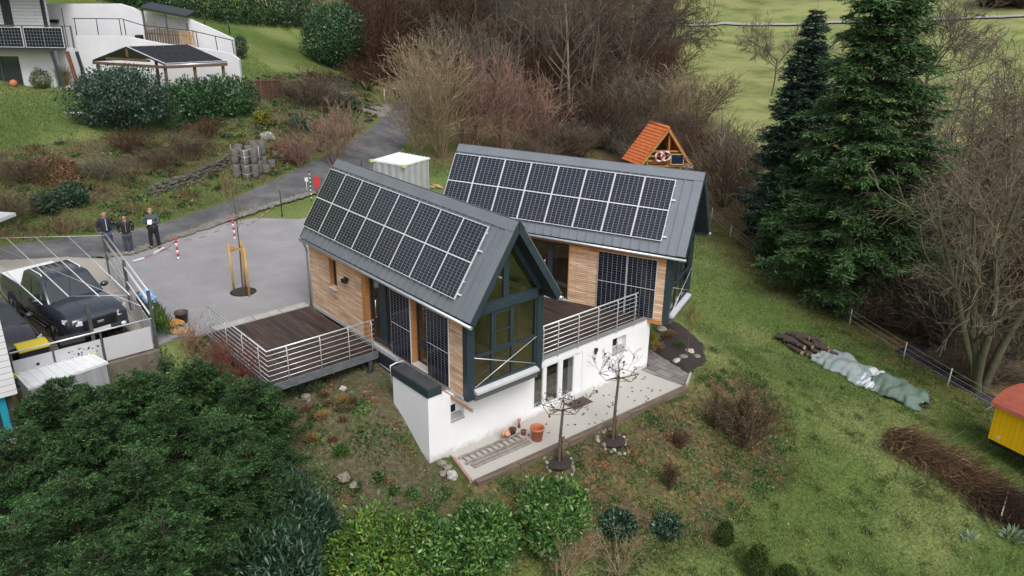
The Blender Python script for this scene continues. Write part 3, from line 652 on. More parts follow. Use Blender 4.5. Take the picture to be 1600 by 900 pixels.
    so = MB()
    for s in (-1, 1):      # soffit lining above the posts
        a, c = sorted((s * (WV - .219), s * (WB - .2))); so.box(8.44, min(s * .9, s * WV), 2.421, G - .04, max(s * .9, s * WV), 2.60) if False else None
    si = MB(); si.extrude([(8.60, -1.12, .268), (8.76, -1.12, .215), (8.76, -1.12, .15), (8.60, -1.12, .15)], (0, 2.27, 0)); B(si, 'sill', palegrey)
    us = MB(); us.box(8.44, -1.134, -.04, 8.70, WV - .225, .148); B(us, 'floor_edge', mat('dark_grey_sheet', (.10, .105, .11), .5))
    for (a, c) in (((G + .05, -1.16, 1.26), (G + .05, 1.05, .40)), ((G + .07, 1.05, 1.25), (G + .07, -1.16, .38))):
        bR = MB(); bR.tube([a, c], .009, 6); B(bR, 'brace_rod', steel)
    # --- panels on the western slope
    up = (0, WB / SL, WH / SL); nv = np.array([0, -WH / SL, WB / SL]); s1 = .381 + 2.09
    for k in range(8):
        o = np.array([.0 + k * 1.03, -WB * s1 / SL, RZ - WH * s1 / SL]) + nv * .085
        place_panel(PV_ROOF, t, o, (1, 0, 0), up)
    cl = MB()
    for s in (.55, 1.05, 1.95, 2.3):
        p = np.array([0, -WB * s / SL, RZ - WH * s / SL]) + nv * .062
        cl.bar(p + np.array([-.02, 0, 0]), p + np.array([8.36 if s in (1.05, 2.3) else 8.24, 0, 0]), .045, .04, 0, up=nv)
    B(cl, 'mounting_rail', whitemetal)
    return t
cab1 = cabin((0, 0, ZF), 0, 'nearer dark-roofed timber cabin with a glazed gable, by the entrance terrace', 1)
cab2 = cabin((.19, 4.906, ZF - .083), .3945, 'farther dark-roofed timber cabin set behind and to the right, facing the roof terrace', 2)
# white cupboard standing inside the farther cabin, seen through its door
M2 = rotz(.3945)
q = M2 @ np.array([4.75, .75, 0]) + np.array([.19, 4.906, ZF - .02])
cu = thing('cupboard', tuple(q), 'white cupboard on a wooden base behind the glass door of the farther cabin', 'cupboard', .3945)
b_ = MB(); b_.box(-.45, -.25, .35, .45, .25, .95); b_.build('body', mat('white_lacquer', (.75, .75, .74), .4), cu, world=False, bevel=.01)
b_ = MB(); b_.box(-.47, -.27, 0, .47, .27, .345); b_.box(-.47, -.27, .953, .47, .27, .99); b_.build('frame', ply, cu, world=False)

# ------------------------------------------------------------------ white basement under both cabins
bs = thing('basement', (8.05, 0, 0), 'white rendered basement storey under the cabins, with glazed doors to the patio', 'basement')
X0 = 8.05
w = MB()
# front wall, pieces round the door recess and the two small windows
def fw(y0, y1, z0, z1, x=X0, d=.35): w.box(x - d, y0, z0, x, y1, z1)
fw(-2.24, -1.50, -.35, 1.84); w.box(6.34, -2.24, 1.842, X0, -1.82, 2.028); fw(-1.50, -1.03, -.35, 1.05); fw(-1.50, -1.03, 1.55, 1.84); fw(-1.03, 1.58, -.35, 1.84)
fw(1.58, 3.66, -.35, .20); fw(1.58, 3.66, 1.60, 1.84); fw(3.66, 5.03, -.35, 1.84); fw(5.03, 5.69, -.35, 1.07); fw(5.03, 5.69, 1.59, 1.84); fw(5.69, 6.88, -.35, 1.84)
w.box(6.34, -2.24, -.35, X0 - .351, -1.95, 1.84); w.box(6.34, -1.949, .2, 6.6, -1.3, 1.84)
w.box(2.4, 6.60, -.3, X0 - .351, 6.88, 1.84); w.box(4.35, -1.30, .2, 6.2, -1.1, 1.84)
# splayed reveal to the right of the glazing
w.extrude([(X0 - .10, 3.37, .202), (X0 - .015, 3.655, .202), (X0 - .34, 3.655, .202), (X0 - .34, 3.37, .202)], (0, 0, 1.395))
w.build('wall', render_white, bs)
rf = MB(); rf.prism([(2.4, -1.28), (X0 - .36, -1.28), (X0 - .36, 6.58), (2.4, 6.58)], 1.50, 1.70); rf.build('ceiling', render_white, bs)
wf = mat('white_window_frame', (.78, .78, .80), .45)
gd = MB(); xg = X0 - .09; e = .075
ys = [1.60, 2.10, 2.72, 3.36]
gd.box(xg, 1.585, .202, xg + .07, 3.36, .28); gd.box(xg, 1.585, 1.54, xg + .07, 3.36, 1.598)
for a, c in ((1.585, 1.64), (1.985, 2.14), (2.63, 2.82), (3.29, 3.36)): gd.box(xg, a, .28, xg + .07, c, 1.54)
go = gd.build('patio_door', wf, bs)
for a, c in ((1.64, 1.985), (2.14, 2.63), (2.82, 3.29)):
    p = MB(); p.box(xg + .03, a, .28, xg + .042, c, 1.54); p.build('pane', glass, go)
bk = MB(); bk.box(X0 - 2.6, 1.2, .1, X0 - 2.5, 4.2, 1.5); bk.box(X0 - 2.5, 1.2, .05, X0 - .36, 4.2, .118); bk.build('room', mat('dim_room', (.25, .22, .2), .8), bs)
def small_window(y0, y1, z0, z1, gy):
    f = MB(); f.box(X0 - .22, y0, z0 + .12, X0 - .17, y1, z1); o = f.build('window', wf, bs)
    p = MB(); p.box(X0 - .169, y0 + .02, z0 + .16, X0 - .16, gy, z1 - .02); p.build('pane', mat('dark_pane', (.02, .022, .026), .08), o)
    s_ = MB(); s_.extrude([(X0 + .03, y0 + .002, z0 - .02), (X0 - .23, y0 + .002, z0 + .13), (X0 - .23, y0 + .002, z0 + .10), (X0 + .03, y0 + .002, z0 - .05)], (0, y1 - y0 - .004, 0)); s_.build('sill', mat('grey_sill', (.30, .30, .31), .6), o)
small_window(-1.50, -1.03, 1.05, 1.55, -1.22); small_window(5.03, 5.69, 1.07, 1.59, 5.42)
la = MB(); la.box(X0 + .002, 4.17, 1.42, X0 + .07, 4.28, 1.53); la.box(X0 + .002, 4.19, 1.33, X0 + .05, 4.26, 1.418); la.build('wall_lamp', black, bs)
cp = MB(); felt = mat('dark_felt', (.045, .047, .05), .8, var=.3, scale=3)
cp.box(6.30, -2.265, 2.03, X0 + .025, -1.80, 2.27); cp.build('parapet_cap', [slate], bs)
ft = MB(); ft.box(6.33, -2.235, 2.272, X0 - .005, -1.83, 2.282); ft.build('flat_roof', felt, bs)
tr = MB(); tr.tube([(6.27, -2.25, 1.75), (6.27, -2.25, 2.30), (6.29, -2.1, 2.34), (6.30, -1.82, 2.34)], .02, 6); tr.build('edge_strip', whitemetal, bs)
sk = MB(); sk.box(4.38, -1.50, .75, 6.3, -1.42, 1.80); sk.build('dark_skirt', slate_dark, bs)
tp = MB(); tp.bar((6.0, -1.47, 1.80), (9.0, -1.47, 1.80), .05, .12); tp.build('trim_plank', mat('weathered_plank', (.40, .27, .19), .8, var=.3, scale=4), bs)
sr = MB(); sr.tube([(4.5, -1.54, 1.45), (6.25, -1.54, 1.42)], .018, 6); sr.build('pipe', whitemetal, bs)
# ------------------------------------------------------------------ terraces
deckm = brickmat('dark_decking', (.040, .030, .027), (.085, .052, .042), (.008, .007, .006), 2.6, .14, .008, axes='xy', rough=.5, noise=.45, ns=2.5, bump=.5)
deckm2 = brickmat('brown_decking', (.050, .036, .030), (.075, .052, .043), (.010, .008, .007), 2.6, .14, .008, axes='xy', rough=.5, noise=.35, ns=2.5, bump=.5)
def railing(t, segs, z0, h, n, nbars=6):
    """tube railing following the corner points; posts as sub-parts"""
    r = MB(); r.tube([(p[0], p[1], z0 + h) for p in segs], .024, 8)
    top = r.build('handrail', steel, t)
    for k in range(nbars):
        m = MB(); z = z0 + .12 + k * (h - .26) / (nbars - 1)
        m.tube([(p[0], p[1], z) for p in segs], .011, 6); m.build('rail', steel, top)
    for i in range(len(segs) - 1):
        a = np.array(segs[i]); b = np.array(segs[i + 1])
        for f in n[i]:
            p = a + (b - a) * f; d = (b - a) / np.linalg.norm(b - a); nr = np.array([d[1], -d[0]])
            m = MB(); q = p + nr * .03
            m.tube([(q[0], q[1], z0 - .14), (q[0], q[1], z0 + h - .10), (p[0], p[1], z0 + h - .025)], .015, 6); m.build('post', steel, top)
    return top
t = thing('terrace', (2.2, -3.2, 1.86), 'dark wooden entrance terrace with a steel railing beside the nearer cabin', 'terrace')
b = MB(); b.box(0, -4.98, 1.80, 4.40, -1.53, 1.86); b.build('decking', deckm, t)
b = MB(); b.box(-.01, -5.04, 1.62, 4.46, -4.985, 1.855); b.box(4.405, -4.98, 1.62, 4.46, -1.53, 1.855); b.box(.0, -4.98, 1.62, 4.40, -4.9, 1.795); b.box(0, -3.3, 1.62, 4.4, -3.2, 1.795); b.build('frame', mat('galvanised_beam', (.20, .22, .24), .5, .5, var=.2, scale=4), t)
for x, y in ((4.3, -4.9), (4.3, -2.0), (2.2, -4.9)):
    b = MB(); b.box(x - .05, y - .05, gz(x, y) - .2, x + .05, y + .05, 1.619); b.build('support', slate_dark, t)
railing(t, [(.28, -5.02), (4.43, -5.02), (4.43, -1.62)], 1.86, 1.04, [(.06, .34, .62, .88), (.17, .47, .74, .97)])
for k, (a, c) in enumerate(((332, 398), (398, 442), (442, 486))):
    pa = at_z(a, 514 - (a - 332) * .235, 1.90); pb = at_z(c, 514 - (c - 332) * .235, 1.90)
    b = MB(); b.box(-.36, pa[1] + .015, 1.80, -.01, pb[1] - .015, 1.905 - .004 * k)
    o = b.build('stone_slab', mat('pale_stone', (.38, .36, .34), .85, var=.2, scale=5, bump=.3), origin=(-.18, (pa[1] + pb[1]) / 2, 1.8), bevel=.008)
    tag(o, ['pale stone slab by the open corner of the terrace railing', 'pale stone slab in the middle of the terrace edge', 'pale stone slab nearest the cabin along the terrace edge'][k], 'stone slab', 'stone slabs edging the terrace')
rt = thing('roof_terrace', (6, 3.5, 1.95), 'dark decked roof terrace with a steel railing between the two cabins', 'terrace')
q = lambda u, v: tuple((M2 @ np.array([u, v, 0]) + np.array([.19, 4.906, 0]))[:2])
b = MB(); b.prism([(1.6, 1.385), (7.98, 1.385), (7.98, 6.60), q(7.9, -1.385), q(1.6, -1.385)], 1.86, 1.925); b.build('decking', deckm2, rt)
b = MB(); b.box(7.985, 1.40, 1.845, 8.085, 6.62, 1.94); b.build('edge_trim', mat('grey_edge', (.22, .225, .23), .5), rt)
railing(rt, [(8.06, 1.45), (8.06, 6.12)], 1.94, 1.0, [(.10, .23, .415, .60, .79, .975)])
# ------------------------------------------------------------------ patio and its edging
agg = mat('washed_concrete', (.36, .345, .315), .92, scale=28, c2=(.53, .51, .47), bump=.5, bscale=60, detail=11)
flat_sheet('patio', [(8.052, -1.55), (8.30, -1.56), (9.46, -1.84), (9.52, -.4), (9.58, 1.4), (9.72, 6.75), (8.40, 6.56), (8.052, 6.56)], 0, agg)
slatem = brickmat('slate_paving', (.17, .155, .15), (.28, .255, .24), (.07, .065, .06), .62, .31, .012, axes='xy', noise=.4, ns=3)
flat_sheet('path', [(8.41, 6.575), (9.72, 6.765), (9.80, 6.9), (9.34, 7.55), (7.3, 8.0), (7.0, 7.4), (8.06, 7.0), (8.06, 6.575)], .004, slatem)
sleeper = mat('weathered_sleeper', (.14, .105, .075), .9, var=.4, scale=3, bump=.4, stretch=(4, .6, 4))
ed = [(9.47, -1.84), (9.53, -.4), (9.59, 1.4), (9.66, 4.0), (9.735, 6.76)]
lab = ['weathered timber edging of the patio, below the pots', 'weathered timber edging of the patio, by the first staked tree', 'weathered timber edging of the patio, behind the second staked tree', 'weathered timber edging of the patio, at the slate path']
for k in range(4):
    b = MB(); a = np.array([*ed[k], -.14]); c = np.array([*ed[k + 1], -.14]); n_ = np.array([.11, 0, 0]); dd = (c - a) * .004
    b.bar(a + n_ + dd, c + n_ - dd, .20, .38); o = b.build('timber_edging', sleeper, origin=a, bevel=.01); tag(o, lab[k], 'edging', 'timbers edging the patio')
b = MB(); b.bar((9.80, 6.80, .0), (9.39, 7.56, .0), .06, .2); o = b.build('stone_edging', mat('pale_edge', (.42, .38, .31), .8, var=.2), origin=(9.6, 7.2, 0)); tag(o, 'thin pale edging along the outer end of the slate path', 'edging')
b = MB(); b.bar((8.28, -1.60, .0), (9.44, -1.90, .0), .07, .12); o = b.build('brick_edging', mat('reddish_brick', (.33, .20, .15), .9, var=.3, scale=9), origin=(8.8, -1.7, 0)); tag(o, 'reddish brick edging at the left end of the patio', 'edging')
# mulch bed beside the path
mul = mat('bark_mulch', (.018, .013, .013), .95, scale=30, c2=(.06, .044, .040), bump=1.0, bscale=40)
def draped(name, poly, m, dz=.03, step=.12, kind='structure', relief=.0, seed=2):
    P = np.array(poly); xs = np.arange(P[:, 0].min(), P[:, 0].max() + step, step); ys_ = np.arange(P[:, 1].min(), P[:, 1].max() + step, step)
    A, Bq = np.meshgrid(xs, ys_, indexing='ij'); sd = sdist(poly, A, Bq)
    Z = hz(A, Bq) + dz + relief * (vnoise(A, Bq, 3, seed) - .3) + np.clip(-sd, 0, .3) * .2 - .03
    Z = np.where(sd > 0, hz(A, Bq) - .08, Z)
    ii = np.arange(A.size).reshape(A.shape); F = np.stack([ii[:-1, :-1], ii[1:, :-1], ii[1:, 1:], ii[:-1, 1:]], -1).reshape(-1, 4)
    keep = (sd.ravel()[F] < step * 1.5).any(1); F = F[keep]; u, inv = np.unique(F, return_inverse=True)
    V = np.c_[A.ravel(), Bq.ravel(), Z.ravel()][u]; o = np_mesh(name, V, inv.reshape(-1, 4), m, smooth=True); return tag(o, kind=kind)
draped('mulch_bed', [(7.4, 8.05), (9.3, 7.65), (9.0, 9.0), (8.2, 9.9), (7.0, 10.4), (6.2, 10.2)], mul, .06, relief=.08)
# ------------------------------------------------------------------ things on the patio
terra = mat('terracotta', (.52, .17, .085), .75, var=.15, scale=6)
terra_pale = mat('pale_terracotta', (.58, .32, .20), .85, var=.2, scale=6)
soilm = mat('potting_soil', (.05, .037, .028), .95, var=.4, scale=20)
def pot(px, py, r, h, m, label, z=0.0, soil=True, fill=.75, rim=True):
    p = at_z(px, py, z); t = thing('flower_pot', tuple(p), label, 'flower pot', group='flower pots on the patio')
    b = MB(); pr = [(r * .74, 0), (r * .97, h * .84)]
    if rim: pr += [(r * 1.06, h * .84), (r * 1.08, h), (r * .95, h), (r * .90, h * .80), (r * .70, .03)]
    else: pr += [(r, h), (r * .93, h), (r * .70, .03)]
    b.lathe(pr, (0, 0, 0), 26); b.build('pot', m, t, world=False)
    if soil:
        b = MB(); b.lathe([(r * .88, h * fill), (r * .5, h * fill + .02), (.001, h * fill + .03)], (0, 0, 0), 18, capb=False); b.build('soil', soilm, t, world=False)
    return t
pot(839, 687, .20, .42, terra, 'large empty terracotta pot standing by the patio doors', soil=False)
pot(791, 684, .125, .17, terra_pale, 'pale terracotta pot with two smaller pots tumbled inside it')
pot(801, 678, .11, .19, mat('brown_clay', (.27, .10, .055), .7), 'brown clay pot full of dark dried plant, between the pale pot and the figurine', fill=.9)
pot(818, 679, .085, .15, mat('rust_clay', (.40, .13, .06), .6), 'small rust-brown pot next to the large terracotta pot')
p = at_z(790, 681, .17); t = thing('flower_pot', tuple(p), 'small orange pot lying on its side in the pale pot', 'flower pot', group='flower pots on the patio')
b = MB(); b.tube([(-.02, 0, .02), (.07, .03, .10)], [.05, .075], 12); b.build('pot', terra_pale, t, world=False)
b = MB(); b.tube([(-.05, -.06, .0), (-.07, -.03, .16)], [.045, .06], 12); b.build('rim', terra_pale, t, world=False)
p = at_z(801, 676, .17); rs = np.random.RandomState(4)
b = MB()
for k in range(60):
    a = rs.rand() * 6.28; d = np.array([math.cos(a) * .10, math.sin(a) * .10, .03 + .09 * rs.rand()]); q0 = np.array([*(rs.rand(2) - .5) * .08, .0]); b.tube([q0, q0 + d * rs.rand()], .006, 4)
o = b.build('withered_plant', mat('withered', (.05, .045, .035), .9), origin=p, world=False); tag(o, 'dark withered plant in the brown clay pot', 'plant')
p = at_z(811, 668, 0); t = thing('figurine', tuple(p), 'small pink-headed garden figurine standing against the white wall', 'figurine')
b = MB(); b.lathe([(.035, 0), (.05, .03), (.03, .12), (.022, .20)], (0, 0, 0), 12, capt=True); b.build('base', mat('wine_glaze', (.18, .05, .05), .4), t, world=False)
b = MB(); b.ball((0, 0, .26), .055, 12, 8); b.build('head', mat('pink_glaze', (.55, .20, .22), .35), t, world=False)
wood_old = mat('silvered_wood', (.26, .23, .21), .9, var=.35, scale=6, bump=.3)
la = at_z(722, 720, .05); lb = at_z(817, 681, .05)
dv_ = (lb - la); Ln = np.linalg.norm(dv_); dv_ /= Ln; nv_ = np.array([-dv_[1], dv_[0], 0])
t = thing('ladder', tuple(la), 'old grey wooden ladder lying on the patio beside the pots', 'ladder')
for s in (-.17, .17):
    b = MB(); b.bar(la + nv_ * s, lb + nv_ * s, .045, .07); b.build('rail', wood_old, t)
for k in range(11):
    c = la + dv_ * (.12 + k * (Ln - .24) / 10); b = MB(); b.bar(c - nv_ * .15, c + nv_ * .15, .035, .03); b.build('rung', wood_old, t)
for k, off in enumerate((-.30, -.42)):
    a = la + dv_ * .1 + nv_ * off; c = lb + dv_ * .0 + nv_ * (off + .04); a[2] = c[2] = .025
    b = MB(); b.bar(a, c, .075, .035); o = b.build('plank', wood_old, origin=a); tag(o, ['grey plank lying right along the old ladder', 'outer grey plank beside the old ladder on the patio'][k], 'plank', 'planks by the ladder')
p = at_z(905, 630, .0); t = thing('doormat', tuple(p), 'dark ribbed doormat lying in front of the white patio doors', 'doormat', rz=0)
b = MB(); b.box(-.22, -.4, .002, .22, .4, .014); b.build('mat', mat('rubber_mat', (.06, .05, .05), .9), t, world=False)
b = MB()
for k in range(11): b.box(-.21, -.38 + k * .074, .015, .21, -.36 + k * .074, .024)
b.build('ribs', mat('mat_rib', (.16, .12, .11), .9), t, world=False)
# loose field stones
stone = mat('field_stone', (.22, .19, .16), .9, var=.35, scale=5, bump=.5, bscale=18)
stone_pale = mat('pale_boulder', (.42, .40, .37), .9, var=.25, scale=5, bump=.4)
def boulder(px, py, r, label, m=stone, seed=1, group=None, z=None):
    p = hit(px, py) if z is None else at_z(px, py, z); rg = random.Random(seed); b = MB()
    b.ball((0, 0, r * .35), (r, r * (.6 + .4 * rg.random()), r * .62), 9, 6, R=rotz(rg.random() * 6), jit=.22, rng=rg)
    o = b.build('stone', m, origin=p, world=False, smooth=False); tag(o, label, 'stone', group); return o
boulder(690, 727, .17, 'brown stone against the foot of the white wall corner', seed=3)
boulder(700, 733, .14, 'flat brown stone next to the brick edging', seed=5)
boulder(693, 742, .12, 'lowest brown stone below the white wall corner', seed=6)
boulder(706, 746, .20, 'pale flat slab sticking out of the bed below the patio corner', stone_pale, seed=8)
boulder(537, 750, .22, 'grey rock lying in the lower part of the planted bed', stone, seed=9)
boulder(553, 760, .14, 'small grey rock beside the larger one in the planted bed', stone, seed=10)
boulder(478, 624, .17, 'flat grey rock near the end of the entrance terrace', stone, seed=11)
boulder(536, 609, .12, 'small pale rock among the plants below the terrace', stone_pale, seed=12)
boulder(1034, 517, .20, 'whitish boulder at the top edge of the mulch bed', stone_pale, seed=13)
for k, (x, y, r, l) in enumerate(((1058, 566, .16, 'rusty-edged boulder at the lower tip of the mulch bed'), (1068, 562, .2, 'grey boulder left of the young tree by the mulch bed'), (1078, 552, .17, 'pale boulder right of the young tree by the mulch bed'), (1088, 560, .16, 'outermost boulder beside the mulch bed'))):
    boulder(x, y, r, l, stone if k in (1, 3) else stone_pale, seed=20 + k, group='boulders by the mulch bed')
# tyre and hose under the terrace
p = at_z(572, 580, 1.25); t = thing('tyre', tuple(p), 'black car tyre leaning in the dark under the entrance terrace', 'tyre')
b = MB(); V = []
for i in range(28):
    a = 2 * math.pi * i / 28
    for j in range(8):
        c = 2 * math.pi * j / 8; rr = .24 + .09 * math.cos(c); V.append((rr * math.cos(a), .10 * math.sin(c) + .12 * math.sin(a), rr * math.sin(a) * .93 + .1))
b.add(V, [(i * 8 + j, i * 8 + (j + 1) % 8, ((i + 1) % 28) * 8 + (j + 1) % 8, ((i + 1) % 28) * 8 + j) for i in range(28) for j in range(8)], 0, True); b.build('tread', mat('tyre_rubber', (.014, .014, .015), .7, bump=.2), t, world=False)
# ------------------------------------------------------------------ gravel yard: tubs, wood, young tree with stakes, chain posts
def tub(px, py, r, h, m, label, fillm):
    p = at_z(px, py, 1.85); t = thing('tub', tuple(p), label, 'tub')
    b = MB(); b.lathe([(r * .8, 0), (r * .98, h * .88), (r * 1.07, h * .88), (r * 1.07, h), (r * .94, h), (r * .76, .03)], (0, 0, 0), 22); b.build('tub', m, t, world=False)
    b = MB(); b.lathe([(r * .88, h * .72), (r * .4, h * .8), (.001, h * .78)], (0, 0, 0), 16, capb=False); b.build('contents', fillm, t, world=False)
tub(251, 498, .125, .26, black, 'small black plastic bucket on the gravel', mat('dark_water', (.01, .01, .011), .2))
tub(285, 503, .21, .36, mat('brown_bucket', (.075, .05, .042), .6), 'wide brown tub full of earth and twigs on the gravel', soilm)
logm = mat('split_log', (.50, .27, .075), .75, var=.3, scale=8); rg = random.Random(5); c0 = at_z(266, 511, 1.86)
for k in range(12):
    o_ = c0 + np.array([rg.uniform(-.12, .12), -.30 + .055 * k, .05 + .05 * (k % 3)]); a = rg.uniform(-.25, .25); d = rotz(a + .5) @ np.array([.19, 0, .0])
    b = MB(); b.tube([-d, d], .045, 6, smooth=False); o = b.build('firewood_log', logm, origin=o_, world=False)
    tag(o, 'split yellow log in the loose heap on the gravel', 'log', 'split logs heaped on the gravel')
p = at_z(283, 536, 1.5); b = MB(); b.ball((0, 0, .1), (.42, .15, .1), 14, 8, R=rotz(.9), jit=.12, rng=rg); o = b.build('sack', mat('tan_sack', (.40, .26, .12), .8, var=.25, scale=8), origin=(p[0], p[1], gz(p[0], p[1]) + .02), world=False); tag(o, 'tan sack lying below the edge of the gravel', 'sack')
stake = mat('pine_stake', (.50, .30, .105), .75, var=.2, scale=5, stretch=(1, 1, .3))
tb_ = at_z(380, 456, 1.85)
b = MB(); b.lathe([(.46, 0.004), (.36, .05), (.12, .07), (.001, .06)], (0, 0, 0), 20); o = b.build('mulch_ring', mul, origin=tb_, world=False); tag(o, 'round patch of dark mulch around the staked young tree', 'mulch ring')
t = thing('tree_support', tuple(tb_), 'three tall pine stakes joined by slats round the young yard tree', 'tree support')
sp_ = [at_z(366, 456, 1.85), at_z(390, 463, 1.85), at_z(384, 449, 1.85)]; tops = []
for s in sp_:
    b = MB(); e = s + np.array([0, 0, 1.78]); b.tube([s, e], .042, 8); b.build('stake', stake, t); tops.append(e)
for k in range(3):
    b = MB(); a = tops[k] - np.array([0, 0, .08 + .09 * k]); c = tops[(k + 1) % 3] - np.array([0, 0, .08 + .09 * k]); dd = (c - a) * .06; b.bar(a - dd, c + dd, .022, .085); b.build('slat', stake, t)
red = mat('red_paint', (.55, .035, .045), .5); whitep = mat('white_paint', (.72, .72, .72), .5)
def chain_post(px, py, label):
    p = at_z(px, py, 1.85); t = thing('barrier_post', tuple(p), label, 'post', group='red and white barrier posts')
    for k in range(6):
        b = MB(); b.tube([(0, 0, .14 * k), (0, 0, .14 * (k + 1))], .045, 10); b.build('band', red if k % 2 else whitep, t, world=False)
    b = MB(); b.ball((0, 0, .87), .055, 10, 6); b.build('cap', red, t, world=False); return p
pa = chain_post(279, 406, 'red and white banded post at the yard edge nearer the three people'); pb = chain_post(367, 374, 'red and white banded post at the yard edge behind the young staked tree')
def chain(pts, label):
    b = MB(); n = 0
    for a, c in zip(pts[:-1], pts[1:]):
        a = np.array(a); c = np.array(c); L = np.linalg.norm(c - a); k = max(1, int(L / .32))
        for i in range(k):
            b.bar(a + (c - a) * i / k, a + (c - a) * (i + 1) / k, .020, .018, mi=n % 2); n += 1
    o = b.build('barrier_chain', [mat('worn_white', (.45, .42, .42), .7), mat('faded_red', (.38, .06, .07), .7)], origin=pts[0]); tag(o, label, 'chain')
g_ = lambda px, py: at_z(px, py, 1.90)
chain([pa + np.array([0, 0, .8]), pa * .75 + pb * .25 + np.array([0, 0, .62]), pa * .5 + pb * .5 + np.array([0, 0, .55]), pa * .25 + pb * .75 + np.array([0, 0, .62]), pb + np.array([0, 0, .8])], 'red and white plastic chain sagging between the two banded posts')
chain([pb + np.array([0, 0, .8]), g_(388, 352), g_(412, 335), g_(428, 322), g_(436, 312)], 'red and white chain running down from the far banded post along the road')
chain([pa + np.array([0, 0, .8]), g_(262, 388), g_(238, 398), g_(206, 408)], 'red and white chain lying towards the feet of the people')
for k, (a, c) in enumerate((((208, 408), (225, 403)), ((241, 395), (256, 387)))):
    A = g_(*a); Bq = g_(*c); b = MB(); b.bar(A, Bq, .07, .05); o = b.build('edge_strip', whitep, origin=A)
    tag(o, ['white strip on the gravel edge at the feet of the middle person', 'white strip lying at the feet of the right-hand person', 'white strip on the road edge between the two banded posts', 'white strip on the road edge just left of the far banded post'][k], 'strip', 'white strips along the yard edge')
def pole(px, py, h, r, m, name, label, cat, extra=None):
    p = hit(px, py); t = thing(name, tuple(p), label, cat)
    b = MB(); b.tube([(0, 0, -.1), (0, 0, h)], r, 8); b.build('pole', m, t, world=False)
    if extra: extra(t)
    return t
def foot(t):
    b = MB(); b.tube([(0, 0, 0), (0, 0, .05)], .06, 10); b.build('base', black, t, world=False)
pole(441, 338, 1.25, .025, black, 'metal_post', 'thin black post standing at the road edge left of the roof corner', 'post', foot)
pole(565, 264, .5, .03, black, 'metal_post', 'short black post by the road just behind the nearer roof ridge', 'post', foot)
def stripes(t):
    for k in range(7):
        b = MB(); b.tube([(0, 0, .1 + k * .2), (0, 0, .2 + k * .2)], .028, 8); b.build('stripe', whitep, t, world=False)
pole(487, 314, 1.5, .024, black, 'marker_pole', 'black and white striped marker pole beside the road', 'pole', stripes)
def plate(m, w, h, z):
    def f(t):
        R = rotz(math.atan2(CAM[1] - t.location.y, CAM[0] - t.location.x)); b = MB(); b.obox((0.03, 0, z), (.02, w, h), R); b.build('plate', m, t, world=False)
    return f
pole(480, 302, .75, .015, whitep, 'sign_post', 'tiny white sign plate left of the striped pole', 'sign', plate(whitep, .17, .2, .72))
pole(496, 306, .9, .03, red, 'sign_post', 'red plate on a post right of the striped pole', 'sign', plate(red, .28, .5, .75))
pole(538, 158, .55, .02, whitep, 'sign_post', 'small white plate among the brown shrubs above the driveway', 'sign', plate(whitep, .45, .25, .55))
pole(558, 171, .62, .06, whitep, 'delineator_post', 'white marker post at the corner of the small driveway', 'post', foot)
pole(601, 158, .95, .035, whitep, 'delineator_post', 'thin pale post left of the dark wheelie bin', 'post', foot)
def wheelie(p, rz, body, lid, label, w=.56, d=.62, h=.95):
    t = thing('wheelie_bin', tuple(p), label, 'bin', rz)
    b = MB(); b.extrude([(-w * .40, -d * .36, .05), (w * .40, -d * .36, .05), (w * .40, d * .36, .05), (-w * .40, d * .36, .05)], (0, 0, .001))
    V = [(-w*.40, -d*.36, .05), (w*.40, -d*.36, .05), (w*.40, d*.36, .05), (-w*.40, d*.36, .05), (-w/2, -d/2, h), (w/2, -d/2, h), (w/2, d/2, h), (-w/2, d/2, h)]
    b = MB(); b.add(V, [(0, 3, 2, 1), (4, 5, 6, 7), (0, 1, 5, 4), (1, 2, 6, 5), (2, 3, 7, 6), (3, 0, 4, 7)]); b.build('body', body, t, world=False, bevel=.02)
    b = MB(); b.extrude([(-w * .54, -d * .56, h + .004), (-w * .54, d * .54, h + .004), (-w * .54, d * .54, h + .06), (-w * .54, d * .2, h + .10), (-w * .54, -d * .4, h + .10), (-w * .54, -d * .56, h + .05)], (w * 1.08, 0, 0)); b.build('lid', lid, t, world=False, bevel=.015)
    for s in (-1, 1):
        b = MB(); b.tube([(s * w * .36, d * .42, .09), (s * w * .46, d * .42, .09)], .09, 12); b.build('wheel', black, t, world=False)
    b = MB(); b.tube([(-w * .4, d * .60, h - .02), (w * .4, d * .60, h - .02)], .018, 6); b.build('handle', black, t, world=False)
    return t
wheelie(hit(622, 156), .6, mat('grey_bin', (.05, .055, .062), .5), mat('pinkish_lid', (.42, .35, .33), .5), 'dark wheelie bin at the roadside where the road enters the wood', h=.92)
# side driveway off the road
gp = [(560, 172), (575, 167), (600, 163), (614, 161), (618, 168), (600, 182), (594, 184), (580, 178)]
draped('driveway', pxpoly(gp), mat('driveway_gravel', (.20, .185, .17), .95, var=.2, scale=20), .05, .3)
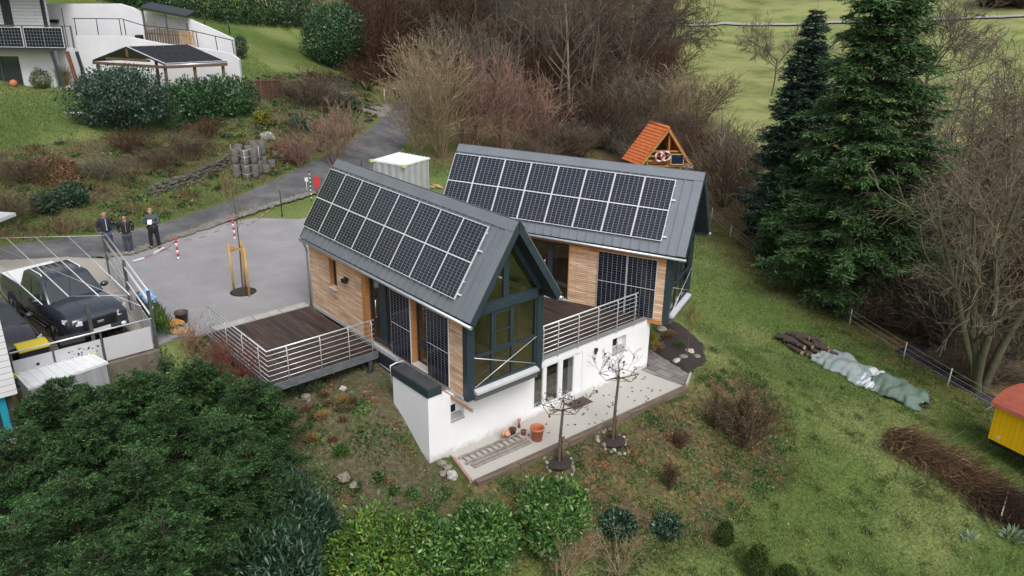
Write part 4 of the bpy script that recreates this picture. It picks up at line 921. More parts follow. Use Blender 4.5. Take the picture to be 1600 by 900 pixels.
# corrugated metal shed
def cab_box(name, top, h, z, label, corr=True):
    P = [at_z(x, y, z + h) for x, y in top]; c = np.mean(P, 0); c[2] = z
    t = thing(name, tuple(c), label, 'shed'); sheet = mat('corrugated_sheet', (.50, .52, .54), .45, .35, var=.1, scale=2); lid = mat('white_sheet_roof', (.74, .75, .76), .5, var=.06, scale=2)
    for i in range(4):
        a = P[i].copy(); d = P[(i + 1) % 4].copy(); a[2] = d[2] = z; L = np.linalg.norm(d - a); n = int(L / .11); m = MB(); u = (d - a) / L; nn = np.array([u[1], -u[0], 0])
        if nn @ (a + d - 2 * c) < 0: nn = -nn
        pts = []
        for k in range(n + 1):
            off = .0 if (k // 2) % 2 == 0 else .035
            pts.append(a + u * L * k / n + nn * off)
        V = [tuple(p + np.array([0, 0, .02])) for p in pts] + [tuple(p + np.array([0, 0, h - .03])) for p in pts]
        m.add(V, [(k, k + 1, n + 2 + k, n + 1 + k) for k in range(n)]); m.build('wall', sheet, t)
    m = MB(); Q = [p + (p - np.array([c[0], c[1], z + h])) * .05 for p in P]; m.extrude([q - np.array([0, 0, .028]) for q in Q], (0, 0, .07)); m.build('roof', lid, t)
    r = MB(); 
    for k in range(9):
        f = (k + .5) / 9; a = Q[0] + (Q[1] - Q[0]) * f; e = Q[3] + (Q[2] - Q[3]) * f; r.bar(a + np.array([0, 0, .05]), e + np.array([0, 0, .05]), .05, .03)
    r.build('roof_ribs', lid, t)
    for i in (0, 1):
        b = MB(); b.obox(Q[i] + np.array([0, 0, .0]), (.2, .2, .10)); b.build('corner_bracket', mat('lime_plastic', (.48, .62, .17), .5), t)
    return t
cab_box('metal_shed', [(583, 251), (630, 259), (670, 248), (623, 239.5)], 2.1, 1.75, 'pale corrugated metal shed standing between the road and the nearer cabin roof')
p = hit(668, 292); b = MB()
for k in range(5): b.tube([(.5 * math.sin(k * 1.3) - .3, .4 * math.cos(k), .03 + .03 * k), (.5 * math.sin(k * 1.3) + .4, .4 * math.cos(k) + .15, .05 + .03 * k)], .05, 6)
o = b.build('plank_pile', mat('pale_plank', (.52, .34, .18), .8), origin=p, world=False); tag(o, 'few pale sticks of wood lying beside the metal shed', 'wood')
# ------------------------------------------------------------------ parking bay: paving, vehicles, screen fence, bins
pav = brickmat('grass_pavers', (.17, .145, .115), (.25, .215, .175), (.055, .06, .032), .22, .22, .035, axes='xy', noise=.5, ns=1.2, offset=.5, bump=.6, rough=.95)
flat_sheet('parking_paving', [(-.05, -6.75), (-6.6, -6.1), (-9.5, -7.2), (-10.4, -12), (-8, -14), (-.05, -14)], 1.846, pav)
draped('gravel_verge', [(-4.2, -6.25), (-9.4, -5.3), (-10.6, -6.4), (-12.2, -9.4), (-11.6, -10.2), (-8.4, -7.0), (-3.8, -6.9), (-.4, -6.9), (-.3, -6.5)], mat('dusty_gravel', (.27, .25, .22), .95, scale=30, c2=(.42, .39, .35), bump=.6), .09, .2, relief=.01)
carp = mat('dark_blue_grey_paint', (.045, .054, .072), .25, .4, var=.08, scale=2, coat=.7)
carg = mat('car_glass', (.035, .045, .052), .03, spec=.9)
tyrem = MATS['tyre_rubber']; rimm = mat('dark_rim', (.10, .105, .11), .35, .8)
lampm = mat('headlamp', (.70, .74, .78), .12)
silverm = mat('silver_cover', (.78, .79, .81), .45, .1)
def loft(secs, m=None):
    """secs: list of rings with equal point counts -> closed skin"""
    b = MB(); k = len(secs[0]); V = [p for s in secs for p in s]
    F = [(i * k + j, (i + 1) * k + j, (i + 1) * k + (j + 1) % k, i * k + (j + 1) % k) for i in range(len(secs) - 1) for j in range(k)]
    F += [tuple(range(k)), tuple(reversed(range((len(secs) - 1) * k, len(secs) * k)))]
    b.add(V, F, 0, True); return b
def ring(x, zl, zb, w, crown=.03, tuck=.06, wt=None):
    wt = w - .10 if wt is None else wt
    return [(x, -w + tuck, zl), (x, -w, zl + (zb - zl) * .35), (x, -w + .01, zl + (zb - zl) * .75), (x, -wt, zb), (x, -wt * .55, zb + crown), (x, wt * .55, zb + crown), (x, wt, zb), (x, w - .01, zl + (zb - zl) * .75), (x, w, zl + (zb - zl) * .35), (x, w - tuck, zl)]
def car(loc, rz, label, S, cat='car', name='parked_car', paint=carp):
    t = thing(name, loc, label, cat, rz)
    Bd = lambda b, n, m, par=None, **k: b.build(n, m, par or t, world=False, **k)
    b = loft([ring(*r) for r in S['rings']]); o = Bd(b, 'body', paint)
    for p in o.data.polygons: p.use_smooth = True
    o.data.set_sharp_from_angle(angle=R_(38))
    G = S['cab']; z0 = G['z0']; z1 = G['z1']; wb = G['wb']; wt = G['wt']; xa, xb, xc, xd = G['x']      # base front, roof front, roof rear, base rear
    b = loft([[(xa, -wb, z0), (xa, wb, z0), (xd, wb, z0), (xd, -wb, z0)], [(xb + .10, -wt - .03, z1 - .07), (xb + .10, wt + .03, z1 - .07), (xc - .06, wt + .03, z1 - .07), (xc - .06, -wt - .03, z1 - .07)], [(xb - .02, -wt + .05, z1), (xb - .02, wt - .05, z1), (xc + .05, wt - .05, z1), (xc + .05, -wt + .05, z1)]])
    o = Bd(b, 'cab', paint, bevel=.035)
    def on(f, g, s):     # point on the side glass: f along, g up
        x0 = xa + (xd - xa) * f; x1 = xb + .10 + (xc - .06 - xb - .10) * f
        return ((x0 + (x1 - x0) * g), s * (wb + (wt + .03 - wb) * g + .008), z0 + (z1 - .07 - z0) * g)
    for s in (-1, 1):
        for f0, f1 in G['side']:
            q = [on(f0, .12, s), on(f1, .12, s), on(f1, .92, s), on(f0, .92, s)]; b = MB(); b.extrude(q, (0, s * .012, .004)); Bd(b, 'side_window', carg)
    def fr(f, g, x0, x1): return (x0 + (x1 - x0) * g + (.012 if x0 > 0 else -.012), (wb - .07 + (wt - .04 - wb + .07) * g) * f, z0 + (z1 - .07 - z0) * g + .008)
    for x0, x1, n, sx in ((xa, xb + .10, 'windscreen', 1), (xd, xc - .06, 'rear_window', -1)):
        b = MB(); b.extrude([fr(-1, .06, x0, x1), fr(1, .06, x0, x1), fr(1, .95, x0, x1), fr(-1, .95, x0, x1)], (sx * .012, 0, .006)); Bd(b, n, carg)
    for x in S['wheels']:
        for s in (-1, 1):
            w_ = S['hw']; r = S['wr']
            a = MB(); a.tube([(x, s * (w_ - .24), r), (x, s * (w_ + .012), r)], r + .085, 22); Bd(a, 'wheel_arch', black)
            a = MB(); a.tube([(x, s * (w_ - .2), r), (x, s * (w_ - .02), r), (x, s * (w_ + .022), r)], [r, r, r - .03], 22); wo = Bd(a, 'wheel', tyrem)
            a = MB(); a.tube([(x, s * (w_ + .015), r), (x, s * (w_ + .03), r)], r * .62, 18)
            for k in range(6):
                c = 2 * math.pi * k / 6; a.bar((x, s * (w_ + .036), r), (x + r * .55 * math.cos(c), s * (w_ + .036), r + r * .55 * math.sin(c)), .05, .02)
            Bd(a, 'rim', rimm, wo)
    for s in (-1, 1):
        b = MB(); hx = S['hx']; hz_ = S['hz']; hw = S['hlw']
        b.extrude([(hx + .02, s * (hw - .30), hz_ - .08), (hx + .02, s * (hw - .30), hz_ + .05), (hx - .34, s * (S['hw'] + .03), hz_ + .12), (hx - .34, s * (S['hw'] + .03), hz_ - .0), (hx - .06, s * (hw - .04), hz_ - .08)], (.035, 0, .0)); Bd(b, 'headlight', lampm)
        b = MB(); mx, mz = S['mir']; b.ball((mx, s * (wb + .17), mz), (.09, .13, .09), 10, 6); b.bar((mx, s * (wb - .02), mz - .05), (mx, s * (wb + .1), mz - .03), .05, .04); Bd(b, 'wing_mirror', paint)
        for hx_ in S['handles']:
            b = MB(); b.bar((hx_, s * (S['hw'] - .008), z0 - .14), (hx_ + .20, s * (S['hw'] - .008), z0 - .14), .03, .03); Bd(b, 'door_handle', paint)
        for sx in S['seams']:
            b = MB(); b.box(sx - .006, min(s * (S['hw'] - .012), s * (S['hw'] + .003)), .50, sx + .006, max(s * (S['hw'] - .012), s * (S['hw'] + .003)), z0 - .06); Bd(b, 'door_gap', black)
    return t
PK = dict(rings=[(-2.66, .55, 1.08, .84), (-2.60, .45, 1.17, .90), (-1.05, .42, 1.20, .92), (-.9, .42, 1.14, .92), (1.15, .42, 1.15, .93, .06), (1.9, .42, 1.13, .93, .06, .06, .80), (2.30, .42, 1.09, .92, .05, .06, .80), (2.52, .42, 1.04, .90, .03, .06, .78), (2.62, .44, .98, .85, .02, .06, .74), (2.66, .50, .90, .80, .0, .06, .70)],
          cab=dict(z0=1.14, z1=1.80, wb=.86, wt=.68, x=(1.22, .50, -.70, -.98), side=((.18, .50), (.54, .88))), wheels=(-1.62, 1.60), wr=.39, hw=.915, hx=2.66, hz=.90, hlw=.82, mir=(.86, 1.24), handles=(-.35, .42), seams=(-.02, .98, -.86))
TRK = (-3.85, -8.12, 1.85); TRZ = .15
t = car(TRK, TRZ, 'dark blue-grey pickup truck with a silver load cover parked in the bay', PK, 'pickup truck', 'pickup_truck')
Bt = lambda b, n, m, **k: b.build(n, m, t, world=False, **k)
b = MB(); b.box(-2.58, -.80, 1.205, -1.08, .80, 1.245)
for k in range(10): b.box(-2.52 + .145 * k, -.76, 1.246, -2.44 + .145 * k, .76, 1.254)
Bt(b, 'load_cover', silverm, bevel=.006)
for s in (-.58, .58):
    b = MB(); b.tube([(.38, s, 1.79), (.3, s, 1.84), (-.5, s, 1.84), (-.6, s, 1.79)], .02, 6); Bt(b, 'roof_rail', silverm)
b = MB()
for k in range(5): b.box(-.55, -.44 + .2 * k, 1.796, .35, -.38 + .2 * k, 1.806)
Bt(b, 'roof_ribs', carp)
b = MB(); b.box(2.55, -.50, .64, 2.685, .50, .93); Bt(b, 'grille', black, bevel=.02)
for k in range(3):
    b = MB(); b.box(2.686, -.46, .68 + .075 * k, 2.70, .46, .705 + .075 * k); Bt(b, 'grille_bar', mat('smoked_chrome', (.12, .12, .125), .25, .9))
b = MB(); b.obox((2.715, 0, .80), (.02, .20, .075)); Bt(b, 'emblem', chrome, bevel=.03)
b = MB(); b.box(2.45, -.84, .40, 2.72, .84, .60); Bt(b, 'bumper', mat('bumper_grey', (.03, .034, .04), .5), bevel=.05)
b = MB(); b.box(2.722, -.26, .48, 2.732, .26, .62); Bt(b, 'number_plate', whitep)
for s in (-1, 1):
    b = MB(); b.tube([(1.05, s * .97, .40), (-1.0, s * .97, .40)], .05, 8); Bt(b, 'side_step', black)
    b = MB(); b.ball((2.71, s * .66, .53), (.06, .09, .06), 8, 6); Bt(b, 'fog_lamp', lampm)
HB = dict(rings=[(-2.1, .40, .85, .78), (-1.95, .32, 1.0, .86), (-1.2, .28, 1.0, .89), (.7, .28, .98, .90), (1.2, .28, .95, .90, .07), (1.75, .28, .84, .86, .06), (2.0, .30, .74, .76, .03), (2.1, .36, .62, .62, .0)],
          cab=dict(z0=.96, z1=1.46, wb=.82, wt=.60, x=(1.15, .30, -1.25, -1.85), side=((.14, .46), (.50, .84))), wheels=(-1.28, 1.32), wr=.32, hw=.885, hx=2.06, hz=.66, hlw=.74, mir=(.75, 1.05), handles=(-.5, .35), seams=(-.08, .9))
t2 = car((-2.95, -10.42, 1.85), .13, 'dark grey car cut off at the left edge beside the pickup truck', HB, 'car', 'parked_car', mat('slate_grey_paint', (.045, .05, .06), .25, .4, coat=.6))
b = MB(); b.box(2.02, -.4, .44, 2.12, .4, .58); b.build('grille', black, t2, world=False, bevel=.02)
# --- screen of pale panels with steel rails, on a concrete wall
conc = mat('stained_concrete', (.21, .185, .14), .9, c2=(.095, .082, .06), scale=2.4, bump=.25, detail=8, stretch=(1, 1, .5))
b = MB(); b.box(-.02, -8.42, -.6, .22, -6.55, 1.84); b.box(-.02, -10.38, -.6, .22, -8.435, 1.78); o = b.build('retaining_wall', conc, origin=(.1, -8, 0), bevel=.01); tag(o, 'stained concrete retaining wall below the pale screen panels', 'retaining wall')
panelm = mat('pale_panel', (.55, .55, .57), .5, var=.05, scale=1.5)
postm = mat('grey_post', (.11, .115, .115), .5, .3, var=.2, scale=5)
fe = thing('screen_fence', (.1, -8.4, 1.84), 'pale grey screen fence with steel top rail facing the camera, closing the parking bay', 'fence')
for k, (a, c) in enumerate(((-8.02, -6.70), (-9.30, -8.10), (-10.33, -9.36))):
    b = MB(); b.box(.09, a, 1.90, .105, c, 2.62)
    if k == 1:      # dark flecks of torn film on the second panel
        rs = np.random.RandomState(12)
        for _ in range(38):
            y = -8.95 + .8 * rs.rand(); z = 1.98 + .52 * rs.rand(); s = .010 + .016 * rs.rand(); b.box(.1051, y - s, z - s, .1072, y + s * (.6 + rs.rand()), z + s, 1)
    b.build('panel', [panelm, black], fe)
for y in (-8.06, -9.33, -10.33):
    b = MB(); b.box(.05, y - .025, 1.80, .088, y + .025, 2.84); b.build('post', postm, fe)
b = MB(); b.tube([(.09, -6.62, 2.86), (.09, -10.35, 2.86)], .026, 8); b.build('handrail', steel, fe)
b = MB(); b.tube([(.10, -9.75, 2.36), (.112, -9.75, 2.36)], .045, 14); b.build('knob', black, fe)
sf = thing('side_fence', (-3.5, -6.2, 1.84), 'side fence of pale panels with several white tubes between the bay and the gravel yard', 'fence')
A0 = np.array([.05, -6.58, 0]); A1 = np.array([-7.0, -5.85, 0]); L_ = np.linalg.norm(A1 - A0); u_ = (A1 - A0) / L_
pz = lambda f, z: A0 + u_ * f * L_ + np.array([0, 0, z])
for k in range(5):
    b = MB(); b.bar(pz(.02 + k * .195, 2.26), pz(.20 + k * .195, 2.26), .012, .68, up=(0, 0, 1)); b.build('panel', panelm, sf)
for z, off in ((2.86, 0), (3.16, .06), (3.38, .0), (3.56, .08)):
    b = MB(); nn = np.array([-u_[1], u_[0], 0]) * off; b.tube([pz(0, z) - nn, pz(1, z) - nn], .03 if z < 3 else .026, 8); b.build('tube_rail', steel, sf)
for f, h in ((.0, 3.72), (.5, 3.62), (1.0, 3.62)):
    b = MB(); p = pz(f, 1.75); b.bar(p, (p[0], p[1], h), .085, .085); b.build('post', postm, sf)
tr = thing('wire_trellis', (.02, -8.25, 1.84), 'tall grey post carrying white rods stretched over the parked vehicles', 'trellis')
b = MB(); b.bar((.02, -8.25, 1.75), (.02, -8.25, 3.74), .09, .09); b.build('post', postm, tr)
for (a, c) in (((107, 463), (10, 372)), ((155, 463), (55, 370)), ((203, 461), (107, 370)), ((66, 476), (-20, 398))):
    p = at_z(*a, 3.75); q0 = at_z(*c, 3.75); b = MB(); b.tube([p, q0], .019, 6); b.build('rod', steel, tr)
for (a, c) in (((107, 463), (203, 461)), ((-10, 372), (163, 368)), ((0, 388), (220, 478))):
    b = MB(); b.tube([at_z(*a, 3.75), at_z(*c, 3.75)], .006, 5); b.build('wire', steel, tr)
yb = mat('yellow_lid', (.72, .55, .012), .45)
t = wheelie((-.40, -9.72, 1.85), math.pi / 2, mat('dark_bin', (.035, .037, .04), .5), yb, 'dark bin with a bright yellow lid between the car and the screen fence', w=.72, d=.62, h=.86)
wheelie((-.48, -8.75, 1.85), math.pi / 2, MATS['dark_bin'], black, 'black lidded bin in front of the pickup truck bonnet', w=.62, d=.6, h=.72)
p = np.array([-.55, -7.45, 1.85]); t = thing('planter_box', tuple(p), 'reddish box standing in front of the pickup truck between bumper and screen', 'box')
b = MB(); b.box(-.16, -.30, 0, .16, .30, .42); b.build('box', mat('reddish_box', (.27, .12, .10), .8, var=.2), t, world=False, bevel=.02)
b = MB(); b.box(-.14, -.28, .421, .14, .28, .43); b.build('top', mat('box_top', (.35, .22, .2), .8), t, world=False)
# planter with blue bags and grass along the side fence
p = pz(.42, 1.85) + np.array([.1, .42, 0]); t = thing('planter', tuple(p), 'low dark planter with light blue plastic bags on top behind the side fence', 'planter', math.atan2(u_[1], u_[0]))
b = MB(); b.box(-.75, -.22, 0, .75, .22, .55); b.build('box', mat('dark_wood', (.07, .065, .06), .8, var=.3), t, world=False, bevel=.015)
blue = mat('blue_plastic', (.20, .38, .66), .35, var=.3, scale=8)
for k, (x, r) in enumerate(((-.45, .24), (.05, .26), (.42, .17))):
    b = MB(); b.ball((0, 0, r * .45), (r * 1.2, r * .85, r * .6), 12, 8, jit=.16, rng=random.Random(k + 3)); o = b.build('plastic_bag', blue, origin=p + rotz(math.atan2(u_[1], u_[0])) @ np.array([x, 0, .555]), world=False, smooth=False)
    tag(o, ['light blue plastic bag on the end of the planter nearest the camera', 'biggest light blue plastic bag, in the middle of the planter', 'small light blue plastic bag on the far end of the planter'][2 - k] if k != 1 else 'biggest light blue plastic bag, in the middle of the planter', 'bag', 'blue bags on the planter')
# --- low metal shed and white clad house at the left edge
t = cab_box('metal_shed', [(27, 586), (142, 555), (166, 568), (47, 608)], 2.3, -.1, 'low blue-grey metal shed with a white ribbed roof below the parking bay')
sid = brickmat('white_siding', (.70, .70, .71), (.66, .66, .68), (.35, .35, .36), 30, .16, .010, axes='yz', noise=.06, rough=.5)
c0 = at_z(27.5, 615, 2.9); xc, yc = c0[0], min(c0[1], -10.42)
hs_ = thing('clad_house', (xc - 1, yc - 3, -.5), 'white clad house corner with a turquoise window frame at the left edge', 'house')
b = MB(); b.box(xc - 1.6, yc - 7, 2.9, xc, yc, 8.0); b.build('upper_wall', sid, hs_)
b = MB(); b.box(xc - 1.6, yc - 7, -1.2, xc - .25, yc - .12, 2.895); b.build('lower_wall', mat('dark_wall', (.06, .055, .05), .8), hs_)
teal = mat('turquoise_paint', (.02, .30, .40), .5)
b = MB(); b.box(xc - .245, yc - .42, 1.7, xc - .17, yc - .26, 2.89); b.box(xc - .245, yc - 1.9, 1.7, xc - .17, yc - 1.74, 2.89); b.box(xc - .245, yc - 1.74, 1.7, xc - .17, yc - .42, 1.86); o = b.build('window_frame', teal, hs_)
b = MB(); b.box(xc - .24, yc - 1.74, 1.86, xc - .22, yc - .42, 2.89); b.build('pane', carg, o)
b = MB(); b.box(xc - .24, yc - 2.1, 1.55, xc + .12, yc - .1, 1.66); b.build('sill', palegrey, hs_)
b = MB(); b.extrude([(xc + .25, yc + .25, 8.01), (xc + .25, yc + .25, 8.15), (xc - .8, yc + .25, 8.9), (xc - 1.85, yc + .25, 8.15), (xc - 1.85, yc + .25, 8.01)], (0, -7.4, 0)); b.build('roof', roofm, hs_)
p = at_z(3, 338, 4.3); t = thing('shelter', (p[0], p[1], gz(p[0], p[1])), 'small pale grey roof corner at the left edge above the parked vehicles', 'shelter', R_(40))
b = MB(); b.box(-1.6, -.3, 4.3 - t.location.z - .12, .14, .5, 4.3 - t.location.z); b.build('roof', palegrey, t, world=False)
b = MB(); b.box(-1.3, .0, 0, -1.2, .1, 4.3 - t.location.z - .121); b.build('post', postm, t, world=False)
# ------------------------------------------------------------------ house on the hillside, its terraces and pergola
H0 = hit(60, 136); HRZ = math.atan2(RT[1], RT[0]); HR = rotz(HRZ)
def U(px, py, y=0.0, z=None):
    """local house coordinates of the point of a sight line on the plane local y = const"""
    o = HR.T @ (CAM - H0); v = HR.T @ ray(px, py); return o + v * ((y - o[1]) / v[1])
wallw = mat('hill_white_render', (.66, .66, .69), .9, var=.09, scale=.5, bump=.1, detail=8)
def zl(x, y):
    p = HR @ np.array([x, y, 0]) + H0; return gz(p[0], p[1]) - H0[2]
uh = thing('hillside_house', tuple(H0), 'white hillside house with solar panels along its balcony, at the top left', 'house', HRZ)
Bu = lambda b, n, m, par=None, **k: b.build(n, m, par or uh, world=False, **k)
zbal = U(60, 74)[2]
b = MB(); wall_with_openings(b, -9, 1.25, -.4, zbal - .12, 0, .25, [(U(0, 100)[0] - 1.5, U(31, 100)[0], .0, U(20, 88)[2])]); Bu(b, 'lower_wall', wallw)
b = MB(); b.box(-8.8, .10, .02, U(31, 100)[0], .14, U(20, 88)[2]); gdo = Bu(b, 'patio_door', carg)
for px in (0, 31):
    b = MB(); x = U(px, 100)[0]; b.box(x - .04, .06, 0, x + .04, .098, U(20, 88)[2]); Bu(b, 'frame', postm, gdo)
b = MB(); b.box(-9, -1.3, zbal - .12, 2.0, .6, zbal + .10); Bu(b, 'balcony_slab', mat('dark_balcony', (.05, .048, .05), .6))
PVB = solar_mesh(1.22, 1.22, 6, 6, rim=.03, mid=0)
for px in (-22, 7.5, 41, 70.5):
    o = U(px, 69.5, -1.35); place_panel(PVB, uh, (o[0], -1.35, zbal + .12), (1, 0, 0), (0, .0, 1))
b = MB()
for px in (37.5, 100, 113): x = U(px, 60, -1.3)[0]; b.box(x - .04, -1.32, zbal + .1, x + .04, -1.24, zbal + 1.45)
b.box(-9, -1.31, zbal + 1.40, U(113, 60, -1.3)[0], -1.27, zbal + 1.45); Bu(b, 'balcony_rail', postm)
zt_ = 6.2
b = MB(); b.box(-9, 1.3, zbal, U(71, 20, 1.3)[0], 1.6, zt_); Bu(b, 'upper_wall', brickmat('hill_siding', (.66, .66, .68), (.60, .60, .63), (.30, .30, .32), 40, .21, .014, axes='xz', noise=.05))
b = MB(); x = U(10, 20, 1.2)[0]; b.box(x - .3, 1.22, zbal, x + .28, 1.295, zt_ - .1); Bu(b, 'downpipe', slate_dark)
b = MB(); x = U(68, 20, 1.2)[0]; b.box(x - .12, 1.2, zbal, x + .10, 1.295, zt_ - .1); Bu(b, 'corner_trim', slate_dark)
b = MB(); b.box(-9, 1.2, zbal + .3, U(7, 20, 1.2)[0] - .1, 1.28, zbal + 1.3); Bu(b, 'window', carg)
b = MB(); b.box(-9.4, -.8, zt_ + .01, U(74, 20, 1.3)[0] + .5, 6, zt_ + .25); Bu(b, 'roof', slate_dark)
for px0, w_, mt in ((84, .16, slate), (108, .18, mat('rusty_post', (.16, .055, .035), .7, var=.3, scale=4)), (123, .16, slate_dark)):
    b = MB(); x = U(px0 + 3, 100, -1.1)[0]; b.bar((x + .28, -1.1, -.3), (x - .12, -1.1, zbal - .121), w_, w_); Bu(b, 'support', mt)
# lower terrace wall with its sloping top, and the upper wall behind
tw = thing('terrace_wall', tuple(H0), 'long white lower terrace wall with a sloping top behind the pergola', 'wall', HRZ)
def wall_poly(t, pts, y, zb_, th, m, name='wall'):
    P = [U(px, py, y) for px, py in pts]; b = MB(); b.extrude([(P[0][0], y, zb_)] + [(p[0], y, p[2]) for p in P] + [(P[-1][0], y, zb_)], (0, th, 0)); return b.build(name, m, t, world=False)
wall_poly(tw, [(118, 56), (165, 56), (200, 58), (250, 68), (330, 78), (360, 84), (373, 93)], 1.0, -1.2, .35, wallw)
b = MB(); b.box(U(90, 90, .6)[0], .6, -.4, U(118, 90, .6)[0], .9, U(100, 75, .6)[2]); b.build('side_wall', wallw, tw, world=False)
up_ = thing('upper_wall', tuple(HR @ np.array([0, 4, 0]) + H0 + np.array([0, 0, .0])), 'tall white upper wall on the hillside behind the railing, under the hedge', 'wall', HRZ)
def UW(px, py, y): p = U(px, py, y); return np.array([p[0], p[1] - 4, p[2]])
def wall_poly2(t, pts, y, zb_, th, m, name='wall'):
    P = [UW(px, py, y) for px, py in pts]; b = MB(); b.extrude([(P[0][0], y - 4, zb_)] + [(p[0], y - 4, p[2]) for p in P] + [(P[-1][0], y - 4, zb_)], (0, th, 0)); return b.build(name, m, t, world=False)
wall_poly2(up_, [(71, 6), (185, 6), (205, 12), (221, 21)], 4.0, -.5, .4, wallw)
wall_poly2(up_, [(293, 29), (330, 45), (364, 61)], 4.6, -.5, .35, wallw, 'ramp_wall')
b = MB(); q1 = UW(96, 20, 3.9); b.box(q1[0] - .02, -.02, -.5, q1[0] + .02, -.002, q1[2] + .3); b.build('drain_pipe', slate_dark, up_, world=False)
b = MB(); q1 = UW(79, 34, 3.9); b.box(q1[0], -.3, q1[2] - .05, q1[0] + .55, -.002, q1[2] + .15); b.build('vent_box', black, up_, world=False)
lt = thing('lean_to', tuple(HR @ np.array([0, 4, 0]) + H0), 'open lean-to with a black roof edge and slatted wooden screen on the hillside', 'lean-to', HRZ)
a, c = UW(220, 13, 4.05), UW(293, 27, 4.05); 
b = MB(); b.extrude([a + np.array([0, -.15, -.05]), a + np.array([0, 1.6, .2]), a + np.array([0, 1.6, .35]), a + np.array([0, -.15, .10])], c - a); b.build('roof', slate_dark, lt, world=False)
wall_poly2(lt, [(224, 18), (292, 31)], 5.2, -.5, .15, mat('sooty_wall', (.60, .59, .58), .9, var=.25, scale=1.2, detail=8), 'back_wall')
for px, py in ((223, 22), (259, 30), (292, 36)):
    b = MB(); q1 = UW(px, py, 4.1); b.box(q1[0] - .05, .05, -.3, q1[0] + .05, .15, q1[2] + (.3 if px < 290 else 0.0)); b.build('post', postm, lt, world=False)
rs = np.random.RandomState(8)
for k in range(19):
    px = 229 + k * 4.0; py = 43 + .04 * (px - 229); q1 = UW(px, py + rs.rand() * 4, 3.95); z0 = UW(px, 68 + .03 * (px - 229), 3.95)[2]
    b = MB(); b.box(q1[0] - .055, -.09, z0, q1[0] + .055, -.05, q1[2]); b.build('slat', mat('slat_%d' % (k > 12), (.42, .27, .14) if k > 12 else (.13, .09, .06), .85, var=.3), lt, world=False)
q1 = UW(228, 52, 3.98); q2 = UW(303, 57, 3.98); b = MB(); b.bar(q1, q2, .03, .1); b.build('cross_bar', mat('slat_0', (.13, .09, .06), .85), lt, world=False)
p0 = HR @ U(219, 68, 3.5) + H0; b = MB(); b.box(-.22, -.2, 0, .22, .2, .62); o = b.build('storage_box', black, origin=p0 - np.array([0, 0, .05]), world=False, bevel=.03); o.rotation_euler.z = HRZ; tag(o, 'black box standing left of the slatted wooden screen', 'box')
hr_ = thing('railing', tuple(H0), 'thin dark railing running along the hillside terrace and down the ramp', 'railing', HRZ)
b = MB(); pts = [U(113, 29, 1.15), U(150, 29, 1.15), U(190, 29.5, 1.15), U(225, 40, 1.15), U(300, 48, 1.15), U(364, 63, 1.15)]; b.tube(pts, .03, 6); b.build('handrail', slate_dark, hr_, world=False)
for px, a, c in ((116, 29, 55), (150, 29, 55), (186, 29, 55), (193, 31, 55), (336, 56, 78), (362, 62, 84), (306, 49, 74)):
    b = MB(); b.tube([U(px, a, 1.15), U(px + 4, c, 1.15)], .028, 6); b.build('post', slate_dark, hr_, world=False)
for px, py in ((321, 46), (359, 54)):
    p = hit(px, py); b = MB(); b.tube([(0, 0, 0), (0, 0, 1.2)], .05, 6); o = b.build('fence_post', slate_dark, origin=p, world=False); tag(o, 'thin dark post on the upper lawn ' + ('nearer the lean-to' if px < 340 else 'left of the round laurel, farther down'), 'post')
# pergola with dark solar roof
ze, zr = 6.95, 7.85
EL, EB, ER = at_z(258, 103, ze), at_z(145, 96, ze), at_z(355, 98.5, ze)
RL = (EL + EB) / 2; RL[2] = zr; dR = ER - EL; RR = RL + dR; EBR = EB + dR
pg = thing('pergola', (RL[0], RL[1], gz(RL[0], RL[1])), 'wooden pergola with dark solar panels on its pitched roof, behind the hedges', 'pergola')
brownw = mat('brown_beam', (.13, .075, .042), .75, var=.25, scale=4)
nn = np.array([0, 0, .10])
b = MB(); b.extrude([EL, RL, RL + nn, EL + nn], dR); b.extrude([RL, EB, EB + nn, RL + nn], dR); b.build('roof', slate_dark, pg)
PVP = solar_mesh(1.0, 1.0, 6, 6, rim=.03, mid=0); dn = RL - EL; ln = np.linalg.norm(dn); lr = np.linalg.norm(dR); dr_ = dR / lr; du_ = dn / ln; nv = np.cross(dr_, du_); nv *= np.sign(nv[2])
dark_pv = mat('dark_solar', (.010, .012, .016), .25, var=.2)
for i in range(2):
    for j in range(7):
        b = MB(); o_ = EL + nn + nv * .03 + du_ * (.12 + i * (ln - .2) / 2) + dr_ * (.1 + j * (lr - .2) / 7); A = dr_ * ((lr - .2) / 7 - .05); Bq = du_ * ((ln - .2) / 2 - .04)
        b.extrude([o_, o_ + A, o_ + A + Bq, o_ + Bq], nv * .035); b.build('solar_panel', dark_pv, pg)
b = MB(); b.extrude([EL + nn + nv * .004 + du_ * .05, EL + nn + nv * .004 + du_ * .05 + dr_ * lr, EL + nn + nv * .004 + du_ * (ln - .05) + dr_ * lr, EL + nn + nv * .004 + du_ * (ln - .05)], nv * .02); b.build('mounting_sheet', palegrey, pg)
b = MB(); b.tube([EL + np.array([0, 0, .02]), ER + np.array([0, 0, .02])], .07, 8); b.build('gutter', zinc, pg)
for e in (EL, EB, ER, (EL + ER) / 2, EBR):
    e = e * .93 + (RL + RR) / 2 * .07; b = MB(); b.bar((e[0], e[1], gz(e[0], e[1]) - .2), (e[0], e[1], ze - .1), .15, .15); b.build('post', brownw, pg)
for a, c in ((EL, EB), (EL, ER)):
    b = MB(); b.bar(a - np.array([0, 0, .08]), c - np.array([0, 0, .08]), .12, .16); b.build('beam', brownw, pg)
b = MB(); b.bar(RL - np.array([0, 0, .5]), RL - np.array([0, 0, .02]), .12, .12); b.bar(EL * .6 + RL * .4 - np.array([0, 0, .12]), EB * .6 + RL * .4 - np.array([0, 0, .12]), .1, .14); b.build('gable_truss', brownw, pg)
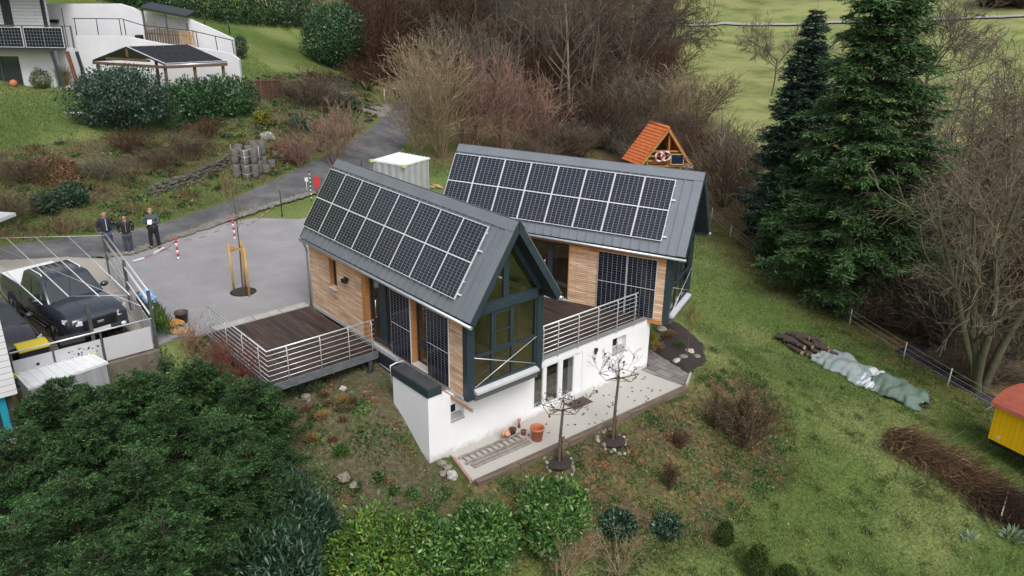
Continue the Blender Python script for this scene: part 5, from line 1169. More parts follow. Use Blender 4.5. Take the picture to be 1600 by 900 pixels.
# brown panel fence by the hedge
fa, fb = hit(391, 156), hit(440, 153); t = thing('panel_fence', tuple(fa), 'brown wooden panel fence at the end of the trimmed hedge', 'fence')
wb_ = brickmat('brown_boards', (.15, .085, .065), (.11, .062, .05), (.03, .02, .016), 3, .16, .012, axes='xz', noise=.3)
b = MB(); b.bar(fa + np.array([0, 0, .6]), fb + np.array([0, 0, .6]), .05, 1.15); b.build('boards', wb_, t)
for f in (0, .36, .72, 1): p = fa + (fb - fa) * f + np.array([.05, -.03, 0]); b = MB(); b.bar(p, p + np.array([0, 0, 1.22]), .09, .09); b.build('post', brownw, t)
b = MB(); b.bar(fa + np.array([0, 0, 1.24]), fb + np.array([0, 0, 1.24]), .14, .06); b.build('cap_rail', brownw, t)
# white slab lying on the lawn, stones at the house corner
p = hit(121, 178); b = MB(); b.box(-.38, -.2, 0, .38, .2, .07); o = b.build('slab', whitep, origin=p, world=False); o.rotation_euler.z = HRZ; tag(o, 'white slab lying on the upper lawn left of the big shrub', 'slab')
for k, (x, y, r, l) in enumerate(((102, 142, .35, 'ochre rock at the corner of the hillside house'), (112, 140, .3, 'grey-brown rock in front of the rusty post'), (122, 139, .28, 'reddish rock right of the rusty post'))):
    boulder(x, y, r, l, mat('ochre_rock', (.36, .25, .12), .9, var=.3, bump=.4) if k == 0 else stone_pale, seed=40 + k, group='rocks by the hillside house')
p = hit(22, 135); b = MB(); b.ball((0, 0, .2), .24, 12, 8); o = b.build('clay_pot', terra, origin=p, world=False); tag(o, 'round terracotta pot before the glass door of the hillside house', 'pot')
# ------------------------------------------------------------------ playhouse on stilts with a tiled roof
zf = .35
el, er, eb = at_z(1001, 259, zf + .15), at_z(1080, 259, zf + .15), at_z(973, 248, zf + .15)
md = (el + er) / 2; LV = eb - el; wv_ = er - el; hh = 2.45
rf_, rb_ = md + np.array([0, 0, hh]), md + LV + np.array([0, 0, hh])
ph = thing('playhouse', (md[0], md[1], gz(md[0], md[1])), 'small wooden playhouse on stilts with a steep orange tiled roof', 'playhouse')
tile = mat('orange_tile', (.62, .16, .045), .65, var=.18, scale=3)
b = MB()
for a0, sgn in ((el, -1), (er, 1)):
    n_ = 13; dn = a0 - rf_; nrm = np.cross(LV, dn); nrm /= np.linalg.norm(nrm); nrm *= np.sign(nrm[2])
    for k in range(n_):
        q0 = rf_ + dn * (k / n_) + nrm * .03; q1 = rf_ + dn * ((k + 1.12) / n_) + nrm * .075
        b.extrude([q0, q1, q1 + LV, q0 + LV], nrm * .03)
b.build('tiled_roof', tile, ph)
b = MB(); b.tube([rf_ + np.array([0, 0, .07]), rb_ + np.array([0, 0, .07])], .10, 8); b.build('ridge_tile', tile, ph)
timber = mat('honey_timber', (.42, .22, .07), .7, var=.25, scale=3)
for a0 in (el, er):
    b = MB(); n0 = np.cross(wv_, LV); b.bar(rf_ - np.array([0, 0, .06]), a0 - np.array([0, 0, .06]), .09, .14); b.build('rafter', timber, ph)
fr_ = md + LV * .06
dw = wv_ / np.linalg.norm(wv_); dl = LV / np.linalg.norm(LV)
b = MB(); b.extrude([md + LV * .05 - dw * 1.5 + np.array([0, 0, -.1]), md + LV * .05 + dw * 1.5 + np.array([0, 0, -.1]), md + LV * .97 + dw * 1.5 + np.array([0, 0, -.1]), md + LV * .97 - dw * 1.5 + np.array([0, 0, -.1])], (0, 0, .1)); b.build('floor', timber, ph)
b = MB(); b.extrude([md + LV * .75 - dw * 1.55, md + LV * .75 + dw * 1.55, rf_ + LV * .75 - np.array([0, 0, .1])], LV * .03); b.build('back_wall', mat('dark_timber', (.12, .075, .04), .8, var=.3, scale=3), ph)
for a0, c0_ in ((-1.2, -1.2), (1.1, 1.1), (.2, .2)):
    b = MB(); p = md + LV * .08 + dw * a0; top = 1.0 if abs(a0) > .5 else 2.1; b.bar(p + np.array([0, 0, -1.9 if abs(a0) > .5 else 0]), p + np.array([0, 0, top * (1 if abs(a0) < .5 else .55)]), .11, .11); b.build('post', timber, ph)
for z in (.30, .62, .95):
    b = MB(); hw_ = 1.45 * (1 - z / hh) + .0; p = md + LV * .06 + np.array([0, 0, z]); b.bar(p - dw * hw_, p + dw * hw_, .05, .12); b.build('rail', timber, ph)
p = md + LV * .03 + dw * .75 + np.array([0, 0, .42]); b = MB(); b.bar(p - dw * .40, p + dw * .40, .05, .62); o = b.build('blackboard', mat('navy_board', (.012, .02, .05), .4), ph)
b = MB()
for s in (-.43, .43): b.bar(p + dw * s - np.array([0, 0, .36]) - dl * .02, p + dw * s + np.array([0, 0, .36]) - dl * .02, .06, .06)
for s in (-.34, .34): b.bar(p - dw * .40 + np.array([0, 0, s]) - dl * .02, p + dw * .40 + np.array([0, 0, s]) - dl * .02, .06, .06)
b.build('board_frame', mat('pale_timber', (.55, .45, .28), .7), o)
for k, (s, z, l) in enumerate(((-.50, .62, 'left pink and white ring hanging on the playhouse railing'), (-.12, .66, 'right red and white ring hanging beside the dark board of the playhouse'))):
    c = md + LV * .0 + dw * s + np.array([0, 0, z]) - dl * .08; b = MB(); n = 24; pts = [c + .30 * (math.cos(6.2832 * i / n) * dw + math.sin(6.2832 * i / n) * np.array([0, 0, 1])) for i in range(n + 1)]
    for i in range(n): b.tube([pts[i], pts[i + 1]], .075, 6, mi=(i // 3) % 2, cap=False)
    o = b.build('swim_ring', [mat('pink_ring', (.62, .18, .20), .5), whitep], origin=c); tag(o, l, 'ring', 'rings on the playhouse')
p = hit(1074, 266); b = MB(); b.ball((0, 0, .25), (.5, .35, .35), 10, 7, jit=.15, rng=random.Random(3)); o = b.build('grey_bag', mat('grey_bag', (.33, .34, .36), .6), origin=p, world=False); tag(o, 'grey bag lying on the ground right of the playhouse', 'bag')
# ------------------------------------------------------------------ pasture fence, tarpaulin heap, wagon
pf = thing('pasture_fence', tuple(hit(1240, 447)), 'electric pasture fence with white posts and thin wires along the lawn', 'fence')
fp = [hit(*q) for q in ((1082, 322), (1111, 345), (1140, 373), (1186, 408), (1240, 448), (1285, 481), (1327, 509), (1411, 562), (1480, 604), (1560, 650), (1640, 700))]
for k, p in enumerate(fp):
    b = MB(); b.tube([p - np.array([0, 0, .15]), p + np.array([.02 * (k % 3 - 1), .03, .78])], .024, 7); b.build('post', mat('weathered_white', (.50, .50, .48), .7), pf)
for z in (.30, .52, .74):
    b = MB(); b.tube([p + np.array([0, 0, z]) for p in fp], .007, 4); b.build('wire', mat('fence_wire', (.33, .31, .28), .5), pf)
ha, hb = hit(1238, 535), hit(1452, 638); ha[2] = gz(ha[0], ha[1])
ax_ = (hb - ha); LH = np.linalg.norm(ax_[:2]); ax_ = ax_ / LH; nx_ = np.array([-ax_[1], ax_[0], 0]); nx_ /= np.linalg.norm(nx_)
bark = mat('old_bark', (.055, .042, .033), .95, var=.4, scale=6, bump=.6); cutw = mat('cut_wood', (.30, .20, .12), .85, var=.3, scale=8)
rg = random.Random(21)
for k in range(46):
    f = rg.uniform(-.03, .28); s = rg.uniform(-.65, .65); lay = rg.choice((0, 0, 1, 1, 2)); p = ha + ax_ * (f * LH) + nx_ * s * (1 - .25 * lay); p[2] = gz(p[0], p[1]) + .10 + .15 * lay
    a = math.atan2(ax_[1], ax_[0]) + rg.uniform(-.5, .5); r = rg.uniform(.06, .11); d = np.array([math.cos(a), math.sin(a), rg.uniform(-.1, .1)]) * rg.uniform(.25, .55)
    b = MB(); b.tube([-d, d * .0, d], [r, r * 1.05, r * .9], 7, cap=False); n_ = 7
    b.tube([-d * 1.001, -d * .999], [r * .98, r * .98], 7, mi=1); b.tube([d * .999, d * 1.001], [r * .88, r * .88], 7, mi=1)
    o = b.build('log', [bark, cutw], origin=p, world=False); tag(o, 'dark log in the uncovered end of the covered wood heap on the lawn', 'log', 'logs of the wood heap')
def tarp(f0, f1, w0, w1, h, m, label, seed, dz=0.0):
    n, k = 46, 26; rs = np.random.RandomState(seed); V = np.zeros((n, k, 3))
    for i in range(n):
        f = f0 + (f1 - f0) * i / (n - 1); e = min(1, 6 * min(i, n - 1 - i) / (n - 1) + .25)
        for j in range(k):
            s = -1 + 2 * j / (k - 1); wd = w0 + (w1 - w0) * i / (n - 1); wd *= 1 + .12 * math.sin(i * .31 + seed) + .05 * math.sin(i * .9 + seed)
            p = ha + ax_ * (f * LH + (.10 * math.sin(j * .45 + seed) + .05 * math.sin(j * 1.3)) * (1 if i in (0, 1, n - 2, n - 1) else .25)) + nx_ * s * wd
            hgt = h * (1 - abs(s) ** 2.6) * (.88 + .12 * math.sin(f * 7 + seed)) * (.55 + .45 * e)
            fold = .20 * (vnoise(np.array([i * .11 + 3]), np.array([j * .10]), 1.0, seed)[0] - .5) + .17 * min(1, 3 * (1 - abs(s)) + .15) * (vnoise(np.array([i * .19 + j * .05]), np.array([j * .21 - i * .06]), 1.0, seed + 1)[0] - .5)
            V[i, j] = (p[0], p[1], gz(p[0], p[1]) + .03 + dz + max(0, hgt + fold))
    ii = np.arange(n * k).reshape(n, k); F = np.stack([ii[:-1, :-1], ii[1:, :-1], ii[1:, 1:], ii[:-1, 1:]], -1).reshape(-1, 4)
    og = V[n // 2, k // 2].copy(); og[2] = gz(og[0], og[1]); o = np_mesh('tarpaulin', V.reshape(-1, 3) - og, F, m, origin=og, smooth=True)
    s_ = o.modifiers.new('solid', 'SOLIDIFY'); s_.thickness = .012; tag(o, label, 'tarpaulin', 'sheets over the wood heap')
tarp(.24, .62, 1.0, .96, .40, mat('blue_grey_sheet', (.16, .205, .205), .75, c2=(.255, .30, .295), scale=2.2, bump=.4, bscale=9), 'blue-grey tarpaulin over the middle of the wood heap', 3)
tarp(.55, .69, .88, .84, .37, mat('white_sheet', (.50, .52, .56), .7, var=.15, scale=4, bump=.4, bscale=9), 'crumpled white sheet between the blue-grey and the green tarpaulin', 5, .02)
tarp(.64, .98, .96, .66, .40, mat('green_sheet', (.075, .12, .095), .75, c2=(.135, .185, .15), scale=2.2, bump=.4, bscale=9), 'dark green tarpaulin over the lower end of the wood heap', 9, .03)
boulder(1447, 636, .16, 'dark lump holding down the end of the green tarpaulin', bark, seed=61)
# wagon at the right edge
wc0 = at_z(1543.5, 684, -1.45); wd_ = at_z(1600, 712, -1.45) - wc0; wd_[2] = 0; wd_ /= np.linalg.norm(wd_); ang = math.atan2(wd_[1], wd_[0])
wg = thing('caravan_wagon', (wc0[0], wc0[1], gz(wc0[0], wc0[1])), 'bright yellow site wagon with a rounded red roof at the right edge', 'wagon', ang)
zz0 = -1.45 - wg.location.z; WH_ = 1.22
yel = brickmat('yellow_boards', (.82, .50, .008), (.78, .46, .006), (.45, .26, .004), .16, 9, .006, axes='xz', noise=.08, rough=.5)
b = MB(); b.box(0, 0, zz0, 4.2, 1.9, zz0 + WH_); b.build('body', yel, wg, world=False)
b = MB(); pr = []
for k in range(13):
    a = math.pi * k / 12; pr.append((-.12, .95 - 1.10 * math.cos(a), zz0 + WH_ + .005 + .42 * math.sin(a)))
b.extrude(pr, (4.45, 0, 0)); b.build('roof', mat('brick_red_roof', (.30, .075, .045), .6, var=.2, scale=3), wg, world=False)
b = MB(); b.box(.05, .05, zz0 - .16, 4.15, 1.85, zz0 - .004); b.build('chassis', black, wg, world=False)
for x in (1.75, 3.6):
    for y in (-.02, 1.72):
        b = MB(); b.tube([(x, y, zz0 - .25), (x, y + .18, zz0 - .25)], .30, 16); b.build('wheel', tyrem, wg, world=False)
b = MB(); b.tube([(.30, -.012, zz0 + .17), (.30, -.002, zz0 + .17)], .065, 16); b.build('round_vent', mat('cream_disc', (.70, .62, .38), .5), wg, world=False)
b = MB(); b.tube([(-.05, .1, zz0 + WH_ + .02), (-.30, .0, zz0 + WH_ - .35)], .022, 6); b.build('gutter_pipe', whitemetal, wg, world=False)
# ------------------------------------------------------------------ three people at the road edge
def skin_mesh(name, J, E, m, parent, root=0, sub=2):
    """J: list of (x, y, z, radius) joints, E: edges -> one smooth continuous skin"""
    me = bpy.data.meshes.new(name); me.from_pydata([j[:3] for j in J], E, []); me.update()
    tmp = bpy.data.objects.new('tmp_skin', me); COL.objects.link(tmp)
    md = tmp.modifiers.new('skin', 'SKIN'); md.use_smooth_shade = True
    sk = me.skin_vertices[0].data
    for i, j in enumerate(J):
        r = j[3] if isinstance(j[3], tuple) else (j[3], j[3]); sk[i].radius = r; sk[i].use_root = (i == root)
    sb = tmp.modifiers.new('sub', 'SUBSURF'); sb.levels = sub; sb.render_levels = sub
    bpy.context.view_layer.update(); dg = bpy.context.evaluated_depsgraph_get()
    out = bpy.data.meshes.new_from_object(tmp.evaluated_get(dg)); out.name = name
    bpy.data.objects.remove(tmp); bpy.data.meshes.remove(me)
    out.materials.clear(); o = link_mesh(name, out, m, parent)
    for p in o.data.polygons: p.use_smooth = True
    return o
skin = mat('skin', (.50, .29, .21), .55); shoe_d = mat('dark_shoe', (.03, .03, .033), .6); shoe_l = mat('pale_shoe', (.42, .40, .38), .6)
def person(px, py, H, face, label, jacket, trous, shoes, hair, pose, bald=False, beard=False, look=0.0, legs=.10, collar=None):
    p = hit(px, py); p[2] = max(p[2], gz(p[0], p[1])) + .035
    t = thing('person', tuple(p), label, 'person', math.atan2(CAM[1] - p[1], CAM[0] - p[0]) + face, group=None); s = H / 1.78
    hx = .05 if look < 0 else .0; hd = look       # head moves forward when looking down
    head = [(0 + .00, 0, 1.46, .060), (.015 + hx * .5, 0, 1.53, .058), (.035 + hx, 0, 1.575, (.070, .072)), (.030 + hx, 0, 1.64, (.082, .090)), (.015 + hx * .9, 0, 1.70, (.078, .085)), (.105 + hx, 0, 1.615 + hd * .06, .016)]
    if pose == 'phone': arm = lambda q: [(0, q * .185, 1.40, .058), (.03, q * .27, 1.14, .046), (.26, q * .07, 1.20, .034), (.31, q * .045, 1.22, (.030, .018))]
    elif pose == 'pockets': arm = lambda q: [(0, q * .185, 1.40, .060), (-.06, q * .29, 1.14, .048), (.07, q * .22, .94, .036), (.10, q * .17, .90, (.030, .018))]
    else: arm = lambda q: [(0, q * .18, 1.40, .056), (-.09, q * .30, 1.16, .046), (.02, q * .22, .97, .034), (.06, q * .17, .93, (.030, .018))]
    leg = lambda q: [(0, q * .095, .90, .090), (.02, q * legs, .49, .062), (0, q * (legs + .005), .09, .042), (.11, q * (legs + .02), .035, (.042, .028))]
    J = [(0, 0, .96, (.13, .16)), (0, 0, 1.16, (.11, .145)), (0, 0, 1.36, (.11, .165))] + head; E = [(0, 1), (1, 2), (2, 3), (3, 4), (4, 5), (5, 6), (6, 7), (6, 8)]
    for q in (-1, 1):
        k = len(J); J += arm(q); E += [(2, k), (k, k + 1), (k + 1, k + 2), (k + 2, k + 3)]
        w = J[-1]; dirx, dz = (.05, .02) if pose == 'phone' else (.03, -.05)
        for f in range(4):      # four fingers of unequal length, bent at the middle joint
            L_ = (.9, 1.05, 1.0, .8)[f]; kk = len(J); off = (f - 1.5) * .017
            J += [(w[0] + dirx * L_ * .8, w[1] + off, w[2] + dz * .8 * L_, .0085), (w[0] + dirx * 1.3 * L_ + .012, w[1] + off - q * .012, w[2] + dz * 1.5 * L_ - .006, .007)]; E += [(k + 3, kk), (kk, kk + 1)]
        kk = len(J); J += [(w[0] + .012, w[1] - q * .035, w[2] + .022, .010), (w[0] + .04, w[1] - q * .045, w[2] + .03, .008)]; E += [(k + 3, kk), (kk, kk + 1)]
        k = len(J); J += leg(q); E += [(0, k), (k, k + 1), (k + 1, k + 2), (k + 2, k + 3)]
    sc = lambda JJ: [(a * s, b * s, c * s, (r[0] * s, r[1] * s) if isinstance(r, tuple) else r * s) for a, b, c, r in JJ]
    skin_mesh('body', sc(J), E, skin, t)
    JJ = [(0, 0, .88, (.165, .19)), (0, 0, 1.0, (.155, .185)), (0, 0, 1.20, (.145, .185)), (0, 0, 1.37, (.135, .19)), (0, 0, 1.475, (.078, .085))]; EE = [(0, 1), (1, 2), (2, 3), (3, 4)]
    for q in (-1, 1):
        a = arm(q); k = len(JJ); JJ += [(a[0][0], a[0][1], a[0][2], .088), (a[1][0], a[1][1], a[1][2], .075), (a[2][0], a[2][1], a[2][2], .055)]; EE += [(3, k), (k, k + 1), (k + 1, k + 2)]
    skin_mesh('jacket', sc(JJ), EE, jacket, t)
    JJ = [(0, 0, .93, (.15, .17))]; EE = []
    for q in (-1, 1):
        a = leg(q); k = len(JJ); JJ += [(a[0][0], a[0][1], .86, .112), (a[1][0], a[1][1], a[1][2], .085), (a[2][0], a[2][1], .12, .070)]; EE += [(0, k), (k, k + 1), (k + 1, k + 2)]
    skin_mesh('trousers', sc(JJ), EE, trous, t)
    for q in (-1, 1):
        a = leg(q)[2]; skin_mesh('shoe', sc([(a[0] - .05, a[1], .055, .05), (a[0] + .04, a[1] + q * .01, .055, .055), (a[0] + .16, a[1] + q * .025, .04, .045)]), [(0, 1), (1, 2)], shoes, t)
    if hair is not None:
        b = MB(); n = 12; V = []; F = []
        for i in range(5):
            ph_ = (i / 4) * 1.75
            for j in range(n):
                a = 2 * math.pi * j / n; r = math.sin(ph_); back = -.018 if math.cos(a) < 0 else 0
                cut = 1.0 if math.cos(a) < .3 else .68
                ph2 = ph_ * cut; V.append((( .012 + hx * .9 + .112 * math.sin(ph2) * math.cos(a) + back) * s, .098 * math.sin(ph2) * math.sin(a) * s, (1.655 + .118 * math.cos(ph2)) * s))
        for i in range(4):
            for j in range(n): F.append((i * n + j, i * n + (j + 1) % n, (i + 1) * n + (j + 1) % n, (i + 1) * n + j))
        b.add(V, F, 0, True); b.build('hair', hair, t, world=False)
    for q in (-1, 1):
        b = MB(); b.ball(((.112 + hx) * s, q * .033 * s, (1.648 + hd * .03) * s), .011 * s, 6, 4); b.build('eye', mat('eye_dark', (.02, .015, .012), .3), t, world=False)
    b = MB(); b.ball(((.102 + hx) * s, 0, (1.572 + hd * .05) * s), (.010 * s, .026 * s, .007 * s), 8, 4); b.build('mouth', mat('lips', (.36, .14, .12), .5), t, world=False)
    for q in (-1, 1):
        b = MB(); b.ball(((.01 + hx) * s, q * .094 * s, 1.635 * s), (.022 * s, .012 * s, .034 * s), 8, 5); b.build('ear', skin, t, world=False)
    if beard:
        b = MB(); b.ball(((.075 + hx) * s, 0, 1.56 * s), (.042 * s, .062 * s, .035 * s), 10, 6); b.build('beard', mat('grey_beard', (.25, .2, .17), .9), t, world=False)
    if collar:
        b = MB(); b.bar((.16 * s, 0, 1.46 * s), (.172 * s, 0, 1.02 * s), .03, .02, up=(0, 1, 0)); b.build('zip', collar, t, world=False)
    return t
denim = mat('blue_denim', (.045, .065, .10), .85, var=.25, scale=9)
person(173, 399, 1.84, .15, 'bald bearded person in a navy jacket and jeans looking up, hands in pockets', mat('navy_jacket', (.012, .018, .034), .7, var=.3, scale=8), denim, shoe_d, None, 'pockets', True, True, 1.0, collar=mat('white_shirt', (.65, .65, .68), .8))
person(203, 398, 1.68, .05, 'dark-haired person in a short black jacket and grey-blue trousers, in the middle of the three', mat('black_jacket', (.012, .013, .015), .6, var=.3, scale=8), mat('grey_blue_trousers', (.045, .055, .075), .85, var=.2), shoe_l, mat('dark_hair', (.015, .011, .009), .6), 'akimbo', look=.6, legs=.10, collar=mat('zip_grey', (.20, .20, .21), .5))
pt3 = person(244, 390, 1.76, -.25, 'fair-haired person in a grey-green jacket and black trousers looking down at a white sheet', mat('grey_green_jacket', (.055, .075, .078), .65, var=.25, scale=7), mat('black_trousers', (.010, .010, .012), .8), shoe_d, mat('fair_hair', (.33, .19, .10), .6), 'phone', look=-1.0, legs=.14)
q0 = np.array(pt3.location); b = MB(); R3 = rotz(pt3.rotation_euler.z)
b.obox(R3 @ np.array([.345, 0, 1.24]), (.012, .16, .20), R3 @ np.array([[.8, 0, -.6], [0, 1, 0], [.6, 0, .8]]))
o = b.build('paper_sheet', whitep, origin=q0, world=False); tag(o, 'white sheet held in both hands by the fair-haired person', 'paper')
# ------------------------------------------------------------------ plants
def unit(v): return v / np.maximum(np.linalg.norm(v, axis=-1, keepdims=True), 1e-9)
def leaf_quads(P, A, N, L, Wd, fold=.0):
    """diamond leaves: P base points, A axis, N normal, L length, Wd width (arrays) -> V (4n,3), F (n,4)"""
    A = unit(A); S = unit(np.cross(A, N)); Nn = np.cross(S, A)
    L = np.asarray(L).reshape(-1, 1); Wd = np.asarray(Wd).reshape(-1, 1)
    m = P + A * L * .45
    V = np.stack([P, m + S * Wd * .5 - Nn * Wd * fold, P + A * L, m - S * Wd * .5 - Nn * Wd * fold], 1).reshape(-1, 3)
    return V, np.arange(len(V), dtype=np.int32).reshape(-1, 4)
def tints(rs, n, cols, var=.25, w=None):
    c = np.array(cols)[rs.choice(len(cols), n, p=w)]
    return c * (1 + (rs.rand(n, 1) - .5) * 2 * var) * (1 + (rs.rand(n, 3) - .5) * .12)
def seg_tubes(S, k=3):
    """S rows: p0(3) p1(3) r0 r1 -> prisms"""
    S = np.asarray(S, float); p0 = S[:, :3]; p1 = S[:, 3:6]; d = unit(p1 - p0)
    u = np.where(np.abs(d[:, 2:3]) > .9, np.array([[1.0, 0, 0]]), np.array([[0, 0, 1.0]])); x = unit(np.cross(u, d)); y = np.cross(d, x)
    V = []
    for p, r in ((p0, S[:, 6]), (p1, S[:, 7])):
        for j in range(k):
            a = 2 * math.pi * j / k; V.append(p + (math.cos(a) * x + math.sin(a) * y) * r[:, None])
    V = np.stack(V, 1).reshape(-1, 3); b = np.arange(len(S))[:, None] * 2 * k; F = []
    for j in range(k): F.append(np.concatenate([b + j, b + (j + 1) % k, b + k + (j + 1) % k, b + k + j], 1))
    return V, np.stack(F, 1).reshape(-1, 4)
def grow(rs, p, d, L, r, lvl, out, P):
    """recursive branching; P: dict(n=children per level, ang, ratio, wob, up, seg)"""
    ns = P['seg'][lvl]; st = L / ns; q = np.array(p, float); d = np.array(d, float); pts = [q.copy()]
    r1 = r * P.get('taper', .45)
    for i in range(ns):
        d = d + rs.randn(3) * P['wob'][lvl] + np.array([0, 0, P['up'][lvl]]) / ns; d /= np.linalg.norm(d)
        e = q + d * st; a = r + (r1 - r) * i / ns; b = r + (r1 - r) * (i + 1) / ns
        out.append((*q, *e, max(a, P['rmin']), max(b, P['rmin']))); q = e; pts.append(q.copy())
    if lvl + 1 >= len(P['n']) + 1 or lvl >= len(P['seg']) - 1: return
    n = P['n'][lvl]
    for k in range(n):
        f = P['from'][lvl] + (1 - P['from'][lvl]) * ((k + rs.rand()) / n); i = min(int(f * ns), ns - 1); s = pts[i] + (pts[i + 1] - pts[i]) * (f * ns - i)
        ax = pts[i + 1] - pts[i]; ax /= np.linalg.norm(ax); h = rs.randn(3); h -= ax * (h @ ax); h /= np.linalg.norm(h)
        ang = P['ang'][lvl] * (.75 + .5 * rs.rand()); nd = ax * math.cos(ang) + h * math.sin(ang)
        grow(rs, s, nd, L * P['ratio'][lvl] * (1.15 - .6 * (f - P['from'][lvl])) * (.75 + .5 * rs.rand()), (r + (r1 - r) * f) * P.get('rr', .55), lvl + 1, out, P)
def twigs_to(name, S, m, parent=None, origin=None, k=3, cols=None, rs=None, var=.2):
    V, F = seg_tubes(S, k); c = None
    if cols is not None: c = np.repeat(tints(rs, len(S), cols, var), 2 * k, 0)
    return np_mesh(name, V, F, m, col=c, parent=parent, origin=origin)
leafM = leafmat('leaf', .5, .22, .45); glossM = leafmat('glossy_leaf', .32, .15, .5); needleM = leafmat('needle', .65, .12, .25); twigM = leafmat('twig', .9, .0, .15); barkM = mat('grey_bark', (.10, .085, .068), .95, var=.35, scale=7, bump=.6); greenbark = mat('mossy_bark', (.085, .085, .045), .95, var=.35, scale=5, bump=.6); dryM = leafmat('dry_leaf', .8, .2, .2)
def blob_noise(D, rs, a=.18):
    o = np.zeros(len(D))
    for k in range(7):
        w = rs.randn(3) * (2.0 + k * .8); o += np.sin(D @ w + rs.rand() * 6.28) / (1 + .35 * k)
    return 1 + a * o / 1.6
def lobes_points(rs, lobes, n, shell=.35, noise=.2):
    """points through a crown made of several lobes, dense towards the outside; returns P, outward normals"""
    Ps, Ns = [], []; vol = np.array([np.prod(l[1]) ** (2 / 3) for l in lobes]); vol /= vol.sum()
    for (c, r), v in zip(lobes, vol):
        k = int(n * v); D = unit(rs.randn(k, 3)); f = (1 - shell * rs.rand(k) ** 1.6) * blob_noise(D, rs, noise)
        Ps.append(np.array(c) + D * np.array(r) * f[:, None]); Ns.append(unit(D / np.array(r)))
    return np.concatenate(Ps), np.concatenate(Ns)
def leafy(t, rs, lobes, n, L, Wd, cols, m, w=None, up=.35, rnd=.7, shell=.4, noise=.2, zmin=0.0, name='foliage', stems=True, var=.28, fold=.12, out=.5):
    P, N = lobes_points(rs, lobes, n, shell, noise); k = P[:, 2] > zmin; P = P[k]; N = N[k]; n = len(P)
    A = unit(N * out + rs.randn(n, 3) * rnd + np.array([0, 0, up])); Nn = unit(N + rs.randn(n, 3) * .6 + np.array([0, 0, .3]))
    q_ = .55 + .75 * rs.rand(n); V, F = leaf_quads(P, A, Nn, L * q_, Wd * q_ * (.8 + .4 * rs.rand(n)), fold)
    cl = np.floor(P / (L * 3.2)).astype(int); hsh = ((cl[:, 0] * 73856093) ^ (cl[:, 1] * 19349663) ^ (cl[:, 2] * 83492791)) % 997 / 997.0     # sprays of older and younger leaves
    col = tints(rs, n, cols, var, w) * (.72 + .6 * hsh)[:, None]
    o = np_mesh(name, V, F, m, col=np.repeat(col, 4, 0), parent=t)
    if stems:
        S = []
        for c, r in lobes:
            for k in range(7):
                e = np.array(c) + unit(rs.randn(1, 3))[0] * np.array(r) * .75; b0 = np.array([c[0] * .3, c[1] * .3, 0]); md_ = (b0 + e) / 2 + rs.randn(3) * .06
                S += [(*b0, *md_, .022, .016), (*md_, *e, .016, .006)]
        twigs_to('stems', S, barkM, t)
    return o
LAUREL = [(.055, .145, .030), (.08, .185, .040), (.036, .10, .026), (.15, .24, .055)]
LAURELY = [(.075, .17, .024), (.115, .22, .034), (.052, .125, .022), (.22, .28, .05), (.06, .14, .026)]
LAUREL_D = [(.026, .066, .036), (.044, .096, .050), (.075, .135, .078), (.015, .044, .025)]
def shrub(px, py, lobes, n, L, Wd, cols, label, m=None, seed=1, cat='shrub', name='laurel_shrub', group=None, p=None, **k):
    p = hit(px, py) if p is None else p
    t = thing(name, tuple(p), label, cat, group=group); leafy(t, np.random.RandomState(seed), lobes, n, L, Wd, cols, m or glossM, **k); return t
# --- foreground laurels along the bottom edge
def at_crown(px, py, zc):
    c = at_z(px, py, zc); return np.array([c[0], c[1], gz(c[0], c[1])])
def laurel(px, py, r, zc, cols, label, seed, n=9000, L=.13, Wd=.05, **k):
    p = at_crown(px, py, zc); h = zc - p[2]
    lob = [((0, 0, h), (r, r, max(r * .85, .2))), ((r * .4, -r * .3, h * .7), (r * .7, r * .7, h * .75)), ((-r * .45, r * .3, h * .75), (r * .7, r * .65, h * .8)), ((r * .1, r * .45, h * .7), (r * .65, r * .6, h * .75)), ((-r * .2, -r * .5, h * .6), (r * .65, r * .6, h * .7))]
    return shrub(px, py, lob, n, L, Wd, cols, label, seed=seed, p=p, **k)
laurel(585, 868, 1.15, .05, LAURELY, 'yellow-green laurel shrub at the bottom edge, left of the middle of the picture', 11, 13000)
laurel(668, 850, .75, -.15, LAUREL, 'mid-green laurel shrub squeezed between the yellow-green one and its bigger neighbour', 12, 7000)
laurel(748, 832, .85, -.15, LAUREL, 'bright green laurel shrub with pale new leaves at the bottom edge, below the patio corner', 13, 10500)
laurel(862, 798, .95, -.20, LAUREL, 'dense bright green laurel shrub below the patio edge, right of its bright neighbour', 14, 11500)
laurel(443, 815, 1.25, .35, LAUREL_D, 'dark blue-green shrub with long narrow leaves between conifer and laurels', 15, 15000, .15, .036, up=.9)
laurel(428, 905, 1.1, .2, LAUREL_D, 'dark narrow-leaved shrub at the very bottom edge below its twin', 16, 9000, .17, .042, up=.9)
laurel(967, 822, .50, -1.25, LAUREL_D, 'small dark green shrub right of the bright laurels', 17, 4500, .12, .05)
laurel(1042, 824, .36, -1.45, LAUREL_D, 'smallest dark green shrub, next to the bare red twigs', 18, 3000, .11, .048)
for k, (px, py, r, h, l) in enumerate(((1130, 852, .25, .72, 'narrow upright evergreen bush on the lower slope, nearest the house'), (1178, 900, .34, .95, 'upright evergreen bush at the bottom edge of the picture'), (1226, 915, .30, .60, 'low evergreen bush cut by the bottom edge, right of the upright one'))):
    shrub(px, py, [((0, 0, h * .42), (r, r, h * .45)), ((.03, 0, h * .7), (r * .7, r * .7, h * .4))], 3600, .07, .022, [(.035, .075, .018), (.06, .11, .025), (.10, .135, .03)], l, leafM, 30 + k, name='evergreen_bush', up=1.2, rnd=.4, noise=.12, group='small evergreen bushes on the slope')
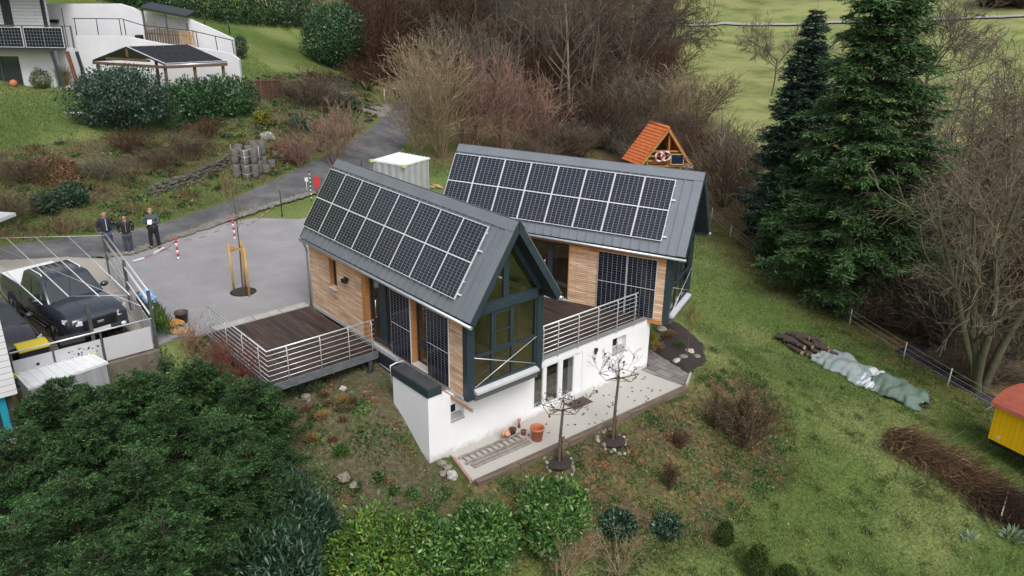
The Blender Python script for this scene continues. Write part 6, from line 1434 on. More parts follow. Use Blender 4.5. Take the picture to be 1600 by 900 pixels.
# --- conifers
def conifer_mesh(rs, h, R, nw, nb, ntw, cols, L=.30, droop=.25, asc=.15, ragged=.25, top=.03, base=.05, nw_leaf=5, prof=1.0, Wd=.045, dead=0.0, jit=1.0, wood=1.0, nlen=.52, uexp=.8, bvar=.3):
    """needle sprays on whorled branches; returns (V,F,col) of needles and wood segments"""
    S = [(0, 0, -.2, 0, 0, h * .55, wood * (h * .013 + .03), wood * (h * .008 + .02)), (0, 0, h * .55, 0, 0, h, wood * (h * .008 + .02), .006)]; PP, AA, NN = [], [], []; tip = []; BF = []
    for i in range(nw):
        f = base + (1 - base - top) * (i + rs.rand() * .6) / nw; f = min(max(base, f + (rs.rand() - .5) * jit / nw * 2 * (1 - f)), 1 - top); z = h * f; rad = R * ((1 - f) / (1 - base)) ** prof * (1 - ragged * rs.rand())
        if f < .16: rad *= .75 + 1.5 * f
        for j in range(nb):
            a = 2 * math.pi * (j + rs.rand()) / nb + i * 1.3; Lb = max(.15, rad * (1 - ragged * rs.rand())); d0 = np.array([math.cos(a), math.sin(a), asc * (.5 + rs.rand()) + .7 * max(0, f - .75)])
            dr_k = droop * (.3 + 1.4 * rs.rand()); q = np.array([0, 0, z]); pts = [q]; ns = 4
            for s in range(ns):
                d = d0 + np.array([0, 0, -dr_k * (s / ns) ** 1.2 * 1.6 + (.25 if s == ns - 1 else 0)]) + rs.randn(3) * .06; q = q + d / np.linalg.norm(d) * Lb / ns; pts.append(q)
            for s in range(ns): S.append((*pts[s], *pts[s + 1], wood * .028 * (1 - s / ns) * (h / 12 + .3) + .004, wood * .028 * (1 - (s + 1) / ns) * (h / 12 + .3) + .003))
            if dead and rs.rand() < dead * (1 - f) * 1.6: continue
            k = max(5, int(ntw * Lb / R + 2)); u = .18 + .82 * rs.rand(k) ** uexp; bfac = 1 - bvar + 2 * bvar * rs.rand(); fi = np.minimum((u * ns).astype(int), ns - 1); pt = np.array(pts); B = pt[fi] + (pt[fi + 1] - pt[fi]) * (u * ns - fi)[:, None]
            ax = unit(pt[fi + 1] - pt[fi]); side = unit(np.cross(ax, np.array([0, 0, 1.0]))) * np.where(rs.rand(k) < .5, -1, 1)[:, None]
            td = unit(ax * .8 + side * (.9 * (rs.rand(k, 1) * .8 + .4)) + np.array([0, 0, -.35 * droop - .05]) + rs.randn(k, 3) * .18); tl = L * (.7 + .9 * rs.rand(k)) * (1.15 - .5 * u) * min(1.0, .22 + Lb / (L * 2.6))
            for m_ in range(nw_leaf):
                v = (m_ + rs.rand(k)) / nw_leaf * .9; base_p = B + td * (tl * v)[:, None] - np.array([0, 0, .12]) * (tl * v ** 2)[:, None]
                sd = unit(np.cross(td, np.array([0, 0, 1.0]))) * np.where(rs.rand(k) < .5, -1, 1)[:, None]
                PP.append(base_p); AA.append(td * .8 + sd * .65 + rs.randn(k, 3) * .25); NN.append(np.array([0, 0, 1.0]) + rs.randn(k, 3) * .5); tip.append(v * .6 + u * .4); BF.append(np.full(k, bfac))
    P = np.concatenate(PP); A = np.concatenate(AA); N = np.concatenate(NN); tp = np.concatenate(tip); bf = np.concatenate(BF); n = len(P)
    V, F = leaf_quads(P, A, N, L * nlen * (.6 + .7 * rs.rand(n)), Wd * (.7 + .6 * rs.rand(n)), .1)
    cl = np.floor(P / (.55 if h > 6 else .34)).astype(int); hs_ = ((cl[:, 0] * 73856093) ^ (cl[:, 1] * 19349663) ^ (cl[:, 2] * 83492791)) % 997 / 997.0
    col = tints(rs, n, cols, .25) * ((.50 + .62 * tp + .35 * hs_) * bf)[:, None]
    return V, F, np.repeat(col, 4, 0), S
def conifer(p, label, seed, name='conifer_tree', group=None, bark=None, **k):
    t = thing(name, tuple(p), label, 'tree', group=group); rs = np.random.RandomState(seed); V, F, c, S = conifer_mesh(rs, **k)
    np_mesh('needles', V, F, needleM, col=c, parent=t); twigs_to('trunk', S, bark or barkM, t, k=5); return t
SPR = [(.036, .086, .026), (.058, .122, .040), (.10, .165, .06), (.018, .048, .018)]
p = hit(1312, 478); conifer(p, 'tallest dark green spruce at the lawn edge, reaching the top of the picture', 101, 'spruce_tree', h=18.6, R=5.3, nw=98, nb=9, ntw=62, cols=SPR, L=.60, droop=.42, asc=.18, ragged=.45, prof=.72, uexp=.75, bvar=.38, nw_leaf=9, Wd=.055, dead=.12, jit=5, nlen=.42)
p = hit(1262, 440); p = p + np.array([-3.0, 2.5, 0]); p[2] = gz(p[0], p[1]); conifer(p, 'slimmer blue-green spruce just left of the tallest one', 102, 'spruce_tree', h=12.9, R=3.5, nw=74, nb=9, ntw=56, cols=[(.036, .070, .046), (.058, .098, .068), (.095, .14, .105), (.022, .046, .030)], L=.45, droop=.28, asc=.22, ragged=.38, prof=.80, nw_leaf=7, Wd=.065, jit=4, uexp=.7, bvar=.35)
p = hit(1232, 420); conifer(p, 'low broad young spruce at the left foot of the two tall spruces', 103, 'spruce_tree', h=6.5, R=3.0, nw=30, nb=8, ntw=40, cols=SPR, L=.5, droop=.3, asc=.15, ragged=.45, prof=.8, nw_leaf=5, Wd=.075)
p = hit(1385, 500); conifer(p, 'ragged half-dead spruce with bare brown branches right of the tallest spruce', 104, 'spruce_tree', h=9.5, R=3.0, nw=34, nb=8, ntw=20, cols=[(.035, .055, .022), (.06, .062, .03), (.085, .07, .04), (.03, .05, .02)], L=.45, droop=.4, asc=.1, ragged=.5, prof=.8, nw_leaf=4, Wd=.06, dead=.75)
HEM = [(.015, .050, .014), (.028, .076, .021), (.085, .150, .048), (.008, .028, .008)]
HEMY = [(.06, .11, .028), (.09, .145, .04), (.04, .085, .024)]
for k, (px, py, zt_, R, l, cols) in enumerate((
    (205, 588, 3.3, 1.7, 'feathery dark conifer in the left foreground, in front of the low metal shed', HEM),
    (305, 572, 3.1, 1.7, 'feathery dark conifer in the left foreground, below the concrete wall', HEM),
    (84, 598, 3.6, 1.5, 'feathery conifer with thin leading shoots beside the white clad house', HEM),
    (385, 598, 2.9, 1.5, 'rightmost feathery conifer of the dark mass, next to the red-twigged shrub', HEM),
    (140, 640, 3.4, 1.9, 'broad feathery conifer in the middle of the dark foreground mass', HEM),
    (262, 632, 3.2, 1.9, 'broad feathery conifer right of the middle of the dark foreground mass', HEM),
    (345, 655, 2.9, 1.7, 'feathery conifer between the broad ones and the red-twigged shrub', HEM),
    (20, 672, 3.6, 1.9, 'feathery conifer cut by the left edge of the picture', HEM),
    (205, 715, 3.3, 1.9, 'feathery conifer in the lower middle of the dark mass', HEM),
    (315, 725, 2.9, 1.8, 'feathery conifer at the lower right of the dark mass, beside the dark shrub', HEM),
    (105, 745, 3.5, 1.9, 'feathery conifer filling the bottom left corner', HEM),
    (250, 810, 3.0, 1.9, 'feathery conifer at the bottom edge below the middle of the dark mass', HEM),
    (385, 700, 2.5, 1.4, 'feathery conifer on the right flank of the dark mass, above the narrow-leaved shrub', HEM),
    (20, 810, 3.6, 1.8, 'lowest feathery conifer, cut by the bottom left corner', HEM),
    (150, 850, 3.2, 1.8, 'feathery conifer at the bottom edge left of the middle of the dark mass', HEM),
    (48, 622, 3.3, 1.2, 'feathery conifer hiding the left end of the low metal shed', HEM),
    (128, 606, 3.0, 1.3, 'feathery conifer hiding the front of the low metal shed', HEM),
    (232, 590, 2.7, 1.3, 'feathery conifer below the panelled screen, right of the low metal shed', HEM),
    (172, 606, 2.6, .5, 'slim yellowish young conifer in front of the low metal shed', HEMY))):
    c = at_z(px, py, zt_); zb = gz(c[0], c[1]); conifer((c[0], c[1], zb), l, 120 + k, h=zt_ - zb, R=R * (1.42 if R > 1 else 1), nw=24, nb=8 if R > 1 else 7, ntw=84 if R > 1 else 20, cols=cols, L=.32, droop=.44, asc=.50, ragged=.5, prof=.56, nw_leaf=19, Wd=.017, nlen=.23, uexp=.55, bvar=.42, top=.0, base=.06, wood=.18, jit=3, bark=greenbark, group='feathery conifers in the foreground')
for k, (px, py, r, h, l, cc) in enumerate(((112, 318, .75, .55, 'dark green bush on the bank below the leaf heap', LAUREL_D), (70, 330, .6, .45, 'dark green bush nearer the road, left part of the bank', LAUREL_D), (540, 168, 1.0, .6, 'dark green bush above the side driveway', LAUREL_D), (470, 205, .8, .6, 'dark green bush behind the rust-brown leaf heap', LAUREL_D), (410, 195, .45, .5, 'yellow-leaved bush below the brown panel fence', [(.30, .24, .03), (.22, .19, .03), (.10, .13, .03)]), (646, 262, .7, .55, 'green bush at the road edge left of the metal shed', LAUREL), (850, 252, 1.0, .45, 'low green bush behind the farther cabin ridge', LAUREL))):
    shrub(px, py, [((0, 0, h * .7), (r, r, h)), ((r * .5, .2, h * .5), (r * .6, r * .6, h * .7))], 2600, .13, .06, cc, l, leafM, 640 + k, name='green_bush', group='small green bushes')
# --- hedges and shrubs on the hillside
HG = [(.028, .075, .030), (.04, .10, .036), (.055, .125, .045), (.02, .055, .025)]
p = hit(196, 202); shrub(0, 0, [((0, 0, 1.7), (2.2, 2.2, 1.65)), ((.9, .8, 1.4), (1.5, 1.5, 1.3)), ((-1.0, -1.1, 1.4), (1.5, 1.6, 1.4)), ((.2, .2, 2.5), (1.4, 1.4, .9)), ((-.6, -.5, 2.2), (1.3, 1.3, .9))], 17000, .19, .07, [(.03, .07, .045), (.05, .095, .065), (.02, .05, .03), (.075, .12, .085)], 'big round dark green shrub on the edge of the upper lawn', seed=50, p=p, name='evergreen_shrub')
a, c = hit(272, 192), hit(378, 176); dd = c - a
p = (a + c) / 2; p[2] = gz(p[0], p[1]); t = thing('hedge', tuple(p), 'clipped laurel hedge between the big round shrub and the brown panel fence', 'hedge')
leafy(t, np.random.RandomState(51), [(((f - .5) * dd[0], (f - .5) * dd[1], .85 + gz(*(a + dd * f)[:2]) - p[2]), (1.15, 1.15, 1.45)) for f in (0, .17, .34, .5, .67, .84, 1.0)], 15000, .20, .08, HG + [(.06, .15, .04)], glossM, noise=.16, shell=.35, zmin=-2)
p = hit(272, 208); shrub(0, 0, [((0, 0, .8), (.55, .55, .9)), ((.05, 0, 1.4), (.35, .35, .6))], 2500, .10, .03, SPR, 'small dark pointed bush at the right foot of the big round shrub', leafM, 52, p=p, name='dwarf_conifer', up=1.0)
p = hit(525, 106); shrub(0, 0, [((0, 0, 2.7), (2.55, 2.55, 2.6)), ((.2, .5, 4.0), (2.1, 2.1, 1.6)), ((.5, .6, 2.3), (2.1, 2.1, 2.0)), ((-.4, -.6, 2.2), (2.2, 2.2, 2.0))], 17000, .26, .10, HG + [(.07, .15, .06)], 'huge round clipped laurel standing alone on the hillside lawn', seed=53, p=p, name='round_laurel', noise=.12, shell=.3)
def hedge_row(pxs, h, w, label, seed, n, z0=0):
    P = [hit(*q) for q in pxs]; p = np.mean(P, 0); p[2] = min(q[2] for q in P); t = thing('hedge', tuple(p), label, 'hedge'); lob = []
    for i in range(len(P) - 1):
        for f in np.linspace(0, 1, 6)[:-1 if i < len(P) - 2 else None]:
            q = P[i] + (P[i + 1] - P[i]) * f - p; lob.append(((q[0], q[1], gz(*(q + p)[:2]) - p[2] + h * .5), (w, w, h * .62)))
    leafy(t, np.random.RandomState(seed), lob, n, .28, .11, HG, glossM, noise=.16, shell=.3, zmin=-3)
hedge_row([(175, 2), (250, 14), (340, 33), (420, 39), (490, 45)], 3.6, 1.5, 'long tall hedge along the top of the hillside lawn', 54, 24000)
p = hit(376, 92); shrub(0, 0, [((0, 0, .9), (.65, .65, 1.0))], 2200, .14, .05, LAUREL_D, 'dark bush at the lower end of the white ramp wall', seed=55, p=p, name='evergreen_shrub')
p = hit(67, 138); shrub(0, 0, [((0, 0, .55), (.60, .60, .62))], 1800, .12, .05, [(.10, .14, .03), (.16, .19, .05), (.06, .10, .02)], 'small yellow-green bush in front of the hillside house wall', leafM, 56, p=p, name='garden_bush')
p = hit(103, 138); S = []; rs = np.random.RandomState(57)
for k in range(160):
    a = rs.rand() * 6.28; e = np.array([.55 * math.cos(a) * rs.rand(), .55 * math.sin(a) * rs.rand(), .9 + .7 * rs.rand()]); S += [(0, 0, 0, *(e * .6), .012, .01), (*(e * .6), *(e + np.array([e[0] * .5, e[1] * .5, -.1])), .01, .006)]
t = thing('ornamental_grass', tuple(p), 'tall tan ornamental grass in front of the rusty balcony post', 'grass'); twigs_to('blades', S, twigM, t, cols=[(.30, .23, .11), (.22, .17, .09), (.12, .13, .05)], rs=rs)
# --- bare shrubs and trees
BR = [(.115, .083, .062), (.155, .112, .082), (.080, .058, .042)]
TAN = [(.30, .235, .15), (.24, .19, .12), (.36, .28, .18)]
PINK = [(.25, .155, .12), (.19, .118, .095), (.32, .21, .165)]
GREY = [(.14, .122, .095), (.10, .086, .068), (.19, .165, .13)]
RUST = [(.082, .045, .031), (.115, .065, .042), (.058, .034, .025)]
def bush_segs(rs, h, w, n, P=None, rmin=.006, bow=.25):
    out = []
    PP = P or dict(n=[6, 4], seg=[5, 4, 3], ang=[.55, .6], ratio=[.5, .5], wob=[.09, .14, .18], up=[.25, .25, .2], rmin=rmin, rr=.6)
    PP['from'] = [.15, .15]
    for k in range(n):
        a = rs.rand() * 6.28; tl = (rs.rand() ** .7) * math.atan(w / h) * 1.25; d = np.array([math.cos(a) * math.sin(tl), math.sin(a) * math.sin(tl), math.cos(tl)])
        q = np.array([math.cos(a), math.sin(a), 0]) * w * .18 * rs.rand(); grow(rs, q, d, h * (.75 + .3 * rs.rand()), .012 + .006 * h * rs.rand(), 0, out, PP)
    return out
BUSH = {}
def bush_proto(kind, seed, h, w, n, cols, rmin):
    rs = np.random.RandomState(seed); S = bush_segs(rs, h, w, n, rmin=rmin); V, F = seg_tubes(S, 3); BUSH[kind] = (V, F, np.repeat(tints(rs, len(S), cols, .25), 6, 0))
for k, (cn, cols) in enumerate((('tan', TAN), ('pink', PINK), ('grey', GREY), ('brown', BR), ('rust', RUST))):
    for v in range(2): bush_proto((cn, v), 200 + 10 * k + v, 4.0, 1.9, 26, cols, .011)
BM = {}
def bush(px, py, h, w, cn, label, group=None, v=0, name='bare_shrub', p=None, rz=None):
    p = hit(px, py) if p is None else p; key = (cn, v)
    t = thing(name, tuple(p), label, 'shrub', group=group)
    if key not in BM:
        V, F, c = BUSH[key]; o = np_mesh('twigs', V, F, twigM, col=c, parent=t); BM[key] = o.data
    else:
        o = bpy.data.objects.new('twigs', BM[key]); COL.objects.link(o); o.parent = t; ORI[o.name] = ORI[t.name]
    o.scale = (w / 1.9, w / 1.9, h / 4.0); o.rotation_euler.z = (px * .37 + py) % 6.28 if rz is None else rz
    return t
GB = 'bare shrubs between the road and the playhouse'
for k, (px, py, h, w, cn, l) in enumerate((
    (652, 243, 4.6, 1.7, 'tan', 'pale tan many-stemmed shrub just behind the metal shed'),
    (690, 246, 5.6, 2.2, 'tan', 'tall pale tan shrub right of the metal shed, above the cabin ridge'),
    (735, 240, 5.6, 2.3, 'pink', 'pinkish shrub rising behind the left end of the farther cabin roof'),
    (788, 240, 5.8, 2.4, 'pink', 'tallest pinkish shrub behind the farther cabin roof'),
    (838, 238, 4.6, 2.2, 'pink', 'pinkish-brown shrub behind the middle of the farther cabin roof'),
    (668, 178, 5.4, 2.6, 'tan', 'pale shrub beside the road opposite the wheelie bin'),
    (712, 172, 6.4, 3.0, 'grey', 'grey shrub in the thicket behind the pale tan ones'),
    (770, 180, 6.0, 3.0, 'grey', 'grey shrub in the thicket left of the pale trunk'),
    (948, 232, 4.6, 2.6, 'brown', 'brown shrub behind the farther cabin roof, left of the playhouse'),
    (990, 205, 4.2, 3.0, 'grey', 'grey-brown shrub directly behind the playhouse roof'),
    (1050, 205, 4.4, 3.0, 'tan', 'pale shrub behind the right slope of the playhouse roof'),
    (1090, 195, 3.8, 2.8, 'brown', 'brown shrub at the meadow edge beyond the playhouse'),
    (1130, 322, 3.6, 2.4, 'brown', 'brown shrub right of the farther cabin gable'),
    (1108, 268, 3.4, 2.2, 'rust', 'reddish-brown shrub just right of the playhouse'),
    (1152, 300, 3.8, 2.6, 'grey', 'grey shrub between the farther cabin gable and the spruces'),
    (1168, 348, 3.0, 2.0, 'brown', 'low brown shrub beside the pasture fence, left of the spruces'),
    (905, 225, 3.6, 2.6, 'rust', 'rust-brown shrub at the foot of the pale trunk'))):
    bush(px, py, h, w, cn, l, GB, v=k % 2)
GK = 'low brown shrubs on the bank above the road'
for k, (px, py, h, w, cn, l) in enumerate((
    (525, 258, 3.0, 1.7, 'pink', 'pinkish shrub at the road edge above the ridge of the nearer cabin'), (478, 168, 1.9, 1.9, 'brown', 'brown shrub right of the brown panel fence'), (512, 170, 1.8, 2.0, 'grey', 'grey-brown shrub left of the small driveway'),
    (40, 285, 1.1, 1.6, 'brown', 'brown bush on the bank at the left edge'), (160, 282, 1.0, 1.2, 'grey', 'grey-brown bush on the bank below the upper lawn'), (210, 240, 1.1, 1.2, 'rust', 'small reddish bush below the big round shrub'), (300, 245, 1.2, 1.3, 'brown', 'brown bush below the clipped hedge'), (255, 262, .9, 1.3, 'brown', 'low brown bush above the dry stone wall'), (330, 215, 1.0, 1.2, 'rust', 'reddish bush under the right end of the clipped hedge'), (500, 150, 1.8, 2.0, 'rust', 'reddish shrub above the driveway sign'), (575, 142, 2.2, 2.2, 'rust', 'reddish shrub left of the wheelie bin'), (15, 345, 1.2, 1.5, 'brown', 'brown bush at the road edge in the left corner'), (470, 262, 1.8, 1.1, 'pink', 'small pinkish shrub right of the leaf pile'))):
    bush(px, py, h, w, cn, l, GK, v=k % 2)
TREES = {}
def tree_proto(kind, seed, P, h, r, cols, lean=.05, stems=1, spread=.3, fork=.0):
    rs = np.random.RandomState(seed); out = []
    for s in range(stems):
        a = rs.rand() * 6.28; d = np.array([math.cos(a) * spread, math.sin(a) * spread, 1]) if stems > 1 else np.array([rs.randn() * lean, rs.randn() * lean, 1])
        grow(rs, (0.12 * math.cos(a) * (stems > 1), .12 * math.sin(a) * (stems > 1), -.15), d / np.linalg.norm(d), h * (.8 + .25 * rs.rand()), r * (.7 + .4 * rs.rand()), 0, out, P)
    S = np.array(out); thick = S[:, 6] > .045
    TREES[kind] = dict(w=seg_tubes(S[thick], 6), t=seg_tubes(S[~thick], 3), tc=np.repeat(tints(rs, int((~thick).sum()), cols, .22), 6, 0), h=h)
PT = dict(n=[13, 6, 5], seg=[9, 5, 4, 3], ang=[.75, .65, .6], ratio=[.40, .5, .5], wob=[.05, .12, .15, .18], up=[.05, .35, .2, .1], rmin=.013, rr=.55, taper=.25); PT['from'] = [.28, .2, .15]
tree_proto('tall', 301, PT, 13, .13, GREY); tree_proto('tall2', 302, PT, 13, .12, BR)
PO = dict(n=[8, 8, 7, 5], seg=[4, 6, 5, 4, 3], ang=[.95, .7, .65, .6], ratio=[1.15, .5, .5, .5], wob=[.06, .16, .18, .2, .2], up=[.05, .10, .12, .1, .1], rmin=.013, rr=.6, taper=.7); PO['from'] = [.55, .25, .2, .15]
tree_proto('oak', 303, PO, 4.2, .12, GREY); tree_proto('oak2', 304, PO, 4.2, .13, [(.09, .075, .06), (.12, .10, .08), (.07, .055, .045)])
PW = dict(n=[9, 6, 5], seg=[8, 6, 4, 3], ang=[.6, .6, .6], ratio=[.42, .5, .5], wob=[.08, .14, .18, .2], up=[.15, .1, -.1, -.2], rmin=.009, rr=.5, taper=.3); PW['from'] = [.3, .15, .1]
tree_proto('willow', 305, PW, 8.5, .17, [(.155, .13, .09), (.20, .165, .11), (.11, .092, .065)], stems=6, spread=.32)
tree_proto('thin', 306, PW, 7, .085, [(.12, .10, .075), (.16, .135, .10), (.20, .17, .13)], stems=2, spread=.12)
TM = {}
def tree(px, py, h, kind, label, group=None, w=None, bark=None, name='bare_tree', p=None, rz=None, cat='tree'):
    p = hit(px, py) if p is None else p; t = thing(name, tuple(p), label, cat, group=group); T = TREES[kind]; s = h / T['h']; w = s if w is None else w
    if (kind, bark) not in TM:
        a = np_mesh('trunk', T['w'][0], T['w'][1], MATS[bark or 'grey_bark'], parent=t); b_ = np_mesh('crown', T['t'][0], T['t'][1], twigM, col=T['tc'], parent=t); TM[(kind, bark)] = (a.data, b_.data); obs = (a, b_)
    else:
        obs = []
        for n, me in zip(('trunk', 'crown'), TM[(kind, bark)]):
            o = bpy.data.objects.new(n, me); COL.objects.link(o); o.parent = t; ORI[o.name] = ORI[t.name]; obs.append(o)
    for o in obs: o.scale = (w, w, s); o.rotation_euler.z = (px * .71 + py * .3) % 6.28 if rz is None else rz
    return t
barkp = mat('pale_bark', (.19, .17, .135), .9, var=.4, scale=6)
GT = 'bare trees of the small wood behind the cabins'
for k, (px, py, h, kd, l, bk) in enumerate((
    (893, 200, 15, 'tall', 'bare tree with a pale trunk in the middle of the small wood', 'pale_bark'), (915, 195, 15, 'tall2', 'bare tree right beside the pale-trunked one', None), (845, 185, 15, 'tall2', 'bare tree left of the pale-trunked one, above the pinkish shrubs', None), (872, 150, 16, 'tall', 'bare tree behind the pale-trunked one, cut by the top edge', None), (800, 160, 15, 'tall', 'bare tree behind the tallest pinkish shrub', None), (750, 135, 15, 'tall2', 'bare tree behind the grey thicket, left part of the wood', None), (715, 120, 14, 'tall', 'leftmost grey bare tree, above the road bend', None), (955, 150, 14, 'tall2', 'bare tree at the right edge of the small wood', None), (925, 120, 16, 'tall', 'tall bare tree in the back of the wood near its right edge', None), (1005, 125, 6, 'oak2', 'dark-limbed spreading bare tree reaching out over the meadow', None), (972, 165, 6, 'oak2', 'dark crooked bare tree at the edge of the wood above the playhouse', None),
    (735, 70, 13, 'tall', 'bare tree in the farthest left part of the wood, right of the road end', None), (775, 95, 14, 'tall2', 'bare tree in the back row, above the tallest pinkish shrub', None), (905, 90, 15, 'tall', 'bare tree in the back row behind the pale-trunked one', None), (865, 215, 12, 'tall', 'bare tree in the front row of the wood, left of the pale-trunked one', None), (935, 180, 13, 'tall2', 'bare tree in the front row of the wood, right of the pale-trunked one', None), (990, 70, 12, 'tall', 'bare tree in the back row at the meadow edge', None),
    (680, 95, 13, 'tall2', 'bare tree at the top of the road where it enters the wood', None), (820, 110, 16, 'tall2', 'bare tree far back in the wood, left of its middle', None))):
    tree(px, py, h, kd, l, GT, bark=bk)
for k, (px, py, h, kd, l) in enumerate(((1432, 205, 6.0, 'oak', 'wide-crowned bare fruit tree standing on the meadow right of the spruces'), (1205, 150, 4.0, 'oak', 'small bare fruit tree on the meadow left of the spruces'), (1580, 330, 5, 'oak2', 'dark bare tree at the right edge above the stream'),)):
    tree(px, py, h, kd, l, 'bare trees on the meadow', w=h / 4.2 * .85)
GR = 'bare trees along the stream'
tree(1528, 612, 9.5, 'willow', 'many-stemmed bare willow with mossy trunks behind the pasture fence', GR, bark='mossy_bark')
tree(1590, 560, 9, 'willow', 'many-stemmed bare willow at the right edge of the picture', GR, bark='mossy_bark', rz=2.0)
for k, (px, py, h, l) in enumerate(((1420, 400, 8, 'slender bare tree behind the half-dead spruce'), (1515, 350, 9, 'slender bare tree on the far bank, right of the fruit tree'), (1560, 400, 9, 'slender bare tree on the far bank near the right edge'), (1470, 330, 8, 'slender bare tree on the far bank below the fruit tree'), (1462, 470, 8, 'slender bare tree left of the willow clump'), (1492, 420, 8, 'slender bare tree between the willow clump and the meadow'), (1440, 430, 7, 'slender bare tree right beside the half-dead spruce'), (1545, 440, 8.5, 'slender bare tree behind the willow clump'), (1590, 440, 8, 'slender bare tree behind the rightmost willow'))):
    tree(px, py, h, 'thin', l, GR, w=1.5, rz=k * 1.3)
for k, (px, py, h, w, cn, l) in enumerate(((1430, 520, 3.0, 2.2, 'brown', 'brown brush beside the stream left of the willow'), (1480, 545, 3.2, 2.4, 'grey', 'grey brush directly left of the mossy willow trunks'), (1550, 520, 3.5, 2.6, 'brown', 'brown brush behind the mossy willow trunks'), (1400, 470, 2.6, 2.2, 'brown', 'brown brush under the half-dead spruce'), (1500, 480, 3.5, 2.6, 'grey', 'grey brush behind the stream'), (1590, 500, 3.5, 2.6, 'brown', 'brown brush at the right edge above the wagon'), (1450, 370, 3.5, 3, 'grey', 'grey thicket right of the spruces'), (1530, 370, 3.5, 3, 'tan', 'tan thicket on the far bank of the stream'), (1590, 390, 3.5, 3, 'brown', 'brown thicket at the right edge, far bank'), (1560, 300, 3.5, 3.2, 'tan', 'pale thicket at the meadow edge on the right'), (1350, 505, 1.6, 1.4, 'brown', 'low brown brush between spruce and fence post'))):
    bush(px, py, h, w, cn, l, 'brush along the stream', v=k % 2)
# --- the far dark thicket on the slope above the road: one uncountable mass
def thicket(name, spots, seed, label=None):
    rs = np.random.RandomState(seed); Vs, Fs, Cs = [], [], []; off = 0
    for (x, y, h, w, cn) in spots:
        V, F, c = BUSH[(cn, rs.randint(2))]; a = rs.rand() * 6.28; R = rotz(a); q = (V * np.array([w / 1.9, w / 1.9, h / 4.0])) @ R.T + np.array([x, y, gz(x, y)]); Vs.append(q); Fs.append(F + off); Cs.append(c); off += len(V)
    o = np_mesh(name, np.concatenate(Vs), np.concatenate(Fs), twigM, col=np.concatenate(Cs)); return tag(o, label, None, None, 'stuff')
rs = np.random.RandomState(77); spots = []
for k in range(60):
    q = hit(rs.uniform(575, 720), rs.uniform(5, 140)); spots.append((q[0], q[1], rs.uniform(4, 8), rs.uniform(2.2, 3.6), rs.choice(['rust', 'rust', 'rust', 'brown', 'brown'])))
for k in range(70):
    q = hit(rs.uniform(700, 1040), rs.uniform(8, 190)); spots.append((q[0], q[1], rs.uniform(3, 6), rs.uniform(2.2, 3.6), rs.choice(['rust', 'brown', 'grey', 'brown'])))
for k in range(40):
    q = hit(rs.uniform(850, 1100), rs.uniform(195, 262)); spots.append((q[0], q[1], rs.uniform(1.0, 2.2), rs.uniform(1.2, 2.2), rs.choice(['rust', 'brown', 'grey', 'brown'])))
for k in range(90):
    q = hit(rs.uniform(1330, 1680), rs.uniform(370, 640))
    if sdist(WOODR, q[0], q[1]) > -1.3: continue
    spots.append((q[0], q[1], rs.uniform(.5, 1.5), rs.uniform(.8, 1.6), rs.choice(['grey', 'brown', 'grey', 'brown'])))
thicket('undergrowth', spots, 5)
spots = []
for k in range(26):
    q = hit(rs.uniform(1535, 1680), rs.uniform(3, 14)); spots.append((q[0], q[1], rs.uniform(2.5, 4), rs.uniform(2, 3.5), rs.choice(['rust', 'brown'])))
thicket('far_thicket', spots, 6)
# --- garden: hornbeam shrub, red dogwood, bare twigs
def twig_thing(px, py, h, w, n, cols, label, seed, name='bare_shrub', rmin=.004, leaves=0, lcols=None, P=None, p=None, cat='shrub', group=None, L=.05):
    p = hit(px, py) if p is None else p; t = thing(name, tuple(p), label, cat, group=group); rs = np.random.RandomState(seed); S = bush_segs(rs, h, w, n, P, rmin); twigs_to('twigs', S, twigM, t, cols=cols, rs=rs)
    if leaves:
        S = np.array(S); k = rs.choice(len(S), leaves); Pp = S[k, :3] + (S[k, 3:6] - S[k, :3]) * rs.rand(leaves, 1); V, F = leaf_quads(Pp, rs.randn(leaves, 3), rs.randn(leaves, 3), L * (.7 + .6 * rs.rand(leaves)), L * .6 * np.ones(leaves), .2)
        np_mesh('leaves', V, F, dryM, col=np.repeat(tints(rs, leaves, lcols, .3), 4, 0), parent=t)
    return t
BRL = [(.13, .075, .04), (.17, .10, .055), (.09, .055, .032), (.10, .10, .04)]
twig_thing(1163, 700, 1.75, .85, 26, BR, 'big brown-leaved shrub on the bank right of the patio', 401, leaves=4200, lcols=BRL, L=.06)
twig_thing(1118, 668, 1.0, .5, 14, BR, 'lower brown-leaved shrub left of the big one on the bank', 402, leaves=1200, lcols=BRL)
twig_thing(1063, 702, .55, .22, 12, RUST, 'small reddish bare shrub on the bank below the slate path', 403, leaves=300, lcols=BRL, L=.04)
twig_thing(1045, 765, .75, .24, 14, RUST, 'reddish bare shrub on the bank, farther down than the other', 404, leaves=300, lcols=BRL, L=.04)
twig_thing(378, 642, 1.7, .75, 17, [(.24, .05, .045), (.18, .05, .042), (.14, .07, .05)], 'red-twigged dogwood beside the entrance terrace', 405, name='dogwood_shrub', rmin=.005)
twig_thing(345, 600, 1.3, .6, 14, [(.22, .10, .08), (.17, .085, .06)], 'thin reddish shrub left of the dogwood', 406, rmin=.004)
twig_thing(300, 552, .95, .45, 9, [(.36, .22, .15), (.28, .17, .12)], 'small tan bare shrub by the sack at the gravel edge', 407, rmin=.004)
tw = hit(880, 905); twig_thing(0, 0, 1.3, 1.2, 14, TAN, 'bare straw-coloured twigs sticking up at the bottom edge', 408, p=tw, rmin=.004)
tw = hit(965, 895); twig_thing(0, 0, 1.0, .9, 6, TAN, 'few thin bare twigs in front of the dark green shrubs', 409, p=tw, rmin=.004)
